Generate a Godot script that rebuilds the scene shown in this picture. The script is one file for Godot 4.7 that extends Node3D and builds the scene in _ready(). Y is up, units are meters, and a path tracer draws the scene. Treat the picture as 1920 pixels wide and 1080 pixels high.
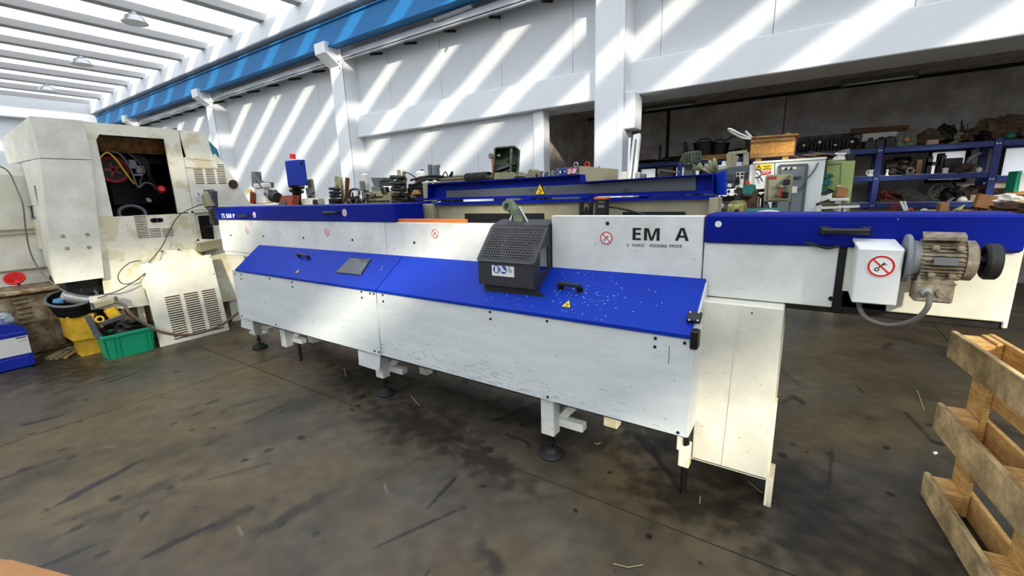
extends Node3D

# ---------------------------------------------------------------- mesh builder
class MB:
	var st := SurfaceTool.new()
	func _init():
		st.begin(Mesh.PRIMITIVE_TRIANGLES)
	func v(p: Vector3, n: Vector3, uv := Vector2.ZERO):
		st.set_normal(n)
		st.set_uv(uv)
		st.add_vertex(p)
	func tri(a: Vector3, b: Vector3, c: Vector3):   # counter-clockwise seen from outside
		var n := (b - a).cross(c - a).normalized()
		v(a, n); v(c, n); v(b, n)
	func poly(pts: Array, out: Vector3):
		var p := pts.duplicate()
		var n: Vector3 = (p[1] - p[0]).cross(p[2] - p[0])
		if n.dot(out) < 0:
			p.reverse()
		for i in range(1, p.size() - 1):
			tri(p[0], p[i], p[i + 1])
	func uvquad(a: Vector3, b: Vector3, c: Vector3, d: Vector3, u0 := Vector2(0, 1), u1 := Vector2(1, 0)):   # a lower left, counter-clockwise
		var n := (b - a).cross(c - a).normalized()
		var ua := u0
		var ub := Vector2(u1.x, u0.y)
		var uc := u1
		var ud := Vector2(u0.x, u1.y)
		v(a, n, ua); v(c, n, uc); v(b, n, ub)
		v(a, n, ua); v(d, n, ud); v(c, n, uc)
	func box(c: Vector3, s: Vector3, bev := 0.0, B := Basis()) -> MB:
		var h := s * 0.5
		var b := minf(bev, minf(h.x, minf(h.y, h.z)) * 0.95)
		for ax in 3:
			var j := (ax + 1) % 3
			var k := (ax + 2) % 3
			for sg: float in [-1.0, 1.0]:
				var q := []
				for cc: Vector2 in [Vector2(-1, -1), Vector2(1, -1), Vector2(1, 1), Vector2(-1, 1)]:
					var p := Vector3()
					p[ax] = sg * h[ax]
					p[j] = cc.x * (h[j] - b)
					p[k] = cc.y * (h[k] - b)
					q.append(c + B * p)
				var o := Vector3()
				o[ax] = sg
				poly(q, B * o)
				if b > 0:
					for s2: float in [-1.0, 1.0]:
						var e := []
						for t: float in [-1.0, 1.0]:
							var p := Vector3()
							p[ax] = sg * h[ax]
							p[j] = s2 * (h[j] - b)
							p[k] = t * (h[k] - b)
							e.append(c + B * p)
						for t: float in [1.0, -1.0]:
							var p := Vector3()
							p[ax] = sg * (h[ax] - b)
							p[j] = s2 * h[j]
							p[k] = t * (h[k] - b)
							e.append(c + B * p)
						var oo := Vector3()
						oo[ax] = sg
						oo[j] = s2
						poly(e, B * oo)
		if b > 0:
			for sx: float in [-1.0, 1.0]:
				for sy: float in [-1.0, 1.0]:
					for sz: float in [-1.0, 1.0]:
						var g := Vector3(sx, sy, sz)
						poly([c + B * (g * Vector3(h.x, h.y - b, h.z - b)), c + B * (g * Vector3(h.x - b, h.y, h.z - b)), c + B * (g * Vector3(h.x - b, h.y - b, h.z))], B * g)
		return self
	func bb(x0: float, y0: float, z0: float, x1: float, y1: float, z1: float, bev := 0.0) -> MB:
		return box(Vector3(x0 + x1, y0 + y1, z0 + z1) * 0.5, Vector3(absf(x1 - x0), absf(y1 - y0), absf(z1 - z0)), bev)
	func bar(a: Vector3, b: Vector3, w: float, h: float, up := Vector3.UP, bev := 0.0) -> MB:
		var d := (b - a).normalized()
		if absf(d.dot(up)) > 0.98:
			up = Vector3.RIGHT
		var x := up.cross(d).normalized()
		var y := d.cross(x)
		return box((a + b) * 0.5, Vector3(w, h, a.distance_to(b)), bev, Basis(x, y, d))
	func frame_of(d: Vector3) -> Array:
		var u := d.cross(Vector3.UP if absf(d.y) < 0.9 else Vector3.RIGHT).normalized()
		return [u, d.cross(u)]
	func cyl(a: Vector3, b: Vector3, r0: float, r1 := -1.0, n := 14, caps := true) -> MB:
		if r1 < 0:
			r1 = r0
		var d := (b - a).normalized()
		var f := frame_of(d)
		var sl := (r0 - r1) / maxf(a.distance_to(b), 1e-5)
		for i in n:
			var t0 := TAU * i / n
			var t1 := TAU * (i + 1) / n
			var e0: Vector3 = f[0] * cos(t0) + f[1] * sin(t0)
			var e1: Vector3 = f[0] * cos(t1) + f[1] * sin(t1)
			var n0 := (e0 + d * sl).normalized()
			var n1 := (e1 + d * sl).normalized()
			var pa := a + e0 * r0
			var pb := a + e1 * r0
			var pc := b + e1 * r1
			var pd := b + e0 * r1
			v(pa, n0); v(pc, n1); v(pb, n1)
			v(pa, n0); v(pd, n0); v(pc, n1)
			if caps:
				if r0 > 1e-5: tri(a, pb, pa)
				if r1 > 1e-5: tri(b, pd, pc)
		return self
	func lathe(prof: Array, o: Vector3, d: Vector3, n := 20) -> MB:   # profile of (radius, along the axis), bottom to top along the outside
		for i in prof.size() - 1:
			var p: Vector2 = prof[i]
			var q: Vector2 = prof[i + 1]
			if p.distance_to(q) > 1e-6:
				ring(o + d * p.y, p.x, o + d * q.y, q.x, d, n)
		return self
	func ring(a: Vector3, r0: float, b: Vector3, r1: float, d: Vector3, n: int):
		var f := frame_of(d)
		var h := (b - a).dot(d)
		var m := Vector2(h, r0 - r1).normalized()
		for i in n:
			var t0 := TAU * i / n
			var t1 := TAU * (i + 1) / n
			var e0: Vector3 = f[0] * cos(t0) + f[1] * sin(t0)
			var e1: Vector3 = f[0] * cos(t1) + f[1] * sin(t1)
			var n0 := e0 * m.x + d * m.y
			var n1 := e1 * m.x + d * m.y
			var pa := a + e0 * r0
			var pb := a + e1 * r0
			var pc := b + e1 * r1
			var pd := b + e0 * r1
			if r0 > 1e-5:
				v(pa, n0); v(pc, n1); v(pb, n1)
			if r1 > 1e-5:
				v(pa, n0); v(pd, n0); v(pc, n1)
	func tube(pts: Array, r: float, n := 8, smooth := 4, closed := false) -> MB:
		var P := pts
		if smooth > 0:
			P = []
			var m := pts.size()
			for i in (m if closed else m - 1):
				var p0: Vector3 = pts[(i - 1 + m) % m] if closed or i > 0 else pts[0]
				var p1: Vector3 = pts[i]
				var p2: Vector3 = pts[(i + 1) % m]
				var p3: Vector3 = pts[(i + 2) % m] if closed or i < m - 2 else pts[m - 1]
				for k in smooth:
					P.append(p1.cubic_interpolate(p2, p0, p3, float(k) / smooth))
			if not closed:
				P.append(pts[m - 1])
		elif closed:
			P = pts.duplicate()
		var rings := []
		var u := Vector3()
		var c := P.size()
		for i in c:
			var a: Vector3 = P[(i - 1 + c) % c] if closed or i > 0 else P[0]
			var b: Vector3 = P[(i + 1) % c] if closed or i < c - 1 else P[c - 1]
			var d := (b - a).normalized()
			if i == 0:
				u = frame_of(d)[0]
			else:
				u = (u - d * u.dot(d)).normalized()
			var w := d.cross(u)
			var rr := []
			for k in n:
				var t := TAU * k / n
				rr.append(u * cos(t) + w * sin(t))
			rings.append(rr)
		for i in (c if closed else c - 1):
			var j := (i + 1) % c
			for k in n:
				var l := (k + 1) % n
				var a: Vector3 = P[i] + rings[i][k] * r
				var b: Vector3 = P[i] + rings[i][l] * r
				var e: Vector3 = P[j] + rings[j][l] * r
				var g: Vector3 = P[j] + rings[j][k] * r
				v(a, rings[i][k]); v(e, rings[j][l]); v(b, rings[i][l])
				v(a, rings[i][k]); v(g, rings[j][k]); v(e, rings[j][l])
		if not closed:
			for s in [0, c - 1]:
				var q := []
				for k in n:
					q.append(P[s] + rings[s][k] * r)
				poly(q, P[0] - P[1] if s == 0 else P[c - 1] - P[c - 2])
		return self
	func hoop(c: Vector3, ax: Vector3, R: float, r: float, n := 24, m := 8, squash := 1.0) -> MB:
		var f := frame_of(ax.normalized())
		var pts := []
		for i in n:
			var t := TAU * i / n
			pts.append(c + f[0] * cos(t) * R + f[1] * sin(t) * R * squash)
		return tube(pts, r, m, 0, true)
	func prism(pts: Array, w: Vector3) -> MB:   # a flat outline in space, given depth along w
		var nn := Vector3()
		for i in pts.size():
			nn += pts[i].cross(pts[(i + 1) % pts.size()])
		nn = nn.normalized()
		var u: Vector3 = (pts[1] - pts[0]).normalized()
		var y := nn.cross(u)
		var flat := PackedVector2Array()
		for p: Vector3 in pts:
			flat.append(Vector2((p - pts[0]).dot(u), (p - pts[0]).dot(y)))
		var ix := Geometry2D.triangulate_polygon(flat)
		for i in range(0, ix.size(), 3):
			poly([pts[ix[i]], pts[ix[i + 1]], pts[ix[i + 2]]], -w)
			poly([pts[ix[i]] + w, pts[ix[i + 1]] + w, pts[ix[i + 2]] + w], w)
		for i in pts.size():
			var a: Vector3 = pts[i]
			var b: Vector3 = pts[(i + 1) % pts.size()]
			poly([a, b, b + w, a + w], (b - a).cross(nn))
		return self
	func fins(a: Vector3, b: Vector3, r: float, h: float, t: float, count: int, from := 0.0, to := TAU) -> MB:   # cooling ribs along a motor
		var d := (b - a).normalized()
		var f := frame_of(d)
		for i in count:
			var an := lerpf(from, to, (i + 0.5) / count)
			var e: Vector3 = f[0] * cos(an) + f[1] * sin(an)
			box((a + b) * 0.5 + e * (r + h * 0.4), Vector3(t, h * 1.2, a.distance_to(b)), 0.0, Basis(e.cross(d), e, d))
		return self
	func gear(c: Vector3, ax: Vector3, r: float, t: float, teeth: int, hole: float) -> MB:
		var f := frame_of(ax)
		var o := []
		for i in teeth * 4:
			var rr := r if i % 4 < 2 else r * 0.86
			var an := TAU * i / (teeth * 4)
			o.append([f[0] * cos(an) + f[1] * sin(an), rr])
		for i in o.size():
			var p: Array = o[i]
			var q: Array = o[(i + 1) % o.size()]
			var a: Vector3 = c + p[0] * p[1]
			var b: Vector3 = c + q[0] * q[1]
			var w := ax * t
			poly([a, b, b + w, a + w], p[0] + q[0])
			poly([a, b, c + q[0] * hole, c + p[0] * hole], -ax)
			poly([a + w, b + w, c + q[0] * hole + w, c + p[0] * hole + w], ax)
			poly([c + p[0] * hole, c + q[0] * hole, c + q[0] * hole + w, c + p[0] * hole + w], -p[0])
		return self

# ---------------------------------------------------------------- naming and tagging
var M := {}
var taken := {}
var text_font := SystemFont.new()
var serif_font := SystemFont.new()

func numbered(n: String) -> String:
	taken[n] = taken.get(n, -1) + 1
	return n if taken[n] == 0 else "%s_%03d" % [n, taken[n]]

func tag(o: Node, label: String, category: String, group := "", kind := "") -> void:
	o.set_meta("label", label)
	o.set_meta("category", category)
	if group: o.set_meta("group", group)
	if kind: o.set_meta("kind", kind)

func thing(called: String, label: String, category: String, at := Vector3.ZERO, group := "", kind := "") -> Node3D:
	var o := Node3D.new()
	o.name = numbered(called)
	add_child(o)
	o.position = at
	tag(o, label, category, group, kind)
	return o

func part(parent: Node3D, called: String, mb: MB, m: Material, label := "") -> MeshInstance3D:
	var o := MeshInstance3D.new()
	o.name = called
	o.mesh = mb.st.commit()
	o.material_override = m
	parent.add_child(o, true)
	if parent.get_parent() == self:
		o.position = -parent.position
	if label: o.set_meta("label", label)
	return o

func solo(called: String, label: String, category: String, mb: MB, m: Material, group := "", kind := "") -> MeshInstance3D:
	var o := MeshInstance3D.new()
	o.name = numbered(called)
	o.mesh = mb.st.commit()
	o.material_override = m
	add_child(o)
	tag(o, label, category, group, kind)
	return o

func copy_of(o: Node3D, by: Vector3, label: String) -> Node3D:
	var c: Node3D = o.duplicate()
	c.name = numbered(o.name)
	add_child(c)
	c.position = o.position + by
	c.set_meta("label", label)
	return c

func lettering(parent: Node3D, called: String, s: String, x0: float, x1: float, y0: float, y1: float, z: float, m: Material, f: Font = null) -> void:
	var t := TextMesh.new()
	t.text = s
	t.font = f if f else text_font
	t.font_size = 64
	t.pixel_size = 0.001
	t.depth = 0.004
	var b := t.get_aabb()
	var o := MeshInstance3D.new()
	o.name = called
	o.mesh = t
	o.material_override = m
	parent.add_child(o, true)
	var k := Vector3((x1 - x0) / maxf(b.size.x, 0.001), (y1 - y0) / maxf(b.size.y, 0.001), 1)
	o.scale = k
	o.position = Vector3(x0, y0, z) - Vector3(b.position.x * k.x, b.position.y * k.y, 0) - parent.position

func flat(a: Color, rough := 0.5, metal := 0.0, tex: Texture2D = null, scale := 1.0) -> StandardMaterial3D:
	var m := StandardMaterial3D.new()
	m.albedo_color = a
	m.roughness = rough
	m.metallic = metal
	if tex:
		m.albedo_texture = tex
		m.uv1_triplanar = true
		m.uv1_world_triplanar = true
		m.uv1_scale = Vector3.ONE * scale
	return m

# safety signs: a thin plate with its print built as thin shapes on it
func ban_sign(parent: Node3D, c: Vector3, r: float, u := Vector3.RIGHT, w := Vector3.UP) -> void:
	var n := u.cross(w).normalized()
	var d := part(parent, "safety_sign", MB.new().cyl(c, c + n * 0.002, r * 1.08, -1, 28), M.sign_white, "round white sign with a red barred circle")
	var red := MB.new()
	for i in 28:
		var a0 := TAU * i / 28
		var a1 := TAU * (i + 1) / 28
		var e0 := u * cos(a0) + w * sin(a0)
		var e1 := u * cos(a1) + w * sin(a1)
		var o := c + n * 0.0032
		red.poly([o + e0 * r, o + e1 * r, o + e1 * r * 0.84, o + e0 * r * 0.84], n)
	var dg := (u - w).normalized()
	red.prism([c + n * 0.002 + dg * r * 0.9 + (u + w) * r * 0.045, c + n * 0.002 + dg * r * 0.9 - (u + w) * r * 0.045, c + n * 0.002 - dg * r * 0.9 - (u + w) * r * 0.045, c + n * 0.002 - dg * r * 0.9 + (u + w) * r * 0.045], n * 0.0015)
	part(d, "red_ring", red, M.red)
	var g := MB.new()
	g.gear(c - u * r * 0.28 - w * r * 0.3 + n * 0.002, n, r * 0.2, 0.001, 8, r * 0.1)
	g.bar(c - u * r * 0.15 - w * r * 0.12 + n * 0.0022, c + u * r * 0.22 + w * r * 0.3 + n * 0.0022, r * 0.13, 0.0006, n)
	for k in 3:
		g.bar(c + u * r * (0.08 + 0.1 * k) + w * r * 0.12 + n * 0.0022, c + u * r * (0.2 + 0.12 * k) + w * r * (0.4 - 0.1 * k) + n * 0.0022, r * 0.05, 0.0006, n)
	part(d, "pictogram", g, M.black)

func warn_sign(parent: Node3D, c: Vector3, s: float, u := Vector3.RIGHT, w := Vector3.UP) -> void:   # c is the middle of the foot
	var n := u.cross(w).normalized()
	var h := s * 0.9
	var d := part(parent, "warning_sign", MB.new().prism([c - u * s * 0.5, c + u * s * 0.5, c + w * h], n * 0.003), M.black, "yellow triangle with a black crushed-hand symbol")
	var k := n * 0.003
	part(d, "yellow_field", MB.new().prism([c - u * s * 0.43 + w * s * 0.04 + k, c + u * s * 0.43 + w * s * 0.04 + k, c + w * h * 0.92 + k], n * 0.001), M.sign_yellow)
	var g := MB.new()
	k = n * 0.004
	g.box(c + w * s * 0.14 + k - u * s * 0.01, Vector3(s * 0.34, s * 0.07, 0.001), 0, Basis(u, w, n))
	g.box(c + w * s * 0.42 + k - u * s * 0.06, Vector3(s * 0.22, s * 0.06, 0.001), 0, Basis(u, w, n))
	g.prism([c + w * s * 0.24 + k, c + w * s * 0.22 + k + u * s * 0.17, c + w * s * 0.38 + k + u * s * 0.16, c + w * s * 0.4 + k + u * s * 0.1, c + w * s * 0.32 + k + u * s * 0.08, c + w * s * 0.32 + k], n * 0.001)
	part(d, "pictogram", g, M.black)

func grip(parent: Node3D, a: Vector3, b: Vector3, out: Vector3, r: float, m: Material, called := "handle") -> MeshInstance3D:
	var d := (b - a).normalized()
	var mb := MB.new()
	var st := d.cross(out.normalized()).normalized()
	var B := Basis(d, st, d.cross(st))
	mb.box(a + out * 0.5, Vector3(r * 2.4, r * 2.2, out.length()), r * 0.5, B)
	mb.box(b + out * 0.5, Vector3(r * 2.4, r * 2.2, out.length()), r * 0.5, B)
	mb.box((a + b) * 0.5 + out, Vector3(a.distance_to(b) + r * 2.0, r * 2.0, r * 1.7), r * 0.6, B)
	mb.box(a, Vector3(r * 3.4, r * 2.6, 0.008), 0.003, B)
	mb.box(b, Vector3(r * 3.4, r * 2.6, 0.008), 0.003, B)
	return part(parent, called, mb, m)

# ---------------------------------------------------------------- computed surface patterns
func noise(sd: int, freq: float, oct := 4) -> FastNoiseLite:
	var n := FastNoiseLite.new()
	n.seed = sd
	n.noise_type = FastNoiseLite.TYPE_SIMPLEX_SMOOTH
	n.frequency = freq
	n.fractal_octaves = oct
	return n

func mottled(sd: int, size: int, freq: float, lo: Color, hi: Color, specks := 0, dark := Color(0.2, 0.2, 0.2), longest := 4, stretch := 1.0, pick := 0.0) -> Image:
	var g := noise(sd, freq).get_seamless_image(size, size).get_data()
	var g2 := noise(sd + 7, freq * 5.0, 3).get_seamless_image(size, size).get_data()
	var o := PackedByteArray()
	o.resize(size * size * 3)
	for i in size * size:
		var t := clampf((g[i] * 0.75 + g2[i] * 0.25) / 255.0 * 1.5 - 0.25, 0.0, 1.0)
		if pick > 0.0:
			t = smoothstep(pick - 0.18, pick + 0.18, t)
		o[i * 3] = int(255 * lerpf(lo.r, hi.r, t))
		o[i * 3 + 1] = int(255 * lerpf(lo.g, hi.g, t))
		o[i * 3 + 2] = int(255 * lerpf(lo.b, hi.b, t))
	var im := Image.create_from_data(size, size, false, Image.FORMAT_RGB8, o)
	var rg := RandomNumberGenerator.new()
	rg.seed = sd * 31 + 5
	for i in specks:
		var x := rg.randi_range(0, size - 12)
		var y := rg.randi_range(0, size - 12)
		var c := im.get_pixel(x, y).lerp(dark, rg.randf_range(0.15, 0.9))
		im.fill_rect(Rect2i(x, y, maxi(1, int(rg.randi_range(1, longest) * stretch)), rg.randi_range(1, longest)), c)
	return im

func tx(im: Image) -> ImageTexture:
	return ImageTexture.create_from_image(im)

func floor_picture() -> ImageTexture:   # 18 m by 10 m of oil-stained concrete
	var w := 2048
	var h := 1138
	var a := noise(11, 0.0035, 5).get_image(w, h).get_data()
	var b := noise(12, 0.012, 5).get_image(w, h).get_data()
	var c := noise(13, 0.06, 3).get_image(w, h).get_data()
	var nd := noise(14, 0.007, 5)
	var d := nd.get_image(w, h).get_data()
	var o := PackedByteArray()
	o.resize(w * h * 3)
	for i in w * h:
		var t := a[i] / 255.0
		var m := b[i] / 255.0
		var f := c[i] / 255.0
		var k := 0.345 + 0.1 * (m - 0.5) + 0.09 * (f - 0.5)
		var warm := smoothstep(0.3, 0.75, t)
		var r := k * lerpf(1.02, 1.13, warm)
		var g := k * lerpf(0.965, 0.99, warm)
		var bl := k * lerpf(0.87, 0.74, warm)
		var oil := smoothstep(0.5, 0.95, d[i] / 255.0) * 0.3
		var q := 1.0 - oil
		o[i * 3] = int(clampf(r * q + 0.02 * oil, 0, 1) * 255)
		o[i * 3 + 1] = int(clampf(g * q + 0.018 * oil, 0, 1) * 255)
		o[i * 3 + 2] = int(clampf(bl * q + 0.02 * oil, 0, 1) * 255)
	var im := Image.create_from_data(w, h, false, Image.FORMAT_RGB8, o)
	var rg := RandomNumberGenerator.new()
	rg.seed = 77
	var blot := func(px: float, pz: float, rx: float, rz: float, ang: float, col: Color, st: float, hard := 0.75):
		var R := maxf(rx, rz) * 1.4
		for yy in range(int((pz - R + 8.0) / 10.0 * h), int((pz + R + 8.0) / 10.0 * h) + 1):
			for xx in range(int((px - R + 12.0) / 18.0 * w), int((px + R + 12.0) / 18.0 * w) + 1):
				if xx < 0 or yy < 0 or xx >= w or yy >= h:
					continue
				var q := Vector2((xx + 0.5) / w * 18.0 - 12.0 - px, (yy + 0.5) / h * 10.0 - 8.0 - pz).rotated(-ang)
				var l := Vector2(q.x / rx, q.y / rz).length() + (c[yy * w + xx] / 255.0 - 0.5) * 0.9
				var s := st * (1.0 - smoothstep(hard, 1.1, l))
				if s > 0.01:
					im.set_pixel(xx, yy, im.get_pixel(xx, yy).lerp(col, s))
	for i in 700:   # drips and specks
		var px := rg.randf_range(-9, 4)
		var pz := rg.randf_range(-4, 1.8)
		var s := rg.randf_range(0.008, 0.035) * (1.8 if i % 9 == 0 else 1.0)
		blot.call(px, pz, s, s * rg.randf_range(0.4, 1.0), rg.randf() * 3.0, Color(0.07, 0.06, 0.055), rg.randf_range(0.4, 0.85))
	for i in 70:    # rubber marks along the aisle
		var px := rg.randf_range(-6, 4)
		var pz := rg.randf_range(-6, 1.0)
		blot.call(px, pz, rg.randf_range(0.008, 0.03), rg.randf_range(0.08, 0.32), rg.randf_range(-0.5, 0.5), Color(0.1, 0.095, 0.1), rg.randf_range(0.3, 0.75))
	for i in 60:    # pale scuffs
		blot.call(rg.randf_range(-6, 4), rg.randf_range(-5, 0.6), rg.randf_range(0.004, 0.012), rg.randf_range(0.02, 0.09), rg.randf() * 3, Color(0.62, 0.6, 0.55), 0.5)
	var stains := [[-2.25, -1.95, 0.5, 0.22, 0.1, 0.6], [-3.2, -2.3, 0.5, 0.25, 0.3, 0.5], [-1.45, -1.85, 0.35, 0.12, 0.2, 0.55], [-0.35, -2.15, 0.35, 0.2, 0.0, 0.75], [-0.3, -2.6, 0.5, 0.25, 0.0, 0.6], [-2.1, -0.95, 0.05, 0.18, 0.1, 0.75], [-2.35, -0.75, 0.05, 0.2, 0.2, 0.6], [0.35, -1.55, 0.35, 0.16, 0.2, 0.55], [0.3, -2.2, 0.5, 0.3, 0, 0.4], [-5.9, -1.0, 0.35, 0.2, 0.0, 0.5], [-6.2, -0.8, 0.5, 0.3, 0, 0.6], [-5.2, -2.3, 0.4, 0.2, 0, 0.6], [-4.0, -2.5, 0.9, 0.25, 0, 0.55], [-1.3, -2.5, 0.8, 0.2, 0, 0.55], [-1.1, -1.3, 0.06, 0.05, 0.4, 0.7], [-1.0, -1.26, 0.06, 0.05, 0.4, 0.7], [-3.0, -0.6, 0.06, 0.3, 0.2, 0.5], [-2.9, -0.5, 0.06, 0.25, 0.2, 0.5], [0.7, -2.0, 0.6, 0.4, 0.0, 0.35]]
	for s: Array in stains:
		blot.call(s[0], s[1], s[2] * 1.3, s[3] * 1.3, s[4], Color(0.09, 0.08, 0.075), s[5] * 0.8, 0.1)
	return tx(im)

func scratched_panel() -> ImageTexture:   # worn white paint of the long front panel
	var im := mottled(41, 1024, 0.004, Color(0.94, 0.95, 0.95), Color(1, 1, 1), 90, Color(0.25, 0.25, 0.27), 4)
	im.resize(2048, 512)
	var rg := RandomNumberGenerator.new()
	rg.seed = 5
	for i in 170:
		var x := int(clampf(rg.randfn(0.42, 0.24), 0.0, 0.97) * 2048)
		var y := int(clampf(1.0 - absf(rg.randfn(0.0, 0.17)), 0.05, 0.985) * 512)
		var l := rg.randi_range(6, 60)
		var c := Color(0.2, 0.2, 0.24).lerp(Color(0.8, 0.8, 0.8), rg.randf())
		for k in l:
			im.fill_rect(Rect2i(mini(x + k, 2047), mini(y + int(k * 0.06), 511), 1, 1 + rg.randi() % 2), c)
	for i in 60:
		im.fill_rect(Rect2i(rg.randi_range(0, 2040), rg.randi_range(0, 500), rg.randi_range(1, 3), rg.randi_range(1, 10)), Color(0.3, 0.3, 0.32))
	im.fill_rect(Rect2i(1955, 60, 3, 90), Color(0.35, 0.35, 0.35))
	return tx(im)

func materials() -> void:
	text_font.font_names = PackedStringArray(["Droid Sans"])
	text_font.font_weight = 800
	serif_font.font_names = PackedStringArray(["Droid Serif"])
	serif_font.font_weight = 700
	var grime := tx(mottled(21, 512, 0.006, Color(0.9, 0.9, 0.88), Color(1, 1, 1), 60, Color(0.4, 0.38, 0.35), 3))
	var stainy := tx(mottled(22, 512, 0.008, Color(0.93, 0.9, 0.82), Color(1, 1, 0.99), 90, Color(0.4, 0.3, 0.2), 4, 1.0, 0.36))
	var rusty := tx(mottled(23, 512, 0.009, Color(0.5, 0.36, 0.24), Color(0.95, 0.95, 0.9), 160, Color(0.3, 0.18, 0.1), 4))
	var greasy := tx(mottled(24, 512, 0.012, Color(0.55, 0.5, 0.45), Color(1, 1, 1), 160, Color(0.2, 0.18, 0.16), 4))
	var chipped := tx(mottled(25, 512, 0.006, Color(0.93, 0.93, 0.93), Color(1, 1, 1), 26, Color(0.9, 1.0, 1.0), 3))
	var concrete := tx(mottled(26, 512, 0.01, Color(0.78, 0.76, 0.74), Color(1, 1, 1), 60, Color(0.5, 0.48, 0.45), 3))
	var wood := mottled(27, 512, 0.01, Color(0.86, 0.78, 0.66), Color(1, 1, 0.98), 40, Color(0.4, 0.28, 0.18), 4)
	var grain := noise(28, 0.05, 3)
	for y in 512:
		for x in range(0, 512):
			var s := 0.88 + 0.24 * grain.get_noise_2d(x * 0.06, y * 2.4)
			var c := wood.get_pixel(x, y)
			wood.set_pixel(x, y, Color(c.r * s, c.g * s, c.b * s))
	var wood_tx := tx(wood)
	var soot := tx(mottled(29, 512, 0.009, Color(0.55, 0.53, 0.5), Color(1, 0.97, 0.9), 60, Color(0.35, 0.3, 0.26), 4))
	var osb := Image.create(512, 512, false, Image.FORMAT_RGB8)
	osb.fill(Color(0.86, 0.66, 0.36))
	var rg := RandomNumberGenerator.new()
	rg.seed = 3
	for i in 2600:
		var c := Color(0.95, 0.76, 0.42).lerp(Color(0.66, 0.43, 0.18), rg.randf())
		var p := Vector2(rg.randi_range(0, 480), rg.randi_range(0, 480))
		var dv := Vector2.from_angle(rg.randf() * TAU)
		for k in rg.randi_range(8, 26):
			osb.fill_rect(Rect2i(int(p.x + dv.x * k), int(p.y + dv.y * k), 5, 3).intersection(Rect2i(0, 0, 512, 512)), c)
	M.wall = flat(Color(0.85, 0.86, 0.865), 0.65)
	M.column = flat(Color(0.93, 0.94, 0.945), 0.55)
	M.purlin = flat(Color(0.66, 0.65, 0.64), 0.6)
	M.concrete = flat(Color(0.74, 0.71, 0.68), 0.9, 0, concrete, 0.4)
	M.soffit = flat(Color(0.78, 0.75, 0.71), 0.9, 0, concrete, 0.5)
	M.crane = flat(Color(0.02, 0.44, 0.68), 0.55)
	M.galv = flat(Color(0.75, 0.76, 0.77), 0.35, 0.5)
	M.opal = flat(Color(0.95, 0.97, 1.0), 0.6)
	M.opal.backlight_enabled = true
	M.opal.backlight = Color(1, 1, 1)
	M.opal.cull_mode = BaseMaterial3D.CULL_DISABLED
	M.clear = flat(Color(0.95, 0.97, 1.0, 0.12), 0.02)
	M.clear.transparency = BaseMaterial3D.TRANSPARENCY_ALPHA
	M.clear.cull_mode = BaseMaterial3D.CULL_DISABLED
	M.floor = flat(Color(0.85, 0.83, 0.795), 0.42)
	M.floor.metallic_specular = 0.4
	M.floor.albedo_texture = floor_picture()
	M.joint = flat(Color(0.1, 0.095, 0.09), 0.9)
	M.white = flat(Color(0.92, 0.925, 0.905), 0.42, 0, grime, 0.7)
	M.white_clean = flat(Color(0.88, 0.89, 0.875), 0.42)
	M.panel = flat(Color(0.88, 0.895, 0.89), 0.4)
	M.panel.albedo_texture = scratched_panel()
	M.cream = flat(Color(0.93, 0.91, 0.83), 0.45, 0, stainy, 0.8)
	M.cream_plain = flat(Color(0.94, 0.925, 0.86), 0.45, 0, grime, 0.9)
	M.rust = flat(Color(0.62, 0.6, 0.52), 0.7, 0, rusty, 1.1)
	M.ledge = flat(Color(0.75, 0.7, 0.62), 0.6, 0, rusty, 2.2)
	M.blue = flat(Color(0.02, 0.11, 0.54), 0.45, 0, chipped, 0.8)
	M.hood = flat(Color(0.03, 0.2, 0.66), 0.5, 0, chipped, 0.7)
	M.blue.metallic_specular = 0.25
	M.hood.metallic_specular = 0.3
	M.rack_blue = flat(Color(0.05, 0.15, 0.42), 0.45)
	M.black = flat(Color(0.04, 0.04, 0.042), 0.45)
	M.rubber = flat(Color(0.07, 0.07, 0.075), 0.7)
	M.dark = flat(Color(0.1, 0.1, 0.1), 0.8)
	M.guard = flat(Color(0.2, 0.2, 0.205), 0.45)
	M.grey = flat(Color(0.42, 0.43, 0.43), 0.5)
	M.slate = flat(Color(0.32, 0.34, 0.36), 0.5)
	M.iron = flat(Color(0.2, 0.18, 0.165), 0.55, 0.35, greasy, 2.0)
	M.oily = flat(Color(0.14, 0.12, 0.11), 0.4, 0.2, greasy, 3.0)
	M.steel = flat(Color(0.68, 0.68, 0.68), 0.3, 0.8)
	M.steel_dull = flat(Color(0.5, 0.49, 0.47), 0.45, 0.6, greasy, 2.0)
	M.alu = flat(Color(0.8, 0.8, 0.8), 0.35, 0.6)
	M.motor = flat(Color(0.66, 0.62, 0.54), 0.6, 0.1, greasy, 3.0)
	M.motor_grey = flat(Color(0.46, 0.49, 0.5), 0.55, 0.1)
	M.beige = flat(Color(0.66, 0.63, 0.52), 0.5, 0, grime, 1.0)
	M.khaki = flat(Color(0.6, 0.58, 0.46), 0.5, 0, grime, 2.0)
	M.lime = flat(Color(0.62, 0.68, 0.4), 0.5)
	M.green_grey = flat(Color(0.42, 0.5, 0.42), 0.5, 0, greasy, 2.0)
	M.green_yellow = flat(Color(0.66, 0.68, 0.44), 0.5, 0, greasy, 2.0)
	M.green_dark = flat(Color(0.1, 0.36, 0.26), 0.5)
	M.teal = flat(Color(0.06, 0.38, 0.36), 0.5)
	M.teal_light = flat(Color(0.18, 0.55, 0.6), 0.5)
	M.crate_green = flat(Color(0.05, 0.56, 0.4), 0.42)
	M.yellow = flat(Color(0.98, 0.78, 0.22), 0.5, 0, stainy, 2.0)
	M.orange = flat(Color(0.85, 0.42, 0.12), 0.5)
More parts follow.
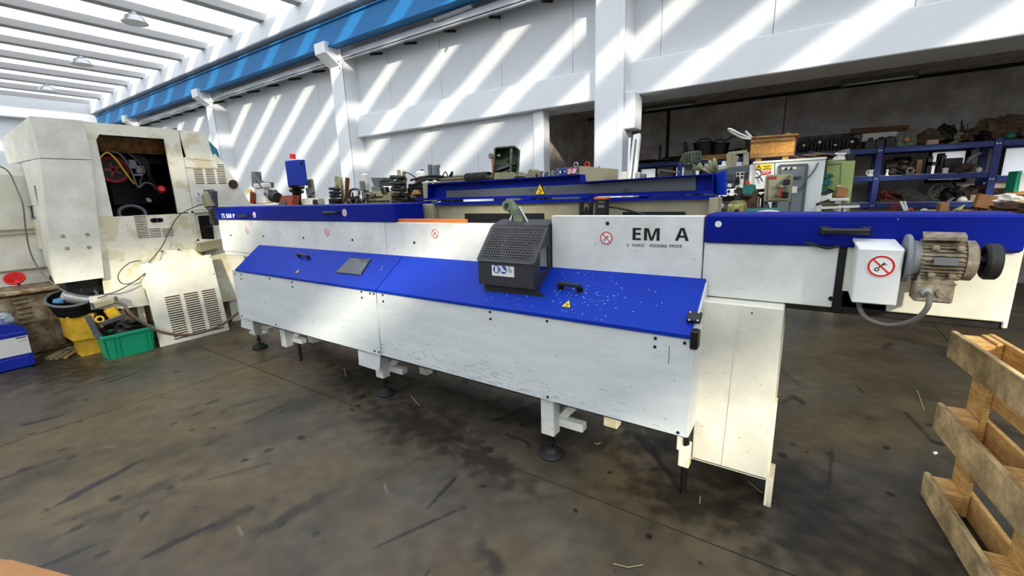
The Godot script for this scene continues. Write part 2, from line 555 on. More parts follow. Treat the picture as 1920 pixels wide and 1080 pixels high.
	M.terracotta = flat(Color(0.72, 0.36, 0.24), 0.55)
	M.red = flat(Color(0.8, 0.1, 0.08), 0.45)
	M.motor_red = flat(Color(0.6, 0.13, 0.17), 0.5)
	M.jug = flat(Color(0.04, 0.15, 0.62), 0.35)
	M.sign_white = flat(Color(0.92, 0.92, 0.9), 0.5)
	M.sign_yellow = flat(Color(0.95, 0.8, 0.05), 0.5)
	M.sign_blue = flat(Color(0.06, 0.28, 0.62), 0.5)
	M.print_white = flat(Color(0.9, 0.92, 0.95), 0.5)
	M.logo_blue = flat(Color(0.12, 0.4, 0.75), 0.5)
	M.wood = flat(Color(0.8, 0.62, 0.38), 0.75, 0, wood_tx, 1.6)
	M.pallet = flat(Color(0.98, 0.8, 0.52), 0.8, 0, wood_tx, 2.2)
	M.pallet_dirty = flat(Color(0.9, 0.8, 0.62), 0.85, 0, soot, 1.1)
	M.old_wood = flat(Color(0.42, 0.3, 0.2), 0.85, 0, wood_tx, 2.0)
	M.osb = flat(Color(1.0, 0.95, 0.86), 0.75, 0, tx(osb), 2.2)
	M.card = flat(Color(0.66, 0.47, 0.29), 0.85, 0, grime, 2.0)
	M.brown = flat(Color(0.34, 0.24, 0.18), 0.8, 0, greasy, 2.0)
	M.sack = flat(Color(0.46, 0.38, 0.29), 0.95, 0, greasy, 3.0)
	M.rag = flat(Color(0.76, 0.7, 0.52), 0.95, 0, greasy, 6.0)
	M.paper = flat(Color(0.88, 0.87, 0.83), 0.8)
	M.hose_grey = flat(Color(0.36, 0.35, 0.33), 0.5)
	M.cable_tan = flat(Color(0.42, 0.35, 0.27), 0.6)
	M.film = flat(Color(0.75, 0.82, 0.85, 0.45), 0.2)
	M.film.transparency = BaseMaterial3D.TRANSPARENCY_ALPHA
	M.film.cull_mode = BaseMaterial3D.CULL_DISABLED
	M.glass_dark = flat(Color(0.25, 0.28, 0.3), 0.15)
	M.straw = flat(Color(0.75, 0.68, 0.5), 0.8)
	M.chip = flat(Color(0.42, 0.72, 0.76), 0.6)
	M.copper = flat(Color(0.62, 0.36, 0.2), 0.35, 0.7)

func _ready() -> void:
	# ---- camera
	var cam := Camera3D.new()
	cam.name = "camera"
	cam.fov = 67.06
	cam.position = Vector3(0, 1.6, 0)
	cam.rotation = Vector3(-0.2131, 0.5976, -0.0313)
	cam.near = 0.05
	cam.far = 200
	add_child(cam)
	cam.current = true
	# ---- sky, sun, exposure
	var env := Environment.new()
	env.background_mode = Environment.BG_SKY
	var sky := Sky.new()
	var sm := ProceduralSkyMaterial.new()
	sm.sky_top_color = Color(0.9, 0.94, 1.0)
	sm.sky_horizon_color = Color(0.98, 0.985, 1.0)
	sm.ground_bottom_color = Color(0.5, 0.5, 0.48)
	sm.ground_horizon_color = Color(0.75, 0.76, 0.76)
	sm.energy_multiplier = SKY_ENERGY
	sky.sky_material = sm
	env.sky = sky
	env.tonemap_mode = Environment.TONE_MAPPER_LINEAR
	env.tonemap_exposure = 1.0
	env.sdfgi_enabled = true
	env.ssao_enabled = true
	env.ssil_enabled = true
	var we := WorldEnvironment.new()
	we.name = "world_environment"
	we.environment = env
	add_child(we)
	var sun := DirectionalLight3D.new()
	sun.name = "sun"
	add_child(sun)
	sun.look_at_from_position(Vector3.ZERO, Vector3(-0.86, -0.58, -1.0))
	sun.light_color = Color(1.0, 0.97, 0.9)
	sun.light_energy = SUN_ENERGY
	sun.light_angular_distance = 1.7
	sun.shadow_enabled = true
	# ---- the place and its things
	materials()
	hall()
	annex()
	bar_feeder()
	turning_machine()
	beside_the_turning_machine()
	behind_the_feeder()
	in_the_annex()
	on_the_floor()

const SKY_ENERGY := 3.2
const SUN_ENERGY := 1.7

# ---------------------------------------------------------------- the hall
func hall() -> void:
	# floor: cast slabs with joints along z = -1.9 and across every 5.8 m
	var f := thing("floor", "oil-stained grey-brown concrete workshop floor cast in slabs with dark joints", "floor", Vector3.ZERO, "", "structure")
	part(f, "joint_bed", MB.new().bb(-27.2, -0.3, -10.2, 14.2, -0.02, 14.2), M.joint)
	var xs := [-27.2, -21.9, -16.1, -10.3, -4.5, 1.3, 7.1, 14.2]
	var zs := [-10.2, -7.7, -1.9, 3.9, 9.7, 14.2]
	for i in xs.size() - 1:
		for j in zs.size() - 1:
			var x0: float = xs[i] + 0.004
			var x1: float = xs[i + 1] - 0.004
			var z0: float = zs[j] + 0.004
			var z1: float = zs[j + 1] - 0.004
			var mb := MB.new()
			mb.bb(x0, -0.1, z0, x1, -0.001, z1)
			mb.uvquad(Vector3(x0, 0, z1), Vector3(x1, 0, z1), Vector3(x1, 0, z0), Vector3(x0, 0, z0), Vector2((x0 + 12) / 18, (z1 + 8) / 10), Vector2((x1 + 12) / 18, (z0 + 8) / 10))
			part(f, "slab", mb, M.floor)
	# back wall: white cladding panels between the columns, open below the lintel on the right
	var wb := thing("wall_back", "white panelled side wall of the hall striped by sunlight", "wall", Vector3.ZERO, "", "structure")
	var px := [-27.2, -25.6, -24.0, -22.4, -20.8, -19.2, -17.6, -16.2, -14.9, -13.6, -12.3, -11.0, -9.7]
	for i in px.size() - 1:
		part(wb, "panel", MB.new().bb(px[i] + 0.004, 0, -7.4, px[i + 1] - 0.004, 6.3, -7.55, 0.006), M.wall)
	px = [-9.7, -8.255, -6.675, -5.125, -3.619, -2.126, -0.628, 0.816, 2.4, 4.2, 6.0, 7.8, 9.6, 11.4, 14.2]
	for i in px.size() - 1:
		part(wb, "panel", MB.new().bb(px[i] + 0.003, 3.3, -7.4, px[i + 1] - 0.003, 6.3, -7.55, 0.006), M.wall)
	var lx := [-9.7, -8.4, -7.1, -5.8, -4.42]
	for i in lx.size() - 1:
		part(wb, "panel", MB.new().bb(lx[i] + 0.003, 0, -7.42, lx[i + 1] - 0.003, 3.2, -7.57, 0.006), M.wall)
	part(wb, "backing", MB.new().bb(-27.2, 0, -7.58, -4.45, 6.3, -7.8), M.wall)
	part(wb, "backing", MB.new().bb(-4.45, 3.3, -7.58, 14.2, 6.3, -7.8), M.wall)
	# lintel beams
	var t1 := MB.new().bb(-9.45, 3.08, -7.25, -3.05, 3.57, -7.56, 0.012)
	t1.bb(-4.45, 3.08, -7.5, -3.05, 3.4, -8.05, 0.01)
	solo("lintel", "white concrete lintel band on the wall between the two nearest columns", "beam", t1, M.column, "", "structure")
	solo("lintel", "long white concrete lintel above the dark store opening on the right", "beam", MB.new().bb(-2.62, 3.08, -7.25, 14.2, 3.57, -8.05, 0.012), M.column, "", "structure")
	solo("door_frame", "white steel jamb at the edge of the dark opening", "frame", MB.new().bb(-4.42, 0, -7.36, -4.2, 3.08, -7.6, 0.01), M.column, "", "structure")
	# columns with corbels that carry the crane beam
	var names := ["tall white column in front of the dark store opening", "white column with a corbel under the blue crane beam, behind the feeder", "white column with a corbel above the cream machine's sloping end", "white column far down the hall behind the cream machine", "farthest white column, by the end wall"]
	var cx := [-3.05, -9.87, -16.6, -23.2]
	for i in 4:
		var x: float = cx[i]
		var c := thing("column", names[i], "column", Vector3(x + 0.25, 0, -7.2), "", "structure")
		part(c, "shaft", MB.new().bb(x, 0, -7.0, x + 0.46, 6.0, -7.5, 0.03), M.column)
		part(c, "flange", MB.new().bb(x + 0.40, 0, -6.985, x + 0.5, 5.9, -7.02, 0.006).bb(x + 0.455, 0, -7.0, x + 0.5, 5.9, -7.42, 0.006), M.column)
		part(c, "corbel", MB.new().prism([Vector3(x, 5.12, -6.66), Vector3(x, 5.12, -7.1), Vector3(x, 4.6, -7.1), Vector3(x, 4.86, -6.72), Vector3(x, 4.89, -6.66)], Vector3(0.4, 0, 0)), M.column)
		var bl := MB.new()
		for y in [4.75, 4.6]:
			bl.cyl(Vector3(x + 0.43, y, -6.98), Vector3(x + 0.43, y, -6.96), 0.014, -1, 8)
		part(c, "bolt", bl, M.slate)
		if i == 0:
			part(c, "bracket", MB.new().bb(x + 0.5, 2.55, -7.05, x + 0.66, 3.1, -7.4, 0.01), M.column)
	# crane beam, its rail and the busbar below it
	var cb := thing("crane_beam", "long blue crane runway beam on the column corbels", "beam", Vector3(-6, 4.94, -6.8), "", "structure")
	part(cb, "web", MB.new().bb(-26.9, 5.06, -6.78, 14, 5.5, -6.9), M.crane)
	part(cb, "bottom_flange", MB.new().bb(-26.9, 5.02, -6.74, 14, 5.06, -7.0, 0.005), M.crane)
	part(cb, "top_flange", MB.new().bb(-26.9, 5.5, -6.74, 14, 5.54, -7.0, 0.005), M.crane)
	part(cb, "rail", MB.new().bb(-26.9, 5.54, -6.83, 14, 5.59, -6.89, 0.005), M.iron)
	var bb := thing("busbar", "galvanised cable rail hung under the blue crane beam", "rail", Vector3(-6, 4.55, -6.9), "", "structure")
	part(bb, "channel", MB.new().bb(-26.9, 4.82, -7.03, 14, 4.94, -7.12, 0.004).bb(-26.9, 4.78, -7.04, 14, 4.8, -7.1), M.galv)
	var hk := MB.new()
	for i in 36:
		var x := -26.0 + i * 1.1
		hk.bar(Vector3(x, 4.72, -7.03), Vector3(x, 4.82, -7.38), 0.03, 0.05)
	part(bb, "hanger", hk, M.iron)
	part(bb, "lamp_tube", MB.new().cyl(Vector3(-6.386, 4.957, -7.000), Vector3(-5.440, 4.984, -7.000), 0.045, -1, 12), M.galv)
	# gutter beam, roof purlins, roof sheets
	solo("gutter_beam", "white concrete gutter beam along the top of the side wall", "beam", MB.new().bb(-27.0, 5.62, -6.62, 14, 6.05, -7.6, 0.02), M.column, "", "structure")
	var cl := thing("ceiling", "translucent white roof sheets between grey purlins over the hall", "ceiling", Vector3.ZERO, "", "structure")
	var x := -11.75 - 1.66 * 9
	var k := 0
	while x < 14.0:
		part(cl, "purlin", MB.new().bb(x - 0.25, 6.02, -6.72, x, 6.2, 1.0, 0.01), M.purlin)
		part(cl, "purlin", MB.new().bb(x + 0.7, 6.02, 1.0, x + 0.9, 6.2, 14.0, 0.01), M.purlin)
		var a := x
		var b := x + 1.46
		# the sheet of each bay: opal over most of its width, one clear lap that lets the sun through
		var far := 1.0
		part(cl, "roof_sheet", sheet(a - 0.02, b - 0.56, -6.75, far), M.opal)
		part(cl, "roof_sheet", sheet(b - 0.56, b - 0.06, -6.75, far), M.clear)
		part(cl, "roof_sheet", sheet(b - 0.06, b + 0.02, -6.75, far), M.opal)
		part(cl, "roof_sheet", sheet(a - 0.02, b + 0.02, far, 5.2), M.opal)
		part(cl, "roof_sheet", sheet(a - 0.02, b + 0.02, 8.6, 14.0), M.opal)
		x += 1.66
		k += 1
	# the strip of roof with the skylights that reach the machines
	var gaps := [[1.3, 2.25], [4.85, 5.5], [8.0, 8.87]]
	var e := -27.0
	for g: Array in gaps:
		part(cl, "roof_sheet", sheet(e, g[0] if g[0] < 7.0 else 7.5, 5.2, 8.6), M.opal)
		part(cl, "skylight", sheet(g[0], g[1], 5.2, 8.6), M.clear)
		e = g[1]
	part(cl, "skylight", sheet(7.5, 8.0, 5.2, 6.6), M.clear)
	part(cl, "roof_sheet", sheet(7.5, 8.0, 6.6, 8.6), M.opal)
	part(cl, "roof_sheet", sheet(e, 14.0, 5.2, 8.6), M.opal)
	# the other three walls
	solo("wall_left", "pale end wall far down the hall", "wall", MB.new().bb(-27.0, 0, -7.6, -27.3, 6.3, 14.2), M.column, "", "structure")
	solo("wall_right", "white end wall beyond the right edge", "wall", MB.new().bb(14, 0, -10.2, 14.3, 6.3, 14.2), M.wall, "", "structure")
	solo("wall_front", "white wall of the hall opposite the crane beam", "wall", MB.new().bb(-27.3, 0, 14.0, 14.3, 6.3, 14.3), M.wall, "", "structure")
	solo("trim_1", "grey header band across the top of the end wall", "trim", MB.new().bb(-26.98, 5.2, -7.4, -26.7, 6.1, 14.0, 0.02), M.wall, "", "structure")
	var where := [Vector3(-13.909, 6.020, -4.504), Vector3(-18.739, 6.020, -4.641), Vector3(-23.488, 6.020, -4.764)]
	var lab := ["round white high-bay lamp under the roof, the largest and nearest", "round white high-bay lamp, second of the three under the roof", "round white high-bay lamp, the smallest and farthest under the roof"]
	for i in 3:
		var p: Vector3 = where[i]
		p.x = -11.85 - 1.66 * roundf((-11.85 - p.x) / 1.66)
		var l := thing("high_bay_lamp", lab[i], "lamp", p, "high-bay lamps under the roof")
		part(l, "canopy", MB.new().cyl(p, p - Vector3(0, 0.06, 0), 0.07), M.galv)
		part(l, "reflector", MB.new().lathe([Vector2(0.08, -0.05), Vector2(0.17, -0.1), Vector2(0.26, -0.24), Vector2(0.25, -0.24), Vector2(0.16, -0.11), Vector2(0.0, -0.1)], p, Vector3.UP, 24), M.galv)
		part(l, "diffuser", MB.new().cyl(p - Vector3(0, 0.23, 0), p - Vector3(0, 0.235, 0), 0.245, -1, 24), M.sign_white)

func sheet(x0: float, x1: float, z0: float, z1: float) -> MB:
	var mb := MB.new()
	mb.poly([Vector3(x0, 6.2, z0), Vector3(x1, 6.2, z0), Vector3(x1, 6.2, z1), Vector3(x0, 6.2, z1)], Vector3.DOWN)
	return mb

# ---------------------------------------------------------------- the low store behind the opening
func annex() -> void:
	solo("ceiling_store", "dim grey concrete ceiling of the store", "ceiling", MB.new().bb(-4.6, 3.25, -7.8, 14.2, 3.45, -10.2), M.soffit, "", "structure")
	var w := thing("wall_store", "dim grey concrete back wall of the store", "wall", Vector3.ZERO, "", "structure")
	# openings for the windows
	var op := [[-3.234, -2.812], [-2.486, -1.911], [1.535, 2.028], [2.356, 2.821]]
	var y0 := 1.565
	var y1 := 2.097
	part(w, "wall_panel", MB.new().bb(-4.6, 0, -9.9, 14.2, y0, -10.1), M.concrete)
	var seams := [-4.6, -2.622, -0.531, 3.2, 6, 9, 14.2]
	for i in seams.size() - 1:
		part(w, "wall_panel", MB.new().bb(seams[i] + 0.006, y1, -9.9, seams[i + 1] - 0.006, 3.3, -10.1, 0.01), M.concrete)
	part(w, "seam_strip", MB.new().bb(seams[1] - 0.03, y1, -9.88, seams[1] + 0.03, 3.25, -9.9), M.dark)
	var e := -4.6
	for i in 4:
		part(w, "wall_panel", MB.new().bb(e, y0, -9.9, op[i][0], y1, -10.1), M.concrete)
		e = op[i][1]
		var wn := thing("window_%d" % (i + 1), ["small bright window behind the aluminium profiles", "bright window behind the green motor on the store wall", "bright window behind the middle bay of the blue racks", "bright window at the right edge behind the racks"][i], "window", Vector3(op[i][0], y0, -9.95), "", "structure")
		var fr := MB.new()
		fr.bb(op[i][0], y0, -9.92, op[i][1], y0 + 0.05, -10.0).bb(op[i][0], y1 - 0.05, -9.92, op[i][1], y1, -10.0)
		fr.bb(op[i][0], y0, -9.92, op[i][0] + 0.05, y1, -10.0).bb(op[i][1] - 0.05, y0, -9.92, op[i][1], y1, -10.0)
		part(wn, "window_frame", fr, M.dark)
		var pm := MB.new()
		pm.poly([Vector3(op[i][0], y0, -9.97), Vector3(op[i][1], y0, -9.97), Vector3(op[i][1], y1, -9.97), Vector3(op[i][0], y1, -9.97)], Vector3.BACK)
		part(wn, "pane", pm, M.opal)
	part(w, "wall_panel", MB.new().bb(e, y0, -9.9, 14.2, y1, -10.1), M.concrete)
	solo("wall_store_backing", "outer skin of the store wall between the windows", "wall", MB.new().bb(-4.6, y1 + 0.02, -10.11, 14.2, 3.3, -10.2), M.concrete, "", "structure")
	solo("wall_store_left", "stained dark concrete side wall of the store", "wall", MB.new().bb(-4.45, 0, -7.8, -4.75, 3.3, -10.1), M.concrete, "", "structure")
	solo("trim_2", "dark ceiling joint line along the back wall of the store", "trim", MB.new().bb(-4.45, 3.2, -9.86, 14, 3.25, -9.9), M.dark, "", "structure")
	solo("trim_3", "brown beam edge along the store ceiling near the lintel", "trim", MB.new().bb(-4.4, 3.2, -8.05, 14, 3.26, -8.2), M.brown, "", "structure")
	var tl := ["dim fluorescent batten on the store ceiling by the tall column", "dim fluorescent batten on the store ceiling above the racks"]
	var ta := [[Vector3(-2.979, 3.200, -9.344), Vector3(-2.007, 3.200, -9.390)], [Vector3(0.249, 3.200, -9.459), Vector3(1.199, 3.200, -9.427)]]
	for i in 2:
		var a: Vector3 = ta[i][0]
		var b: Vector3 = ta[i][1]
		b.z = a.z
		var l := thing("fluorescent_batten", tl[i], "lamp", (a + b) * 0.5 + Vector3(0, 0.05, 0), "battens on the store ceiling")
		part(l, "housing", MB.new().bb(a.x, 3.2, a.z - 0.06, b.x, 3.25, a.z + 0.06, 0.008), M.grey)
		part(l, "tube", MB.new().cyl(a + Vector3(0.05, -0.02, 0), b + Vector3(-0.05, -0.02, 0), 0.016, -1, 10), M.paper)
		part(l, "end_cap", MB.new().bb(a.x, 3.15, a.z - 0.03, a.x + 0.05, 3.2, a.z + 0.03).bb(b.x - 0.05, 3.15, a.z - 0.03, b.x, 3.2, a.z + 0.03), M.grey)

# ---------------------------------------------------------------- the long bar feeder in the middle
func bar_feeder() -> void:
	var t := thing("bar_feeder", "long white and blue bar feeder machine on leveling feet in the middle", "machine", Vector3(-2.5, 0, -2.4))
	# inner body and the frame below
	part(t, "body", MB.new().prism([Vector3(-4.8, 0.47, -2.1), Vector3(-4.8, 0.9, -2.1), Vector3(-4.8, 1.06, -2.36), Vector3(-4.8, 1.06, -2.72), Vector3(-4.8, 0.47, -2.72)], Vector3(4.36, 0, 0)), M.white)
	part(t, "frame_rail", MB.new().bb(-4.75, 0.36, -2.12, -0.42, 0.44, -2.2, 0.006).bb(-4.75, 0.3, -2.3, -0.5, 0.35, -2.36, 0.006).bb(-4.75, 0.33, -2.66, -0.5, 0.44, -2.74), M.iron)
	# front panels with their lighter scratched faces
	var pa := [Vector3(-4.881, 0.414, -2.050), Vector3(-2.643, 0.443, -2.050), Vector3(-2.616, 0.927, -2.050), Vector3(-4.794, 0.907, -2.050)]
	var pb := [Vector3(-2.625, 0.442, -2.050), Vector3(-0.410, 0.401, -2.050), Vector3(-0.394, 0.936, -2.050), Vector3(-2.604, 0.928, -2.050)]
	var first := true
	for q: Array in [pa, pb]:
		for i in 4:
			q[i].y = [0.415, 0.41, 0.925, 0.92][i]
		q[3].x = q[0].x
		if not first:
			q[1].x = q[2].x
		var mb := MB.new()
		mb.prism([q[0], q[1], q[2], q[3]], Vector3(0, 0, -0.03))
		mb.uvquad(q[0] + Vector3(0, 0, 0.0008), q[1] + Vector3(0, 0, 0.0008), q[2] + Vector3(0, 0, 0.0008), q[3] + Vector3(0, 0, 0.0008), Vector2(0.35, 0.6) if first else Vector2(0, 1), Vector2(0.9, 0) if first else Vector2(1, 0))
		part(t, "front_panel", mb, M.panel)
		first = false
	part(t, "end_strip", MB.new().bb(-0.405, 0.41, -2.05, -0.385, 0.93, -2.3, 0.003).prism([Vector3(-0.405, 0.93, -2.06), Vector3(-0.405, 1.13, -2.33), Vector3(-0.405, 0.93, -2.33)], Vector3(0.015, 0, 0)), M.white_clean)
	for b: Vector3 in [Vector3(-4.823, 0.888, -2.050), Vector3(-4.700, 0.886, -2.050), Vector3(-4.704, 0.842, -2.050), Vector3(-4.144, 0.889, -2.050), Vector3(-3.762, 0.892, -2.050), Vector3(-3.764, 0.848, -2.050), Vector3(-2.794, 0.901, -2.050), Vector3(-2.795, 0.854, -2.050), Vector3(-2.693, 0.898, -2.050), Vector3(-2.650, 0.899, -2.050), Vector3(-2.548, 0.901, -2.050), Vector3(-2.549, 0.853, -2.050), Vector3(-4.826, 0.439, -2.050), Vector3(-4.154, 0.438, -2.050), Vector3(-2.707, 0.436, -2.050), Vector3(-2.656, 0.436, -2.050), Vector3(-1.563, 0.897, -2.050), Vector3(-1.561, 0.853, -2.050), Vector3(-1.163, 0.895, -2.050), Vector3(-0.561, 0.893, -2.050), Vector3(-0.562, 0.849, -2.050), Vector3(-0.425, 0.892, -2.050), Vector3(-1.166, 0.433, -2.050), Vector3(-0.433, 0.426, -2.050)]:
		part(t, "bolt", MB.new().cyl(b, b + Vector3(0, 0, 0.006), 0.0085, 0.007, 10), M.rubber)
	# slanted blue hoods
	var up := Vector3(0, 1.145 - 0.93, -2.345 + 2.05)
	var nn := Vector3.RIGHT.cross(up).normalized()
	var hx := [[-4.79, -2.617], [-2.607, -0.40]]
	for i in 2:
		var a := Vector3(hx[i][0], 0.935, -2.04)
		var b := Vector3(hx[i][1], 0.935, -2.04)
		var lo := 0.0
		var h := part(t, "hood", MB.new().prism([a, b, b + up, a + up + Vector3(-0.05 if i == 0 else 0.0, 0, 0)], -nn * 0.02).prism([a, b, b + Vector3(0, -0.018, 0.0), a + Vector3(0, -0.018, 0.0)], Vector3(0, 0, -0.01)), M.hood, "left blue slanted hood" if i == 0 else "right blue slanted hood with worn paint flecks")
		part(h, "seal", MB.new().prism([a + Vector3(0.01, -0.024, -0.008), b + Vector3(-0.01, -0.024, -0.008), b + Vector3(-0.01, -0.008, -0.03), a + Vector3(0.01, -0.008, -0.03)], Vector3(0, 0, -0.01)), M.black)
		if i == 0:
			grip(h, Vector3(-3.931, 1.086, -2.247), Vector3(-3.756, 1.077, -2.235), nn * 0.035, 0.011, M.black)
			var w := [Vector3(-3.223, 1.001, -2.130), Vector3(-2.894, 1.004, -2.134), Vector3(-2.935, 1.112, -2.283), Vector3(-3.212, 1.107, -2.276)]
			part(h, "window_seal", MB.new().prism([w[0] + nn * 0.001, w[1] + nn * 0.001, w[2] + nn * 0.001, w[3] + nn * 0.001], nn * 0.004), M.black)
			var m: Vector3 = (w[0] + w[1] + w[2] + w[3]) * 0.25
			var gl := []
			for p: Vector3 in w:
				gl.append(m + (p - m) * 0.93 + nn * 0.005)
			part(h, "window_pane", MB.new().prism(gl, nn * 0.002), M.glass_dark, "grey viewing window")
			for p: Vector3 in w:
				var q: Vector3 = m + (p - m) * 0.97 + nn * 0.005
				part(h, "screw", MB.new().cyl(q, q + nn * 0.003, 0.005, -1, 8), M.steel)
			for p: Vector3 in [Vector3(-2.738, 1.069, -2.223), Vector3(-2.725, 1.052, -2.200)]:
				part(h, "screw", MB.new().cyl(p, p + nn * 0.003, 0.006, -1, 8), M.steel)
		else:
			grip(h, Vector3(-1.155, 1.056, -2.206), Vector3(-1.032, 1.053, -2.202), nn * 0.04, 0.013, M.black)
			# paint chips showing the pale primer
			var rg := RandomNumberGenerator.new()
			rg.seed = 12
			var ch := MB.new()
			for k in 130:
				var x := rg.randfn(-1.03, 0.09 if k < 60 else 0.4)
				var v := clampf(rg.randfn(0.45, 0.22), 0.05, 0.97)
				x += (v - 0.45) * 0.1
				if x > -0.44 or x < -2.3:
					continue
				if x < -1.2 and v > 0.4:
					continue
				var c := Vector3(x, 0.935, -2.04) + up * v
				var an := rg.randf() * TAU
				var d := Vector3.RIGHT * cos(an) + up.normalized() * sin(an)
				var e := d.cross(nn)
				var l := rg.randf_range(0.002, 0.009)
				var s := rg.randf_range(0.0012, 0.0035)
				ch.poly([c + d * l + nn * 0.0006, c + e * s + nn * 0.0006, c - d * l + nn * 0.0006, c - e * s + nn * 0.0006], nn)
			part(h, "paint_chips", ch, M.chip).set_meta("kind", "stuff")
	warn_sign(t, Vector3(-3.738, 0.969, -2.087), 0.05, Vector3.RIGHT, up.normalized())
	warn_sign(t, Vector3(-1.068, 0.974, -2.094), 0.062, Vector3.RIGHT, up.normalized())
	# black latch at the right end of the hood
	var la := MB.new()
	la.box(Vector3(-0.402, 0.994, -2.121) + nn * 0.012, Vector3(0.062, 0.06, 0.022), 0.004, Basis(Vector3.RIGHT, up.normalized(), nn))
	la.bb(-0.4, 0.87, -2.03, -0.365, 0.96, -2.09, 0.006)
	var lt := part(t, "latch", la, M.black)
	for p: Vector3 in [Vector3(-0.423, 1.005, -2.137), Vector3(-0.385, 1.007, -2.139), Vector3(-0.418, 0.977, -2.097), Vector3(-0.381, 0.979, -2.100)]:
		part(lt, "screw", MB.new().cyl(p + nn * 0.022, p + nn * 0.025, 0.005, -1, 8), M.steel)
	# upper white housing: left length, middle panel, side cover and motor plate
	part(t, "upper_cover", MB.new().bb(-5.73, 1.045, -2.35, -2.82, 1.41, -2.4, 0.004).bb(-5.73, 1.045, -2.36, -5.7, 1.41, -2.72), M.white, "long white cover at the left")
	part(t, "upper_cover", MB.new().bb(-2.815, 1.045, -2.35, -1.3, 1.41, -2.4, 0.004), M.white, "white cover under the open lid")
	part(t, "cover_lip", MB.new().bb(-5.72, 1.0, -2.36, -4.85, 1.045, -2.42, 0.004), M.white_clean)
	part(t, "name_panel", MB.new().bb(-1.285, 1.06, -2.335, -0.425, 1.465, -2.39, 0.004), M.white, "white panel with black lettering")
	part(t, "side_cover", MB.new().bb(-0.42, 1.06, -2.345, 0.125, 1.335, -2.39, 0.004), M.white)
	part(t, "motor_plate", MB.new().bb(0.155, 1.065, -2.35, 0.655, 1.335, -2.39, 0.004).bb(0.655, 1.04, -2.36, 0.67, 1.45, -2.6, 0.003), M.cream_plain, "cream plate behind the motor")
	part(t, "lower_rail", MB.new().bb(-0.42, 1.03, -2.37, 0.66, 1.06, -2.6, 0.004).bb(-0.43, 1.05, -2.4, 0.65, 1.33, -2.44).bb(-5.7, 1.0, -2.42, -0.4, 1.3, -2.46).bb(-5.7, 1.0, -2.68, 0.65, 1.4, -2.72), M.iron)
	part(t, "channel_bed", MB.new().bb(-5.7, 1.2, -2.42, 0.64, 1.26, -2.7), M.dark)
	for b: Vector3 in [Vector3(-5.475, 1.236, -2.350), Vector3(-4.749, 1.244, -2.350), Vector3(-4.002, 1.249, -2.350), Vector3(-3.252, 1.253, -2.350), Vector3(-2.494, 1.257, -2.350), Vector3(-0.929, 1.422, -2.335), Vector3(0.119, 1.101, -2.345)]:
		part(t, "bolt", MB.new().cyl(b, b + Vector3(0, 0, 0.005), 0.011, 0.009, 12), M.rubber)
	for s: Vector3 in [Vector3(-5.082, 1.299, -2.349), Vector3(-3.610, 1.314, -2.349), Vector3(-2.268, 1.332, -2.349)]:
		ban_sign(t, s, 0.033)
	ban_sign(t, Vector3(-0.933, 1.341, -2.334), 0.036)
	lettering(t, "lettering", "EM", -0.784, -0.639, 1.334, 1.400, -2.336, M.black)
	lettering(t, "lettering", "A", -0.560, -0.492, 1.338, 1.404, -2.336, M.black)
	lettering(t, "lettering", "A", -0.816, -0.804, 1.298, 1.313, -2.336, M.black, serif_font)
	lettering(t, "lettering", "VANCE", -0.786, -0.718, 1.299, 1.314, -2.336, M.black, serif_font)
	lettering(t, "lettering", "FEEDING", -0.690, -0.598, 1.300, 1.315, -2.336, M.black, serif_font)
	lettering(t, "lettering", "SYSTE", -0.587, -0.523, 1.302, 1.317, -2.336, M.black, serif_font)
	# left lid
	var ll := part(t, "lid", MB.new().bb(-5.74, 1.412, -2.335, -2.68, 1.555, -2.66, 0.008), M.blue, "long blue lid at the left end")
	grip(ll, Vector3(-5.129, 1.461, -2.335), Vector3(-4.942, 1.461, -2.335), Vector3(0, 0, 0.04), 0.011, M.black)
	grip(ll, Vector3(-3.553, 1.486, -2.335), Vector3(-3.382, 1.490, -2.335), Vector3(0, 0, 0.04), 0.011, M.black)
	lettering(t, "lettering", "TS 560 P", -5.597, -5.277, 1.431, 1.481, -2.336, M.print_white)
	var lg := MB.new()
	for i in 4:
		var y: float = 1.429 + i * 0.014
		lg.bar(Vector3(-5.718, y, -2.3345), Vector3(-5.637, y + 0.003, -2.3345), 0.007, 0.002)
	part(t, "emblem", lg, M.logo_blue)
	for s: Vector3 in [Vector3(-4.837, 1.467, -2.334), Vector3(-3.299, 1.486, -2.334)]:
		ban_sign(t, s, 0.03)
	# right lid
	var rl := part(t, "lid", MB.new().bb(-0.42, 1.333, -2.325, 0.66, 1.472, -2.6, 0.01), M.blue, "blue lid at the right end with a long black handle")
	grip(rl, Vector3(0.067, 1.404, -2.325), Vector3(0.203, 1.405, -2.325), Vector3(0, 0, 0.045), 0.013, M.black)
	part(t, "round_label", MB.new().cyl(Vector3(-0.358, 1.426, -2.325), Vector3(-0.358, 1.426, -2.325) + Vector3(0, 0, 0.003), 0.015, -1, 24), M.sign_white)
	for p: Vector3 in [Vector3(0.301, 1.453, -2.325), Vector3(0.504, 1.395, -2.325)]:
		part(rl, "screw", MB.new().cyl(p, p + Vector3(0, 0, 0.002), 0.003, -1, 8), M.steel)
	part(t, "cable", MB.new().tube([Vector3(-0.080, 1.346, -2.340), Vector3(0.001, 1.348, -2.330), Vector3(0.041, 1.339, -2.320), Vector3(0.084, 1.329, -2.320), Vector3(0.126, 1.341, -2.330), Vector3(0.157, 1.350, -2.345)], 0.006, 8), M.black)
	# channel between the lids, rear housing and the open lid standing behind
	part(t, "pusher_strip", MB.new().bb(-2.68, 1.41, -2.37, -2.0, 1.435, -2.41, 0.003), M.orange, "orange strip along the open channel")
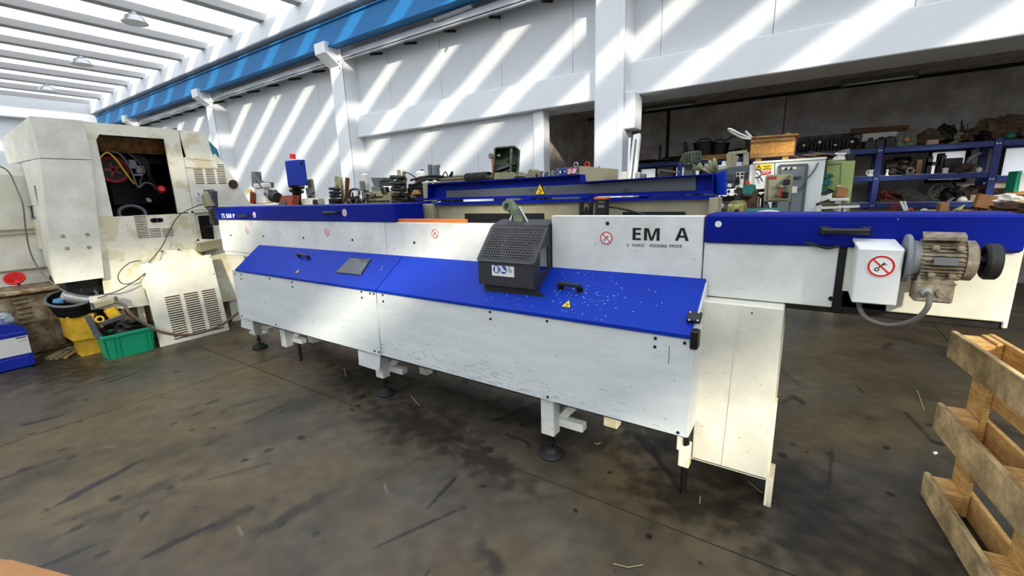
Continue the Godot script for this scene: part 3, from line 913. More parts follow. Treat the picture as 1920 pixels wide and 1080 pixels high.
	part(t, "rear_housing", MB.new().bb(-2.6, 1.2, -2.74, -0.42, 1.545, -2.8, 0.004).bb(-0.47, 1.2, -2.68, -0.42, 1.545, -2.75, 0.004), M.beige, "bare inner side of the rear housing")
	part(t, "housing_slot", MB.new().bb(-2.297, 1.3, -2.73, -1.566, 1.458, -2.745).bb(-0.985, 1.3, -2.73, -0.605, 1.466, -2.745), M.black)
	part(t, "rear_post", MB.new().bb(-2.720, 1.2, -2.68, -2.596, 1.54, -2.74, 0.004), M.beige)
	part(t, "dark_recess", MB.new().bb(-2.68, 1.2, -2.7, -2.720, 1.53, -2.72), M.black)
	var ra := MB.new()
	ra.bar(Vector3(-3.101, 1.536, -2.720), Vector3(-0.448, 1.549, -2.720), 0.03, 0.022)
	ra.bar(Vector3(-2.867, 1.578, -2.760), Vector3(-0.456, 1.575, -2.760), 0.03, 0.018)
	for px: Vector3 in [Vector3(-2.720, 1.553, -2.740), Vector3(-1.700, 1.557, -2.740), Vector3(-1.239, 1.559, -2.740), Vector3(-0.846, 1.557, -2.740)]:
		ra.box(px, Vector3(0.06, 0.02, 0.07), 0.003)
	part(t, "guide_rail", ra, M.blue)
	var ol := [Vector3(-2.701, 1.574, -2.800), Vector3(-0.463, 1.584, -2.800), Vector3(-0.469, 1.677, -2.800), Vector3(-1.279, 1.665, -2.800), Vector3(-1.287, 1.714, -2.800), Vector3(-2.689, 1.703, -2.800)]
	var lid := part(t, "open_lid", MB.new().prism(ol, Vector3(0, 0, -0.02)), M.blue, "blue lid hinged open, seen from inside")
	var fl := MB.new()
	for i in 5:
		var a: Vector3 = ol[i + 1]
		var b: Vector3 = ol[(i + 2) % 6]
		if i < 4 or true:
			fl.bar(a + Vector3(0, -0.003, 0.03), b + Vector3(0, -0.003, 0.03), 0.07, 0.006, Vector3(0, 1, 0) if absf(a.x - b.x) > 0.05 else Vector3.RIGHT)
	part(lid, "folded_edge", fl, M.blue)
	part(lid, "foam_lining", MB.new().prism([Vector3(-2.535, 1.584, -2.795), Vector3(-0.564, 1.587, -2.795), Vector3(-0.569, 1.667, -2.795), Vector3(-1.276, 1.650, -2.795), Vector3(-2.531, 1.641, -2.795)], Vector3(0, 0, 0.008)), M.slate)
	part(lid, "end_plate", MB.new().prism([Vector3(-0.466, 1.679, -2.780), Vector3(-0.458, 1.557, -2.780), Vector3(-0.390, 1.558, -2.660), Vector3(-0.399, 1.688, -2.660)], Vector3(0.012, 0, 0)), M.hood)
	for p: Vector3 in [Vector3(-1.699, 1.625, -2.785), Vector3(-1.560, 1.635, -2.785), Vector3(-1.000, 1.607, -2.785), Vector3(-0.978, 1.606, -2.785)]:
		part(lid, "screw", MB.new().cyl(p, p + Vector3(0, 0, 0.012), 0.007, -1, 8), M.slate)
	warn_sign(t, Vector3(-1.622, 1.588, -2.783), 0.088)
	var fm := MB.new()
	for p: Vector3 in [Vector3(-1.240, 1.503, -2.660), Vector3(-1.173, 1.502, -2.660)]:
		fm.box(p - Vector3(0, 0.03, 0), Vector3(0.022, 0.13, 0.03), 0.003)
	fm.box(Vector3(-1.206, 1.468, -2.660), Vector3(0.07, 0.03, 0.04), 0.004)
	fm.cyl(Vector3(-1.197, 1.493, -2.640), Vector3(-1.188, 1.494, -2.620), 0.012)
	part(t, "clamp", fm, M.iron)
	var sb := part(t, "sensor_box", MB.new().box(Vector3(-1.071, 1.500, -2.600), Vector3(0.075, 0.115, 0.05), 0.005), M.black)
	part(sb, "orange_cap", MB.new().box(Vector3(-1.072, 1.557, -2.600), Vector3(0.085, 0.014, 0.055), 0.003), M.orange)
	part(sb, "print", MB.new().box(Vector3(-1.067, 1.534, -2.573), Vector3(0.035, 0.007, 0.002)).box(Vector3(-1.067, 1.508, -2.573), Vector3(0.04, 0.016, 0.002)), M.grey)
	part(t, "sensor_cable", MB.new().tube([Vector3(-1.026, 1.503, -2.600), Vector3(-0.963, 1.497, -2.580), Vector3(-0.870, 1.478, -2.570), Vector3(-0.784, 1.454, -2.550)], 0.006), M.iron)
	# grey-green lever arm standing out of the guard
	var lv := MB.new()
	var ea := Vector3(-1.635, 1.516, -2.420)
	var eb := Vector3(-1.557, 1.462, -2.400)
	var ec := Vector3(-1.534, 1.381, -2.380)
	lv.prism([ea + Vector3(-0.03, 0.0, 0), ea + Vector3(-0.02, 0.042, 0), ea + Vector3(0.012, 0.05, 0), eb + Vector3(0.03, 0.02, 0), ec + Vector3(0.035, 0, 0), ec + Vector3(-0.02, 0, 0), eb + Vector3(-0.026, -0.005, 0), ea + Vector3(0.0, -0.03, 0)], Vector3(0, 0, 0.035))
	lv.cyl(ea + Vector3(0, 0.01, 0.03), ea + Vector3(0, 0.01, 0.05), 0.036, -1, 20)
	var lp := part(t, "lever_arm", lv, M.green_grey)
	part(lp, "pin", MB.new().cyl(ea + Vector3(0, 0.01, 0.048), ea + Vector3(0, 0.01, 0.055), 0.017, -1, 16), M.iron)
	part(lp, "rod", MB.new().cyl(Vector3(-1.542, 1.517, -2.380), Vector3(-1.457, 1.404, -2.360), 0.007).cyl(Vector3(-1.607, 1.475, -2.400), Vector3(-1.632, 1.394, -2.370), 0.007), M.steel)
	# dark perforated guard
	var gx0 := -1.695
	var gx1 := -1.29
	var pf := [Vector3(gx0, 1.06, -2.12), Vector3(gx0, 1.205, -2.12), Vector3(gx0, 1.40, -2.29), Vector3(gx0, 1.43, -2.4), Vector3(gx0, 1.06, -2.4)]
	var gd := MB.new()
	gd.prism([pf[0], pf[1], pf[2], pf[3], pf[4]], Vector3(0.012, 0, 0))
	# right cheek with a window cut in it
	var r := Vector3(gx1 - gx0 - 0.012, 0, 0)
	var wy0 := 1.14
	var wy1 := 1.27
	var wz0 := -2.2
	var wz1 := -2.3
	gd.prism([pf[0] + r, Vector3(gx1 - 0.012, wy0, -2.12), Vector3(gx1 - 0.012, wy0, -2.4), pf[4] + r], Vector3(0.012, 0, 0))
	gd.prism([Vector3(gx1 - 0.012, wy0, -2.12), pf[1] + r, Vector3(gx1 - 0.012, wy1, -2.177), Vector3(gx1 - 0.012, wy1, wz0), Vector3(gx1 - 0.012, wy0, wz0)], Vector3(0.012, 0, 0))
	gd.prism([Vector3(gx1 - 0.012, wy0, wz1), Vector3(gx1 - 0.012, wy1 + 0.02, wz1), Vector3(gx1 - 0.012, wy1 + 0.02, -2.4), Vector3(gx1 - 0.012, wy0, -2.4)], Vector3(0.012, 0, 0))
	gd.prism([Vector3(gx1 - 0.012, wy1, -2.177), pf[2] + r, pf[3] + r, Vector3(gx1 - 0.012, wy1 + 0.02, -2.4), Vector3(gx1 - 0.012, wy1 + 0.02, wz1), Vector3(gx1 - 0.012, wy1, wz0)], Vector3(0.012, 0, 0))
	gd.bb(gx0 + 0.0121, 1.061, -2.121, gx1 - 0.0121, 1.205, -2.13)
	gd.bb(gx0, 1.05, -2.12, gx1, 1.0599, -2.38)
	gd.prism([pf[2], pf[2] + Vector3(gx1 - gx0, 0, 0), pf[3] + Vector3(gx1 - gx0, 0, 0), pf[3]], Vector3(0, 0.008, 0))
	var gp := part(t, "guard", gd, M.guard, "dark grey guard box over the bar gripper")
	var sc := MB.new()
	var su := Vector3(0, 1.40 - 1.205, -2.29 + 2.12)
	var sn := Vector3.RIGHT.cross(su).normalized()
	var nu := 22
	var nv := 14
	for i in nu + 1:
		var xx := lerpf(gx0, gx1, float(i) / nu)
		sc.bar(Vector3(xx, 1.205, -2.12), Vector3(xx, 1.205, -2.12) + su, 0.0078 if i % nu else 0.02, 0.003, sn)
	for j in nv + 1:
		var o := Vector3(gx0, 1.205, -2.12) + su * (float(j) / nv)
		sc.bar(o, o + Vector3(gx1 - gx0, 0, 0), 0.0078 if j % nv else 0.02, 0.003, sn)
	part(gp, "perforated_screen", sc, M.guard).set_meta("kind", "stuff")
	part(gp, "inner_mechanism", MB.new().bb(-1.6, 1.2, -2.32, -1.45, 1.34, -2.36).cyl(Vector3(-1.58, 1.24, -2.27), Vector3(-1.4, 1.26, -2.27), 0.02).cyl(Vector3(-1.42, 1.32, -2.33), Vector3(-1.35, 1.32, -2.33), 0.03), M.slate)
	var pl := part(gp, "info_plate", MB.new().bb(-1.586, 1.112, -2.12, -1.423, 1.176, -2.116), M.sign_white, "small plate with two blue symbols and 15")
	var dc := MB.new()
	for c: Vector3 in [Vector3(-1.550, 1.153, -2.115), Vector3(-1.498, 1.153, -2.115)]:
		dc.cyl(c - Vector3(0, 0, 0.001), c + Vector3(0, 0, 0.0015), 0.024, -1, 24)
	part(t, "blue_symbol", dc, M.sign_blue)
	var g0 := Vector3(-1.550, 1.153, -2.115) + Vector3(0, 0, 0.0015)
	part(t, "white_symbol", MB.new().box(g0 + Vector3(0.001, 0, 0), Vector3(0.02, 0.036, 0.003), 0.0).box(g0 + Vector3(0.011, -0.002, 0), Vector3(0.008, 0.018, 0.003)), M.sign_white)
	var g1 := Vector3(-1.498, 1.153, -2.115) + Vector3(0, 0, 0.0015)
	part(t, "white_symbol", MB.new().prism([g1 + Vector3(-0.017, -0.012, 0), g1 + Vector3(0.018, -0.012, 0), g1 + Vector3(0.018, -0.004, 0), g1 + Vector3(0.0, 0.004, 0), g1 + Vector3(-0.003, 0.016, 0), g1 + Vector3(-0.017, 0.016, 0)], Vector3(0, 0, 0.0015)), M.sign_white)
	lettering(t, "lettering", "15", -1.465, -1.438, 1.137, 1.160, -2.117, M.slate)
	lettering(t, "lettering", "MAX", -1.464, -1.449, 1.166, 1.173, -2.117, M.slate)
	# chute below the guard, cut through the hood
	var ch1 := MB.new()
	ch1.prism([Vector3(-1.66, 1.06, -2.14), Vector3(-1.3, 1.06, -2.14), Vector3(-1.226, 1.008, -2.140), Vector3(-1.660, 1.001, -2.131)], Vector3(0, 0, -0.01))
	part(t, "chute", ch1, M.dark)
	part(t, "chute_hole", MB.new().prism([Vector3(-1.671, 1.003, -2.134) + nn * 0.003, Vector3(-1.477, 1.008, -2.140) + nn * 0.003, Vector3(-1.537, 1.051, -2.200) + nn * 0.05, Vector3(-1.676, 1.053, -2.202) + nn * 0.05], nn * 0.003), M.black)
	# gear cover box with the motor and hand wheel
	var bx := part(t, "gear_cover", MB.new().bb(0.176, 1.135, -2.15, 0.312, 1.352, -2.36, 0.004).prism([Vector3(0.176, 1.352, -2.155), Vector3(0.312, 1.352, -2.155), Vector3(0.3, 1.375, -2.34), Vector3(0.165, 1.375, -2.34)], Vector3(0, -0.01, 0)), M.white_clean, "white gear cover box with a warning sign")
	part(t, "cover_gap", MB.new().bb(0.125, 1.04, -2.36, 0.155, 1.335, -2.4).bb(0.155, 1.05, -2.35, 0.31, 1.14, -2.37), M.black)
	ban_sign(t, Vector3(0.250, 1.286, -2.149), 0.041)
	var ax := Vector3(1, 0, 0)
	var mc := Vector3(0.325, 1.312, -2.22)
	part(t, "motor_flange", MB.new().lathe([Vector2(0, 0), Vector2(0.09, 0), Vector2(0.092, 0.003), Vector2(0.092, 0.012), Vector2(0.088, 0.016), Vector2(0.07, 0.024), Vector2(0.066, 0.04), Vector2(0, 0.04)], mc + Vector3(-0.005, 0, 0), ax, 36), M.motor_grey)
	var mt := part(t, "motor", MB.new().lathe([Vector2(0, 0.02), Vector2(0.064, 0.02), Vector2(0.064, 0.155), Vector2(0.073, 0.157), Vector2(0.073, 0.182), Vector2(0.06, 0.19), Vector2(0, 0.19)], mc, ax, 28), M.motor, "dusty beige electric motor with ribs")
	part(mt, "cooling_ribs", MB.new().fins(mc + Vector3(0.04, 0, 0), mc + Vector3(0.153, 0, 0), 0.062, 0.014, 0.0035, 30), M.motor)
	part(mt, "top_cover", MB.new().prism([mc + Vector3(0.035, 0.076, 0.055), mc + Vector3(0.15, 0.076, 0.055), mc + Vector3(0.158, 0.088, -0.02), mc + Vector3(0.045, 0.088, -0.04)], Vector3(0, 0.012, 0)), M.motor)
	for p: Vector3 in [Vector3(0.07, 0.05, 0.068), Vector3(0.135, 0.05, 0.068), Vector3(0.07, -0.05, 0.068), Vector3(0.125, -0.05, 0.068)]:
		part(mt, "mounting_lug", MB.new().box(mc + p, Vector3(0.02, 0.018, 0.02), 0.003), M.motor)
	part(mt, "rating_plate", MB.new().box(mc + Vector3(0.1, 0.004, 0.082), Vector3(0.065, 0.028, 0.003), 0.001), M.grey, "blank grey rating plate")
	part(mt, "terminal_box", MB.new().box(mc + Vector3(0.085, -0.115, 0.025), Vector3(0.11, 0.075, 0.08), 0.006).box(mc + Vector3(0.085, -0.08, 0.025), Vector3(0.116, 0.006, 0.086), 0.002).box(mc + Vector3(0.085, -0.07, 0.02), Vector3(0.1, 0.03, 0.07), 0.004), M.motor)
	part(mt, "gland", MB.new().cyl(mc + Vector3(0.065, -0.115, 0.06), mc + Vector3(0.065, -0.115, 0.085), 0.018, 0.014, 14), M.alu)
	part(mt, "plug_screw", MB.new().cyl(mc + Vector3(0.108, -0.115, 0.06), mc + Vector3(0.108, -0.115, 0.07), 0.017, -1, 16).box(mc + Vector3(0.108, -0.115, 0.07), Vector3(0.022, 0.003, 0.003), 0, Basis(Vector3.BACK, -0.8)), M.motor)
	part(t, "motor_cable", MB.new().tube([mc + Vector3(0.065, -0.115, 0.08), mc + Vector3(0.067, -0.125, 0.12), mc + Vector3(0.06, -0.17, 0.13), mc + Vector3(0.03, -0.22, 0.11), mc + Vector3(-0.03, -0.255, 0.07), mc + Vector3(-0.09, -0.245, 0.03), mc + Vector3(-0.115, -0.21, 0.0), mc + Vector3(-0.115, -0.16, -0.02)], 0.009, 10, 6), M.hose_grey)
	var wh := part(t, "hand_wheel", MB.new().lathe([Vector2(0.02, 0.0), Vector2(0.048, 0.0), Vector2(0.05, -0.012), Vector2(0.058, -0.012), Vector2(0.065, -0.004), Vector2(0.064, 0.022), Vector2(0.058, 0.028), Vector2(0, 0.028)], mc + Vector3(0.222, 0, 0), ax, 32), M.rubber, "black hand wheel")
	part(wh, "hub", MB.new().cyl(mc + Vector3(0.185, 0, 0), mc + Vector3(0.23, 0, 0), 0.018, -1, 18), M.black)
	# end cabinet under the right end
	part(t, "end_cabinet", MB.new().bb(-0.4, 0.18, -2.25, -0.050, 1.055, -2.7, 0.005).prism([Vector3(-0.4, 0.18, -2.25), Vector3(-0.055, 0.18, -2.25), Vector3(-0.055, 0.1, -2.4), Vector3(-0.4, 0.1, -2.4)], Vector3(0, 0.01, 0)), M.cream_plain, "cream sheet-metal end cabinet")
	part(t, "cabinet_fold", MB.new().bar(Vector3(-0.227, 1.045, -2.249), Vector3(-0.249, 0.191, -2.249), 0.006, 0.006), M.cream_plain)
	for b: Vector3 in [Vector3(-0.392, 1.008, -2.250), Vector3(-0.396, 0.685, -2.250), Vector3(-0.400, 0.365, -2.250), Vector3(-0.176, 1.020, -2.250)]:
		part(t, "bolt", MB.new().cyl(b, b + Vector3(0, 0, 0.003), 0.004, -1, 8), M.rubber)
	part(t, "end_plate", MB.new().prism([Vector3(-0.052, 0.02, -2.28), Vector3(-0.052, 0.55, -2.36), Vector3(-0.052, 0.55, -2.42), Vector3(-0.052, 0.0, -2.42)], Vector3(0.012, 0, 0)).bb(-0.052, 0, -2.3, -0.02, 0.16, -2.46, 0.004), M.cream, "chipped cream foot plate at the right end")
	part(t, "corner_post", MB.new().bb(-0.45, 0.17, -2.16, -0.395, 0.3, -2.22, 0.005).bb(-0.45, 0.29, -2.12, -0.43, 0.42, -2.2), M.cream)
	part(t, "jack_screw", MB.new().cyl(Vector3(-0.42, 0.17, -2.19), Vector3(-0.42, 0.03, -2.19), 0.017, -1, 10).cyl(Vector3(-0.42, 0.03, -2.19), Vector3(-0.42, 0.0, -2.19), 0.008, 0.012, 8), M.oily)
	part(t, "jack_nut", MB.new().cyl(Vector3(-0.42, 0.42, -2.18), Vector3(-0.42, 0.28, -2.18), 0.02), M.oily)
	# legs with braces and leveling feet
	var legs := [[-4.97, -2.24, 1], [-4.27, -2.2, 0], [-2.79, -2.18, 1], [-1.19, -2.13, 1]]
	for i in 4:
		var lx: float = legs[i][0]
		var lz: float = legs[i][1]
		var lg1 := MB.new()
		lg1.bb(lx - 0.045, 0.16, lz + 0.05, lx + 0.045, 0.42, lz - 0.03, 0.005)
		lg1.bar(Vector3(lx, 0.2, lz - 0.02), Vector3(lx + 0.12, 0.34, lz - 0.1), 0.03, 0.05)
		lg1.bb(lx, 0.2, lz - 0.02, lx + 0.2, 0.25, lz - 0.08, 0.004)
		part(t, "leg", lg1, M.white)
		if legs[i][2]:
			var ft := part(t, "leveling_foot", MB.new().lathe([Vector2(0, 0), Vector2(0.075, 0), Vector2(0.078, 0.012), Vector2(0.07, 0.024), Vector2(0.05, 0.034), Vector2(0.035, 0.056), Vector2(0.02, 0.06), Vector2(0, 0.06)], Vector3(lx, 0, lz), Vector3.UP, 28), M.rubber, "round black leveling foot")
			part(ft, "stud", MB.new().cyl(Vector3(lx, 0.05, lz), Vector3(lx, 0.18, lz), 0.012, -1, 10).cyl(Vector3(lx, 0.09, lz), Vector3(lx, 0.11, lz), 0.024, -1, 6), M.oily)
		else:
			part(t, "jack_screw", MB.new().cyl(Vector3(lx + 0.1, 0.22, lz - 0.05), Vector3(lx + 0.1, 0.0, lz - 0.05), 0.016, -1, 10), M.oily)
	part(t, "skirt_plate", MB.new().prism([Vector3(-2.951, 0.389, -2.070), Vector3(-2.674, 0.396, -2.070), Vector3(-2.706, 0.260, -2.070), Vector3(-2.958, 0.263, -2.070)], Vector3(0, 0, -0.01)), M.white_clean)
	part(t, "skirt_plate", MB.new().prism([Vector3(-4.925, 0.406, -2.080), Vector3(-4.691, 0.392, -2.080), Vector3(-4.702, 0.286, -2.080), Vector3(-4.965, 0.288, -2.080)], Vector3(0, 0, -0.01)), M.white_clean)
	# rear legs, so that the machine stands
	for lx: float in [-4.6, -2.8, -1.0, -0.2, 0.45]:
		if lx < 0:
			part(t, "leg", MB.new().bb(lx - 0.05, 0, -2.62, lx + 0.05, 0.5, -2.7, 0.005), M.cream)
	part(t, "left_support", MB.new().bb(-5.6, 0.02, -2.5, -5.52, 1.0, -2.58, 0.005).bb(-5.66, 0, -2.45, -5.46, 0.02, -2.63), M.white_clean)
	# small hydraulic head at the far left end
	var hd := part(t, "nose_bracket", MB.new().bar(Vector3(-6.118, 1.755, -2.500), Vector3(-6.219, 1.343, -2.500), 0.12, 0.06, Vector3.BACK).box(Vector3(-6.213, 1.738, -2.500), Vector3(0.2, 0.06, 0.05), 0.006), M.slate)
	part(hd, "cylinder", MB.new().cyl(Vector3(-6.162, 1.699, -2.450), Vector3(-6.130, 1.557, -2.450), 0.06, -1, 16).cyl(Vector3(-6.142, 1.711, -2.450), Vector3(-6.162, 1.699, -2.450), 0.045), M.khaki)
	part(hd, "piston_rod", MB.new().cyl(Vector3(-6.130, 1.557, -2.450), Vector3(-6.134, 1.361, -2.450), 0.025, -1, 12).cyl(Vector3(-6.130, 1.557, -2.450), Vector3(-6.128, 1.524, -2.450), 0.04), M.steel_dull)
	part(hd, "nose_tube", MB.new().cyl(Vector3(-5.9, 1.28, -2.52), Vector3(-5.7, 1.28, -2.52), 0.05, -1, 14).bb(-5.85, 1.15, -2.46, -5.74, 1.36, -2.6), M.iron)

# ---------------------------------------------------------------- the stripped cream turning machine at the left
func zy(z: float, y: float, x := -6.4) -> Vector3:
	return Vector3(x, y, z)

func louvres(parent: Node3D, called: String, x: float, z0: float, y0: float, z1: float, y1: float, count: int, m: Material, slot: Material) -> void:   # rows of stamped slots in a panel facing +x
	var a := MB.new()
	var b := MB.new()
	for i in count:
		var y := lerpf(y0, y1, (i + 0.5) / count)
		var h := absf(y1 - y0) / count
		b.bb(x, y - h * 0.32, z0, x + 0.003, y + h * 0.18, z1)
		a.prism([Vector3(x, y + h * 0.42, z0), Vector3(x + 0.008, y + h * 0.12, z0), Vector3(x, y + h * 0.12, z0)], Vector3(0, 0, z1 - z0))
	part(parent, called, a, m).set_meta("kind", "stuff")
	part(parent, called + "_slots", b, slot).set_meta("kind", "stuff")

func turning_machine() -> void:
	var t := thing("turning_machine", "big dirty cream turning machine with its side opened up", "machine", Vector3(-7.2, 0, -2.0))
	var X := -6.4
	# side sheet built round the opening
	var sh := MB.new()
	var d := Vector3(-0.03, 0, 0)
	sh.prism([zy(-1.5, 2.48), zy(-2.3, 2.48), zy(-2.3, 2.36), zy(-1.62, 2.36), zy(-1.585, 2.3), zy(-1.5, 2.3)], d)
	part(t, "top_rail", sh, M.cream)
	part(t, "door_post", MB.new().prism([zy(-1.44, 2.3), zy(-1.585, 2.3), zy(-1.585, 1.49), zy(-1.42, 1.49)], d), M.cream_plain)
	part(t, "side_panel", MB.new().prism([zy(-2.2, 2.36), zy(-2.3, 2.36), zy(-2.3, 2.48), zy(-2.36, 2.48), zy(-2.36, 1.5), zy(-2.2, 1.5)], d), M.cream, "narrow stained strip right of the opening")
	var sp := part(t, "side_panel", MB.new().prism([zy(-2.365, 2.05), zy(-2.72, 2.22), zy(-2.8, 2.12), zy(-3.12, 1.45), zy(-2.365, 1.45)], d), M.cream_plain, "large louvred panel right of the opening")
	part(t, "cover_plate", MB.new().prism([zy(-2.365, 2.46), zy(-2.66, 2.44), zy(-2.69, 2.13, -6.385), zy(-2.39, 2.15, -6.385)], Vector3(-0.02, 0, 0)).prism([zy(-2.365, 2.16, -6.39), zy(-2.7, 2.16, -6.39), zy(-2.72, 2.2, -6.39), zy(-2.72, 2.04, -6.39), zy(-2.365, 2.04, -6.39)], Vector3(-0.02, 0, 0)), M.cream, "square stained cover plate")
	var vent := [-2.444, -2.562, -2.692, -2.805]
	var vw := 0.095
	for i in 3:
		var z: float = lerpf(-2.444, -2.704, i / 2.0)
		louvres(sp, "vent", X, z, 1.842, z - vw, 2.101, 12, M.cream, M.brown)
	var hc := Vector3(-6.400, 1.836, -2.876)
	var pr := part(sp, "port", MB.new().cyl(hc + Vector3(-0.01, 0, 0), hc + Vector3(0.004, 0, 0), 0.062, -1, 28), M.brown, "round dark port")
	part(sp, "port_rim", MB.new().hoop(hc + Vector3(0.003, 0, 0), Vector3.RIGHT, 0.064, 0.005, 28, 6), M.cream)
	part(sp, "instruction_plate", MB.new().prism([Vector3(-6.398, 1.764, -2.411), Vector3(-6.398, 1.763, -2.511), Vector3(-6.398, 1.597, -2.515), Vector3(-6.398, 1.600, -2.414)], Vector3(0.003, 0, 0)), M.sign_white)
	part(sp, "plate_drawing", MB.new().bar(Vector3(-6.394, 1.731, -2.445), Vector3(-6.394, 1.698, -2.458), 0.012, 0.002, Vector3.RIGHT).bar(Vector3(-6.394, 1.673, -2.418), Vector3(-6.394, 1.670, -2.507), 0.004, 0.002, Vector3.RIGHT).bar(Vector3(-6.394, 1.653, -2.421), Vector3(-6.394, 1.619, -2.457), 0.005, 0.002, Vector3.RIGHT).bar(Vector3(-6.394, 1.619, -2.457), Vector3(-6.394, 1.651, -2.492), 0.004, 0.002, Vector3.RIGHT), M.slate)
	# lower panel with its slots, and the spindle hole frame
	var lp := part(t, "lower_panel", MB.new().prism([zy(-1.42, 1.488), zy(-2.36, 1.488), zy(-2.36, 0.5), zy(-1.36, 0.5)], d), M.cream, "stained lower panel below the opening")
	var v0 := -1.762
	louvres(lp, "vent", X, -1.763, 1.230, -1.870, 1.492, 14, M.cream, M.brown)
	louvres(lp, "vent", X, -1.880, 1.226, -1.987, 1.342, 6, M.cream, M.brown)
	louvres(lp, "vent", X, -2.003, 1.226, -2.110, 1.332, 6, M.cream, M.brown)
	var sl := Vector3(-6.398, 1.424, -1.971)
	part(lp, "slot_handle", MB.new().box(sl, Vector3(0.006, 0.05, 0.075), 0.002).cyl(sl + Vector3(-0.003, 0, -0.04), sl + Vector3(0.003, 0, -0.04), 0.025, -1, 14).cyl(sl + Vector3(-0.003, 0, 0.04), sl + Vector3(0.003, 0, 0.04), 0.025, -1, 14), M.black)
	var fr := MB.new()
	var q := [Vector3(-6.400, 1.512, -2.331), Vector3(-6.400, 1.520, -2.589), Vector3(-6.400, 1.114, -2.575), Vector3(-6.400, 1.139, -2.335)]
	for i in 4:
		fr.bar(q[i], q[(i + 1) % 4], 0.05, 0.04, Vector3.RIGHT)
	part(t, "spindle_frame", fr, M.cream)
	part(t, "right_panel", MB.new().prism([zy(-2.365, 1.45), zy(-2.4, 1.45), zy(-2.4, 0.6), zy(-2.365, 0.6)], d).prism([zy(-2.38, 1.06), zy(-3.1, 1.06), zy(-3.1, 0.3), zy(-2.38, 0.3)], d).prism([zy(-2.66, 1.45), zy(-3.1, 1.45), zy(-3.1, 1.06), zy(-2.66, 1.06)], d), M.cream)
	part(t, "spindle_recess", MB.new().bb(-6.75, 1.02, -2.3, -6.8, 1.5, -2.7), M.black)
	part(t, "spindle_nose", MB.new().cyl(Vector3(-6.75, 1.2, -2.53), Vector3(-6.5, 1.2, -2.53), 0.1, -1, 18).hoop(Vector3(-6.5, 1.2, -2.53), Vector3.RIGHT, 0.1, 0.018), M.iron)
	part(t, "shelf_bracket", MB.new().prism([Vector3(-6.380, 1.114, -2.323), Vector3(-6.380, 1.141, -2.584), Vector3(-6.380, 1.045, -2.569), Vector3(-6.380, 1.006, -2.318)], Vector3(0.1, 0, 0)), M.khaki)
	# interior: dark chamber with the red motor and wiring
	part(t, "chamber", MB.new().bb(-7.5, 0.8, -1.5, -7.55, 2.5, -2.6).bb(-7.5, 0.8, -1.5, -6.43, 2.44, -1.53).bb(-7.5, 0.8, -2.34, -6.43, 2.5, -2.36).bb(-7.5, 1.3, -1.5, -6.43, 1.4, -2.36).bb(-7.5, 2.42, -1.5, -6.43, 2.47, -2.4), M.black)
	part(t, "oily_beam", MB.new().prism([zy(-1.5, 2.36, -6.5), zy(-2.34, 2.36, -6.5), zy(-2.34, 2.2, -6.62), zy(-1.5, 2.2, -6.62)], Vector3(-0.02, 0, 0)), flat(Color(0.6, 0.45, 0.24), 0.5, 0, M.rust.albedo_texture, 2.5), "oily brown beam across the top of the opening")
	part(t, "inner_frame", MB.new().bb(-6.8, 2.1, -1.55, -6.9, 2.22, -2.34).bb(-7.2, 1.6, -1.8, -7.4, 2.1, -2.3, 0.02), M.oily)
	var mr := Vector3(-6.750, 2.017, -1.763)
	var rm := part(t, "fan_motor", MB.new().cyl(mr + Vector3(-0.25, 0, 0), mr, 0.15, -1, 24).hoop(mr, Vector3.RIGHT, 0.14, 0.015, 24, 6), M.motor_red, "dark red motor inside the opening")
	var fan := MB.new()
	fan.cyl(mr + Vector3(0.0, 0, 0), mr + Vector3(0.004, 0, 0), 0.115, -1, 20)
	part(rm, "fan_cover", fan, M.oily)
	var sp2 := MB.new()
	for i in 5:
		var an := TAU * i / 5
		sp2.bar(mr + Vector3(0.006, 0, 0), mr + Vector3(0.006, sin(an) * 0.08, cos(an) * 0.08), 0.025, 0.006, Vector3.RIGHT)
	part(rm, "fan_blade", sp2, M.motor_red)
	var wires := [[[185,300],[200,285],[218,300],[235,330],[250,345]], [[205,285],[225,290],[245,320],[262,352],[275,350]], [[235,285],[255,300],[270,330],[268,350]], [[262,350],[275,345],[290,352],[296,362]]]
	var w0 := [[Vector3(-6.600, 2.108, -1.614), Vector3(-6.600, 2.193, -1.701), Vector3(-6.600, 2.115, -1.771), Vector3(-6.620, 1.970, -1.837), Vector3(-6.650, 1.851, -1.904)], [Vector3(-6.620, 2.208, -1.736), Vector3(-6.600, 2.176, -1.819), Vector3(-6.600, 2.024, -1.880), Vector3(-6.620, 1.819, -1.920), Vector3(-6.650, 1.845, -1.984)], [Vector3(-6.600, 2.214, -1.873), Vector3(-6.600, 2.123, -1.956), Vector3(-6.620, 2.017, -2.004), Vector3(-6.650, 1.851, -1.954)], [Vector3(-6.600, 1.806, -1.912), Vector3(-6.600, 1.862, -1.993), Vector3(-6.600, 1.843, -2.062), Vector3(-6.650, 1.781, -2.110)]]
	for i in 4:
		part(t, "wire", MB.new().tube(w0[i], 0.009, 6), [M.yellow, M.grey, M.steel_dull, M.hose_grey][i])
	var ct := MB.new()
	for i in 5:
		ct.tube([Vector3(-6.700, 2.237, -1.924) + Vector3(0, -0.01 * i, -0.02 * i), Vector3(-6.650, 2.098, -1.996) + Vector3(0, 0, -0.02 * i), Vector3(-6.700, 1.948, -2.079) + Vector3(0, -0.02 * i, 0), Vector3(-6.800, 1.824, -2.197) + Vector3(0, -0.04 * i, 0)], 0.012, 6)
	part(t, "wire_bundle", ct, M.rubber)
	part(t, "terminal_block", MB.new().box(Vector3(-6.650, 2.077, -1.922), Vector3(0.06, 0.1, 0.07), 0.004).box(Vector3(-6.650, 2.018, -1.982), Vector3(0.06, 0.09, 0.08), 0.004).box(Vector3(-6.620, 1.954, -1.943), Vector3(0.03, 0.02, 0.1), 0.003), M.grey)
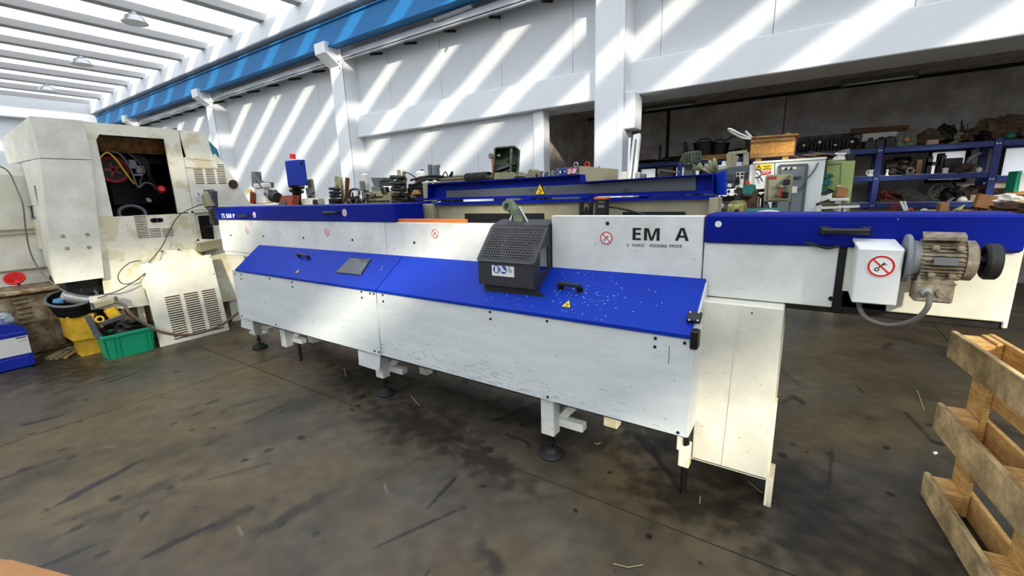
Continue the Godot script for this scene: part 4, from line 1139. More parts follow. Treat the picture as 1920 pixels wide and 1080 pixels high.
	part(t, "red_cap", MB.new().lathe([Vector2(0, 0), Vector2(0.04, 0), Vector2(0.05, 0.03), Vector2(0.03, 0.06), Vector2(0, 0.06)], Vector3(-6.700, 1.782, -2.175), Vector3(1, 0.2, 0.3).normalized(), 16), M.red, "bright red cap")
	part(t, "slip_ring", MB.new().hoop(Vector3(-6.620, 1.513, -1.818), Vector3(1, 0.5, 0.1), 0.12, 0.022, 28, 6, 0.8), M.slate)
	part(t, "brass_fitting", MB.new().cyl(Vector3(-6.600, 1.668, -1.986), Vector3(-6.550, 1.655, -1.984), 0.022, -1, 8), M.khaki)
	part(t, "rear_case", MB.new().bb(-7.6, 0.0, -1.55, -9.5, 2.46, -3.0, 0.03).bb(-6.43, 0.0, -2.6, -7.7, 1.0, -3.05).bb(-6.43, 2.43, -1.5, -7.7, 2.48, -2.66), M.cream_plain)
	part(t, "teal_cover", MB.new().prism([zy(-2.66, 2.44, -6.6), zy(-2.74, 2.42, -6.6), zy(-2.84, 2.3, -6.6), zy(-2.87, 2.1, -6.6), zy(-2.66, 2.1, -6.6)], Vector3(-1.2, 0, 0)), M.teal_light, "teal rounded cover behind the top corner")
	# headstock door block standing out at the left
	var z0 := -1.12
	var z1 := -1.5
	part(t, "head_cover", MB.new().prism([Vector3(-6.34, 2.48, z0), Vector3(-7.95, 2.42, z0), Vector3(-7.95, 2.13, z0), Vector3(-6.34, 2.09, z0)], Vector3(0, 0, z1 - z0)), M.cream_plain, "upper cream cover box")
	part(t, "head_cover", MB.new().prism([Vector3(-6.34, 2.083, z0 + 0.005), Vector3(-7.2, 2.1, z0), Vector3(-7.2, 1.0, z0 + 0.02), Vector3(-6.5, 0.84, z0 + 0.1), Vector3(-6.34, 0.84, z0 + 0.12)], Vector3(0, 0, z1 - z0)), M.cream_plain, "tall cream front cover box")
	for p: Vector3 in [Vector3(-6.338, 1.316, -1.142), Vector3(-6.338, 1.315, -1.329), Vector3(-6.338, 1.188, -1.151), Vector3(-6.338, 1.180, -1.318)]:
		part(t, "glue_mark", MB.new().cyl(p, p + Vector3(0.001, 0, 0), 0.02, -1, 14), M.beige)
	var dk := MB.new()
	dk.bb(-6.5, 0.45, -1.1, -7.2, 0.84, -1.6)
	part(t, "dark_recess", dk, M.black)
	# operator side body and its rusty base
	part(t, "side_body", MB.new().prism([Vector3(-7.25, 0.77, 0.6), Vector3(-7.25, 0.77, -1.3), Vector3(-7.25, 1.95, -1.3), Vector3(-7.3, 2.06, -1.3), Vector3(-7.3, 2.06, 0.6)], Vector3(-1.6, 0, 0)), M.cream_plain, "cream body at the left edge")
	part(t, "body_seam", MB.new().bb(-7.235, 1.37, 0.6, -7.25, 1.385, -1.15).bb(-7.235, 1.33, 0.6, -7.25, 1.336, -1.15).bb(-7.235, 0.93, 0.6, -7.25, 0.945, -1.1), M.khaki)
	part(t, "door_leaf", MB.new().prism([Vector3(-7.582, 1.478, -1.100), Vector3(-6.832, 1.483, -1.100), Vector3(-6.830, 1.149, -1.100), Vector3(-7.515, 1.156, -1.100)], Vector3(0, 0, 0.012)), M.cream)
	part(t, "base", MB.new().bb(-6.85, 0.05, 0.6, -8.6, 0.72, -1.24, 0.02).bb(-6.9, 0, 0.6, -8.5, 0.05, -1.2), M.rust, "rusty grey machine base")
	part(t, "base_ledge", MB.new().bb(-6.8, 0.72, 0.6, -7.3, 0.765, -1.28, 0.01), M.ledge)
	for i in 6:
		var p = [Vector3(-6.850, 0.676, -0.791), Vector3(-6.850, 0.630, -0.790), Vector3(-6.850, 0.576, -0.796), Vector3(-6.850, 0.522, -0.797), Vector3(-6.850, 0.469, -0.799), Vector3(-6.850, 0.415, -0.801)][i]
		part(t, "louvre", MB.new().prism([p + Vector3(0, 0.016, 0.05), p + Vector3(0.025, -0.004, 0.05), p + Vector3(0, -0.004, 0.05)], Vector3(0, 0, -0.1)), M.rust)
	part(t, "drip_tray_edge", MB.new().bb(-6.82, 0.1, -0.98, -6.86, 0.6, -1.06, 0.01), M.rust)
	for i in 2:
		var wf = [[Vector3(-7.503, 1.625, -1.090), Vector3(-7.112, 1.628, -1.090), Vector3(-7.178, 1.505, -1.090), Vector3(-7.540, 1.504, -1.090)], [Vector3(-7.015, 1.633, -1.080), Vector3(-6.638, 1.634, -1.080), Vector3(-6.677, 1.513, -1.080), Vector3(-7.086, 1.506, -1.080)]][i]
		part(t, "wire_handle", MB.new().tube(wf, 0.006, 6, 0, true), M.slate)
	part(t, "door_rod", MB.new().tube([Vector3(-6.689, 1.836, -1.090), Vector3(-6.680, 1.618, -1.080), Vector3(-6.786, 1.383, -1.090), Vector3(-6.768, 1.154, -1.090)], 0.006, 6), M.slate)
	part(t, "machine_bed", MB.new().bb(-6.45, 0.0, -1.5, -7.6, 0.5, -2.6, 0.02), M.rust)

func hose_ribs(pts: Array, r: float) -> MB:
	var mb := MB.new()
	for i in pts.size() - 1:
		var a: Vector3 = pts[i]
		var b: Vector3 = pts[i + 1]
		mb.cyl(a, a.lerp(b, 0.6), r, -1, 12)
		mb.cyl(a.lerp(b, 0.6), b, r * 0.82, -1, 12)
	return mb

func beside_the_turning_machine() -> void:
	# loose louvred panel leaning on the machine
	var t := thing("louvred_panel", "loose white sheet-metal panel with louvres leaning against the machine", "panel", Vector3(-6.100, -0.001, -2.021))
	var q := [Vector3(-6.050, 0.019, -1.658), Vector3(-6.050, 0.004, -2.393), Vector3(-6.250, 0.967, -2.410), Vector3(-6.250, 0.963, -1.689)]
	q[0].y = 0.0
	q[1].y = 0.0
	part(t, "sheet", MB.new().prism(q, Vector3(-0.02, -0.003, 0)), M.cream_plain)
	var ul: Vector3 = (q[1] - q[0])
	var vl: Vector3 = (q[3] - q[0])
	var nn := ul.cross(vl).normalized()
	for c in 3:
		var a := MB.new()
		var b := MB.new()
		for i in 19:
			var s := 0.2 + 0.26 * c + 0.0
			var y := 0.045 + 0.028 * i
			var o = q[0] + ul * s + vl * y + nn * 0.001
			b.prism([o, o + ul * 0.2, o + ul * 0.2 + vl * 0.013, o + vl * 0.013], nn * 0.002)
			a.prism([o + vl * 0.014, o + ul * 0.2 + vl * 0.014, o + ul * 0.2 + vl * 0.02 + nn * 0.0, o + vl * 0.02], nn * 0.006)
		part(t, "vent", a, M.cream).set_meta("kind", "stuff")
		part(t, "vent_slots", b, M.brown).set_meta("kind", "stuff")
	for c: Vector2 in [Vector2(0.97, 0.97), Vector2(0.96, 0.75), Vector2(0.93, 0.25), Vector2(0.9, 0.4)]:
		var o: Vector3 = q[0] + ul * c.x + vl * c.y
		part(t, "screw_hole", MB.new().cyl(o, o + nn * 0.002, 0.008, -1, 10), M.slate)
	var s2 := thing("guard_plate", "dirty cream plate with cut corner standing behind the louvred panel", "panel", Vector3(-6.330, 0.553, -2.081))
	var gq := [Vector3(-6.300, 0.897, -1.822), Vector3(-6.300, 0.968, -2.328), Vector3(-6.360, 1.047, -2.270), Vector3(-6.360, 1.068, -1.931)]
	part(s2, "plate", MB.new().prism([Vector3(-6.300, 0.897, -1.822), Vector3(-6.300, 0.953, -2.338), Vector3(-6.340, 1.048, -2.263), Vector3(-6.340, 1.070, -1.925)], Vector3(-0.02, 0, 0)).bb(-6.32, 0, -1.75, -6.36, 0.95, -2.2), M.cream)
	part(s2, "screw_hole", MB.new().cyl(Vector3(-6.320, 1.063, -1.938), Vector3(-6.310, 1.064, -1.935), 0.012, -1, 10).cyl(Vector3(-6.320, 1.062, -2.105), Vector3(-6.310, 1.063, -2.102), 0.012, -1, 10), M.slate)
	# connector plate in the sun with its socket
	var c := thing("connector_plate", "sunlit cream plate with a grey multi-pin connector above the green crate", "panel", Vector3(-6.200, 0.489, -1.420))
	part(c, "plate", MB.new().prism([Vector3(-6.150, 0.682, -1.193), Vector3(-6.200, 0.675, -1.452), Vector3(-6.250, 0.772, -1.656), Vector3(-6.250, 0.468, -1.694), Vector3(-6.200, 0.490, -1.466), Vector3(-6.150, 0.551, -1.187)], Vector3(-0.03, 0, 0)), M.cream_plain)
	part(c, "leg", MB.new().bb(-6.4, 0.0, -1.62, -6.43, 0.5, -1.68).bar(Vector3(-6.27, 0.62, -1.6), Vector3(-6.42, 0.45, -1.65), 0.04, 0.03), M.cream)
	var so := Vector3(-6.130, 0.600, -1.288)
	part(c, "socket", MB.new().box(so, Vector3(0.05, 0.075, 0.19), 0.01, Basis(Vector3.RIGHT, 0.15)), M.beige, "grey rectangular connector")
	part(c, "latch", MB.new().box(so + Vector3(0.01, -0.005, 0.1), Vector3(0.05, 0.06, 0.015), 0.004).box(so + Vector3(0.01, 0.025, -0.1), Vector3(0.05, 0.05, 0.02), 0.004), M.slate)
	part(c, "print", MB.new().box(so + Vector3(-0.01, 0.065, 0.0), Vector3(0.004, 0.012, 0.08), 0, Basis(Vector3.RIGHT, 0.12)), M.slate)
	# cables
	solo("cable", "thin grey cable sweeping from the left edge down to the connector plate", "cable", MB.new().tube([Vector3(-7.200, 2.074, -0.905), Vector3(-7.150, 2.008, -0.992), Vector3(-7.000, 1.808, -1.004), Vector3(-6.800, 1.639, -0.987), Vector3(-6.750, 1.394, -0.954), Vector3(-6.700, 1.176, -0.937), Vector3(-6.600, 1.012, -0.945), Vector3(-6.450, 0.877, -0.981), Vector3(-6.350, 0.759, -1.052), Vector3(-6.200, 0.696, -1.132), Vector3(-6.180, 0.681, -1.293), Vector3(-6.150, 0.703, -1.430), Vector3(-6.180, 0.799, -1.641)], 0.007, 8, 5), M.hose_grey)
	solo("cable", "grey cable hanging from the feeder nose across the lower vents", "cable", MB.new().tube([Vector3(-6.200, 1.604, -2.432), Vector3(-6.250, 1.551, -2.299), Vector3(-6.300, 1.463, -2.164), Vector3(-6.350, 1.297, -2.061), Vector3(-6.320, 1.131, -1.955), Vector3(-6.250, 1.012, -1.826), Vector3(-6.230, 0.960, -1.761)], 0.006, 8, 5), M.hose_grey)
	solo("cable", "looped grey cable at the left edge of the louvred panel", "cable", MB.new().tube([Vector3(-6.200, 0.991, -1.689), Vector3(-6.200, 0.986, -1.598), Vector3(-6.200, 0.922, -1.508), Vector3(-6.200, 0.841, -1.462), Vector3(-6.200, 0.764, -1.490), Vector3(-6.200, 0.761, -1.573), Vector3(-6.200, 0.818, -1.664), Vector3(-6.220, 0.845, -1.709)], 0.006, 8, 5), M.hose_grey)
	solo("cable", "thick brown cable drooping from the connector across the louvred panel", "cable", MB.new().tube([Vector3(-6.100, 0.598, -1.364), Vector3(-6.080, 0.549, -1.431), Vector3(-6.030, 0.440, -1.462), Vector3(-6.000, 0.324, -1.546), Vector3(-5.990, 0.211, -1.646), Vector3(-5.980, 0.129, -1.782), Vector3(-5.970, 0.079, -1.958), Vector3(-5.970, 0.083, -2.158), Vector3(-5.970, 0.135, -2.347), Vector3(-5.970, 0.218, -2.492)], 0.016, 8, 5), M.cable_tan)
	# black tub with a coil of ribbed hose
	var tb := thing("hose_tub", "black ring-shaped tub holding a grey ribbed hose above the yellow bin", "tub", Vector3(-6.500, 0.460, -1.089))
	var tc := Vector3(-6.500, 0.601, -1.119)
	part(tb, "tub", MB.new().lathe([Vector2(0, -0.1), Vector2(0.16, -0.1), Vector2(0.2, 0.06), Vector2(0.185, 0.06), Vector2(0.15, -0.07), Vector2(0, -0.07)], tc, Vector3(0.35, 1, 0.1).normalized(), 28), M.black)
	part(tb, "rim", MB.new().hoop(tc + Vector3(0.02, 0.06, 0), Vector3(0.35, 1, 0.1), 0.2, 0.014, 30, 8), M.slate)
	part(tb, "spacer", MB.new().bb(-6.6, 0.42, -1.05, -6.45, 0.47, -1.2), M.black)
	var hp := []
	for i in 15:
		hp.append(tc + Vector3(0.06, 0.07, 0.06) + Vector3(0.0, -0.008 * i + 0.02, -0.017 * i + 0.02))
	solo("ribbed_hose", "short grey ribbed hose lying in the black tub", "hose", hose_ribs(hp, 0.055), M.alu)
	solo("rag", "crumpled blue cloth in the black tub", "cloth", rag_mesh(tc + Vector3(0.05, 0.045, 0.1), 0.06, 0.05, 0.03, 4), flat(Color(0.25, 0.45, 0.6), 0.9))
	solo("tube_bundle", "bundle of thin steel tubes in the dark recess under the cream cover", "hose", MB.new().tube([Vector3(-6.500, 0.727, -1.200), Vector3(-6.550, 0.740, -1.322), Vector3(-6.600, 0.756, -1.474)], 0.01, 6).tube([Vector3(-6.500, 0.704, -1.196), Vector3(-6.550, 0.716, -1.318), Vector3(-6.600, 0.732, -1.470)], 0.01, 6).tube([Vector3(-6.500, 0.681, -1.192), Vector3(-6.550, 0.687, -1.313), Vector3(-6.600, 0.697, -1.455)], 0.01, 6), M.steel_dull)
	# yellow bin
	var yb := thing("yellow_bin", "grimy yellow metal bin under the black tub", "bin", Vector3(-6.500, 0.178, -1.060))
	var y0 := [Vector3(-6.400, 0.204, -1.028), Vector3(-6.400, 0.211, -1.209), Vector3(-6.400, 0.449, -1.233), Vector3(-6.400, 0.477, -1.027)]
	part(yb, "body", MB.new().prism([Vector3(-6.420, 0.200, -1.031), Vector3(-6.420, 0.183, -1.209), Vector3(-6.420, 0.443, -1.245), Vector3(-6.420, 0.473, -1.031)], Vector3(-0.35, 0, 0.0)).bb(-6.46, 0, -1.08, -6.7, 0.2, -1.26), M.yellow)
	part(yb, "rim", MB.new().bar(Vector3(-6.410, 0.475, -1.029), Vector3(-6.410, 0.445, -1.243), 0.02, 0.03).bar(Vector3(-6.420, 0.473, -1.031), Vector3(-6.420, 0.473, -1.031) + Vector3(-0.33, 0, 0), 0.02, 0.03), M.yellow)
	# green crate with scrap
	var gc := thing("green_crate", "green plastic crate full of oily machine parts in front of the yellow bin", "crate", Vector3(-6.1, 0, -1.42))
	var x0 := -6.28
	var x1 := -6.0
	var zz0 := -1.185
	var zz1 := -1.62
	var cm := MB.new()
	var tp := 0.02
	cm.prism([Vector3(x1 - tp, 0, zz0 - tp), Vector3(x1 - tp, 0, zz1 + tp), Vector3(x1, 0.26, zz1), Vector3(x1, 0.26, zz0)], Vector3(-0.012, 0, 0))
	cm.prism([Vector3(x0 + tp, 0, zz0 - tp), Vector3(x0 + tp, 0, zz1 + tp), Vector3(x0, 0.26, zz1), Vector3(x0, 0.26, zz0)], Vector3(0.012, 0, 0))
	cm.prism([Vector3(x0 + tp, 0, zz0 - tp), Vector3(x1 - tp, 0, zz0 - tp), Vector3(x1, 0.26, zz0), Vector3(x0, 0.26, zz0)], Vector3(0, 0, -0.012))
	cm.prism([Vector3(x0 + tp, 0, zz1 + tp), Vector3(x1 - tp, 0, zz1 + tp), Vector3(x1, 0.26, zz1), Vector3(x0, 0.26, zz1)], Vector3(0, 0, 0.012))
	cm.bb(x0 + tp, 0, zz0 - tp, x1 - tp, 0.012, zz1 + tp)
	part(gc, "body", cm, M.crate_green)
	part(gc, "rim", MB.new().bb(x1 - 0.01, 0.235, zz0 + 0.01, x1 + 0.014, 0.27, zz1 - 0.01, 0.004).bb(x0 - 0.014, 0.235, zz0 + 0.01, x0 + 0.01, 0.27, zz1 - 0.01, 0.004).bb(x0 - 0.01, 0.235, zz0 - 0.01, x1 + 0.01, 0.27, zz0 + 0.014, 0.004).bb(x0 - 0.01, 0.235, zz1 + 0.01, x1 + 0.01, 0.27, zz1 - 0.014, 0.004), M.crate_green)
	for z: float in [-1.26, -1.3, -1.53, -1.57]:
		part(gc, "rib", MB.new().prism([Vector3(x1 - tp, 0.01, z), Vector3(x1 - tp, 0.01, z - 0.008), Vector3(x1, 0.235, z - 0.008), Vector3(x1, 0.235, z)], Vector3(0.01, 0, 0)), M.crate_green)
	solo("casting", "large oily black casting heaped in the green crate", "scrap", MB.new().box(Vector3(-6.12, 0.2, -1.42), Vector3(0.16, 0.22, 0.26), 0.04, Basis(Vector3(0, 1, 0), 0.3)), M.oily)
	solo("casting", "brown lumpy casting at the front of the green crate", "scrap", rag_mesh(Vector3(-6.12, 0.3, -1.45), 0.075, 0.13, 0.07, 8), M.oily)
	solo("casting", "dark bracket with teeth at the left of the green crate", "scrap", MB.new().box(Vector3(-6.17, 0.29, -1.24), Vector3(0.1, 0.16, 0.05), 0.02, Basis(Vector3.RIGHT, 0.5)), M.iron)
	solo("flat_bar", "grey flat bar leaning across the green crate", "bar", MB.new().bar(Vector3(-6.020, 0.401, -1.206), Vector3(-6.050, 0.438, -1.412), 0.03, 0.045, Vector3.UP, 0.004), M.slate)
	solo("flat_bar", "grey angle bar sloping at the left end of the green crate", "bar", MB.new().bar(Vector3(-6.100, 0.503, -1.130), Vector3(-6.050, 0.255, -1.171), 0.03, 0.05, Vector3.UP, 0.004), M.slate)
	solo("lifting_eye", "small yellow ring bolt among the parts in the green crate", "bolt", MB.new().hoop(Vector3(-6.060, 0.447, -1.211), Vector3(1, 0.2, 0), 0.03, 0.01, 18, 6).cyl(Vector3(-6.060, 0.399, -1.215), Vector3(-6.060, 0.363, -1.218), 0.012), M.yellow)
	solo("yellow_casting", "yellow painted casting behind the parts in the green crate", "scrap", MB.new().box(Vector3(-6.200, 0.456, -1.355), Vector3(0.1, 0.16, 0.1), 0.02, Basis(Vector3.RIGHT, 0.3)), M.yellow)
	# blue jerrycan with a film on top
	var jc := thing("jerrycan", "blue plastic jerrycan with a blank white label at the left edge", "jerrycan", Vector3(-6.72, 0, -0.55))
	part(jc, "body", MB.new().prism([Vector3(-6.55, 0.02, -0.745), Vector3(-6.55, 0.4, -0.745), Vector3(-6.55, 0.47, -0.66), Vector3(-6.55, 0.47, -0.42), Vector3(-6.55, 0.02, -0.36)], Vector3(-0.28, 0, 0)).bb(-6.545, 0, -0.73, -6.835, 0.14, -0.36, 0.02).bb(-6.545, 0.34, -0.75, -6.83, 0.39, -0.36, 0.015), M.jug)
	part(jc, "label_sheet", MB.new().prism([Vector3(-6.548, 0.15, -0.74), Vector3(-6.548, 0.335, -0.742), Vector3(-6.548, 0.335, -0.42), Vector3(-6.548, 0.15, -0.42)], Vector3(0.003, 0, 0)), M.paper)
	part(jc, "label_print", MB.new().bb(-6.546, 0.315, -0.66, -6.544, 0.328, -0.73).bb(-6.546, 0.285, -0.68, -6.544, 0.289, -0.73), M.slate)
	part(jc, "neck", MB.new().cyl(Vector3(-6.69, 0.47, -0.6), Vector3(-6.69, 0.52, -0.6), 0.035, -1, 16), M.jug)
	solo("plastic_film", "crumpled clear plastic on top of the blue jerrycan", "plastic", rag_mesh(Vector3(-6.66, 0.52, -0.6), 0.08, 0.1, 0.06, 21), M.film)
	var fn := thing("funnel", "bright red plastic funnel on the rusty ledge", "funnel", Vector3(-7.0, 0.7, -0.72))
	var fc := Vector3(-6.980, 0.849, -0.821)
	part(fn, "cone", MB.new().lathe([Vector2(0.015, -0.02), Vector2(0.075, 0.04), Vector2(0.084, 0.043), Vector2(0.084, 0.06), Vector2(0.075, 0.06), Vector2(0.015, 0.0)], fc, Vector3(0.9, 1, 0.35).normalized(), 30), M.red)
	part(fn, "spout", MB.new().cyl(fc, fc - Vector3(0.9, 1, 0.35).normalized() * 0.06, 0.02, 0.014, 14), M.red)
	solo("glove", "dirty cream work glove lying on the floor before the yellow bin", "glove", glove_mesh(), M.rag)
	solo("plastic_bag", "crumpled clear plastic bag on the floor by the jerrycan", "plastic", rag_mesh(Vector3(-7.466, 0.040, -0.933), 0.1, 0.16, 0.05, 31), M.film)
	solo("plastic_bag", "thin strip of clear plastic on the floor near the machine base", "plastic", rag_mesh(Vector3(-7.490, 0.025, -1.080), 0.05, 0.12, 0.025, 37), M.film)

func rag_mesh(c: Vector3, rx: float, rz: float, ry: float, sd: int) -> MB:   # a crumpled lump
	var n := noise(sd, 0.9, 3)
	var mb := MB.new()
	var U := 16
	var V := 10
	var p := []
	for j in V + 1:
		var row := []
		for i in U:
			var a := TAU * i / U
			var b := lerpf(-PI / 2, PI / 2, float(j) / V)
			var d := Vector3(cos(a) * cos(b), sin(b), sin(a) * cos(b))
			var k := 1.0 + 0.55 * n.get_noise_3dv(d * 2.2) + 0.25 * n.get_noise_3dv(d * 6.0)
			var q := d * Vector3(rx, ry, rz) * k
			q.y = maxf(q.y, -ry * 0.74)
			row.append(c + q)
		p.append(row)
	for j in V:
		for i in U:
			var l := (i + 1) % U
			mb.poly([p[j][i], p[j][l], p[j + 1][l]], p[j][i] - c)
			mb.poly([p[j][i], p[j + 1][l], p[j + 1][i]], p[j][i] - c)
	return mb

func glove_mesh() -> MB:
	var mb := rag_mesh(Vector3(-6.838, 0.025, -1.079), 0.1, 0.09, 0.03, 51)
	mb.tube([Vector3(-6.866, 0.020, -1.040), Vector3(-6.783, 0.018, -0.938), Vector3(-6.697, 0.014, -0.852)], 0.022, 8)
	mb.tube([Vector3(-6.791, 0.020, -1.004), Vector3(-6.692, 0.016, -0.921), Vector3(-6.642, 0.012, -0.870)], 0.02, 8)
	mb.tube([Vector3(-6.745, 0.020, -1.029), Vector3(-6.643, 0.016, -0.967), Vector3(-6.582, 0.012, -0.905)], 0.018, 8)
	mb.tube([Vector3(-6.676, 0.020, -1.068), Vector3(-6.601, 0.016, -1.009), Vector3(-6.541, 0.012, -0.963)], 0.018, 8)
	mb.tube([Vector3(-6.906, 0.030, -1.107), Vector3(-6.971, 0.030, -1.175), Vector3(-7.022, 0.020, -1.221)], 0.03, 8)
	return mb

# ---------------------------------------------------------------- machines and parts standing behind the feeder
func springs(mb: MB, c: Vector3, w: float, h: float, n: int) -> MB:
	for i in n:
		mb.hoop(c + Vector3(0, h * (i + 0.5) / n, 0), Vector3(0.12, 1, 0), w, h / n * 0.27, 22, 8)
	return mb

func behind_the_feeder() -> void:
	# a long low machine bed that carries the heads
	var bd := thing("machine_bed", "long dark machine bed behind the feeder carrying the tool heads", "machine", Vector3(-6, 0, -4.8))
	part(bd, "bed", MB.new().bb(-7.65, 0, -4.45, -2.42, 1.42, -5.2, 0.02), M.iron)
	part(bd, "slide_way", MB.new().bb(-7.65, 1.42, -4.5, -2.42, 1.455, -4.7, 0.005).bb(-7.65, 1.42, -4.95, -2.42, 1.455, -5.15, 0.005), M.steel_dull)
	# bench with the white grinding unit
	var wb := thing("workbench", "wooden workbench with dark legs behind the left end of the feeder", "bench", Vector3(-8.6, 0, -4.7))
	part(wb, "bench_top", MB.new().bb(-9.6, 1.47, -4.3, -7.85, 1.53, -5.1, 0.005), M.wood)
	for p: Vector2 in [Vector2(-9.4, -4.4), Vector2(-8.0, -4.4), Vector2(-9.4, -5.0), Vector2(-8.0, -5.0)]:
		part(wb, "leg", MB.new().bb(p.x - 0.04, 0, p.y - 0.04, p.x + 0.04, 1.47, p.y + 0.04, 0.005), M.iron)
	part(wb, "apron", MB.new().bb(-9.5, 1.36, -4.36, -7.9, 1.47, -4.4), M.slate)
	var gu := thing("grinder", "white grinding unit with a grey arm and black knob on the workbench", "machine", Vector3(-8.957, 1.580, -4.550))
	part(gu, "body", MB.new().bb(-9.210, 1.560, -4.500, -8.818, 1.854, -4.664, 0.015), M.white_clean)
	part(gu, "shoulder", MB.new().bb(-9.170, 1.855, -4.480, -8.735, 1.954, -4.618, 0.02), M.paper)
	part(gu, "arm", MB.new().prism([Vector3(-9.465, 1.906, -4.600), Vector3(-9.274, 1.900, -4.600), Vector3(-9.248, 2.189, -4.600), Vector3(-9.395, 2.197, -4.600)], Vector3(0, 0, -0.12)).prism([Vector3(-9.469, 1.885, -4.620), Vector3(-8.889, 1.866, -4.620), Vector3(-8.860, 1.967, -4.620), Vector3(-9.223, 1.992, -4.620), Vector3(-9.333, 2.048, -4.620)], Vector3(0, 0, -0.12)), M.grey)
	part(gu, "strut", MB.new().cyl(Vector3(-9.054, 2.086, -4.500), Vector3(-8.852, 1.875, -4.500), 0.03), M.slate)
	part(gu, "knob", MB.new().cyl(Vector3(-8.679, 1.697, -4.600), Vector3(-8.533, 1.663, -4.600), 0.12, 0.1, 16).box(Vector3(-8.674, 1.717, -4.600), Vector3(0.1, 0.2, 0.15), 0.02), M.black)
	part(gu, "bolt", MB.new().cyl(Vector3(-8.791, 1.742, -4.500), Vector3(-8.752, 1.742, -4.480), 0.03, -1, 10), M.slate)
	part(gu, "copper_tube", MB.new().cyl(Vector3(-9.255, 1.576, -4.480), Vector3(-9.190, 1.784, -4.480), 0.06, -1, 12), M.copper)
	part(gu, "yellow_band", MB.new().bb(-9.945, 1.797, -4.700, -9.758, 1.851, -4.750), M.yellow)
	# blue switch box on a post with a red lamp
	var sb := thing("switch_box", "blue electrical box with a red lamp on a post behind the feeder", "box", Vector3(-7.394, 1.566, -4.300))
	part(sb, "box", MB.new().bb(-7.601, 1.852, -4.300, -7.207, 2.276, -4.443, 0.012), M.hood)
	part(sb, "door", MB.new().bb(-7.224, 1.854, -4.290, -7.006, 2.255, -4.310, 0.004), M.hood)
	part(sb, "lock", MB.new().bb(-7.136, 2.205, -4.270, -7.061, 2.230, -4.300, 0.004).bb(-7.109, 2.189, -4.270, -7.063, 2.206, -4.294, 0.003), M.black)
	part(sb, "lamp", MB.new().cyl(Vector3(-7.587, 2.316, -4.450), Vector3(-7.575, 2.400, -4.450), 0.05, 0.045, 16), M.red, "red signal lamp")
	part(sb, "post", MB.new().cyl(Vector3(-7.644, 1.527, -4.450), Vector3(-7.583, 1.852, -4.450), 0.075, -1, 16).cyl(Vector3(-7.607, 1.751, -4.450), Vector3(-7.600, 1.778, -4.450), 0.12, -1, 16).cyl(Vector3(-7.589, 1.824, -4.450), Vector3(-7.580, 1.861, -4.450), 0.13, -1, 16).bb(-7.82, 0.0, -4.4, -7.68, 1.53, -4.52), M.iron)
	var op := thing("orange_cover", "tilted terracotta machine cover with a grey window beside the blue box post", "cover", Vector3(-7.583, 1.526, -4.200))
	part(op, "shell", MB.new().prism([Vector3(-7.831, 1.510, -4.200), Vector3(-7.402, 1.506, -4.200), Vector3(-7.289, 1.692, -4.200), Vector3(-7.660, 1.692, -4.200)], Vector3(0, 0, -0.12)), M.terracotta)
	part(op, "window_pane", MB.new().prism([Vector3(-7.784, 1.519, -4.195), Vector3(-7.576, 1.517, -4.195), Vector3(-7.521, 1.598, -4.195), Vector3(-7.692, 1.601, -4.195)], Vector3(0, 0, 0.01)), M.grey)
	part(op, "foot", MB.new().bb(-7.95, 0.0, -4.2, -7.86, 1.5, -4.28), M.terracotta)
	solo("yellow_bracket", "small yellow bracket between the terracotta cover and the post", "bracket", MB.new().bb(-7.528, 1.585, -4.300, -7.451, 1.685, -4.333, 0.01), M.yellow)
	solo("white_cable", "pale cable loop in front of the blue box post", "cable", MB.new().tube([Vector3(-7.972, 1.468, -4.550), Vector3(-7.877, 1.564, -4.550), Vector3(-7.748, 1.591, -4.550), Vector3(-7.651, 1.561, -4.550), Vector3(-7.674, 1.466, -4.550)], 0.012, 6), M.paper)
	# row of five similar tool heads with tall columns
	var hl := ["tool head just right of the blue box with a cream lower block", "tool head with a yellow-green column and black springs, second of the row", "tool head with the rusty brown column and a grey anvil", "tool head with a stack of thick black springs, fourth of the row", "plain grey tool head rising above the left end of the open blue lid"]
	var hp := [[576,335,591,371], [628,330,647,366], [677,325,695,360], [744,318,764,345], [802,305,812,340]]
	var hb := [[573,352,583,382], [620,350,637,384], [674,338,686,384], [742,340,756,384], [810,308,826,333]]
	var hw := [MB.new().bb(-7.344, 1.631, -4.500, -7.197, 1.963, -4.559, 0.02), MB.new().bb(-6.537, 1.667, -4.500, -6.461, 1.973, -4.538, 0.01).bb(-6.452, 1.510, -4.520, -6.374, 1.960, -4.555, 0.02), MB.new().bb(-5.858, 1.691, -4.500, -5.733, 1.979, -4.573, 0.02), MB.new().bb(-5.033, 1.791, -4.500, -4.974, 1.993, -4.538, 0.01).bb(-4.962, 1.675, -4.520, -4.887, 1.981, -4.564, 0.02), MB.new().bb(-4.408, 1.789, -4.500, -4.346, 2.029, -4.540, 0.008)]
	var hm := [M.khaki, M.green_yellow, M.cream, M.khaki, M.grey]
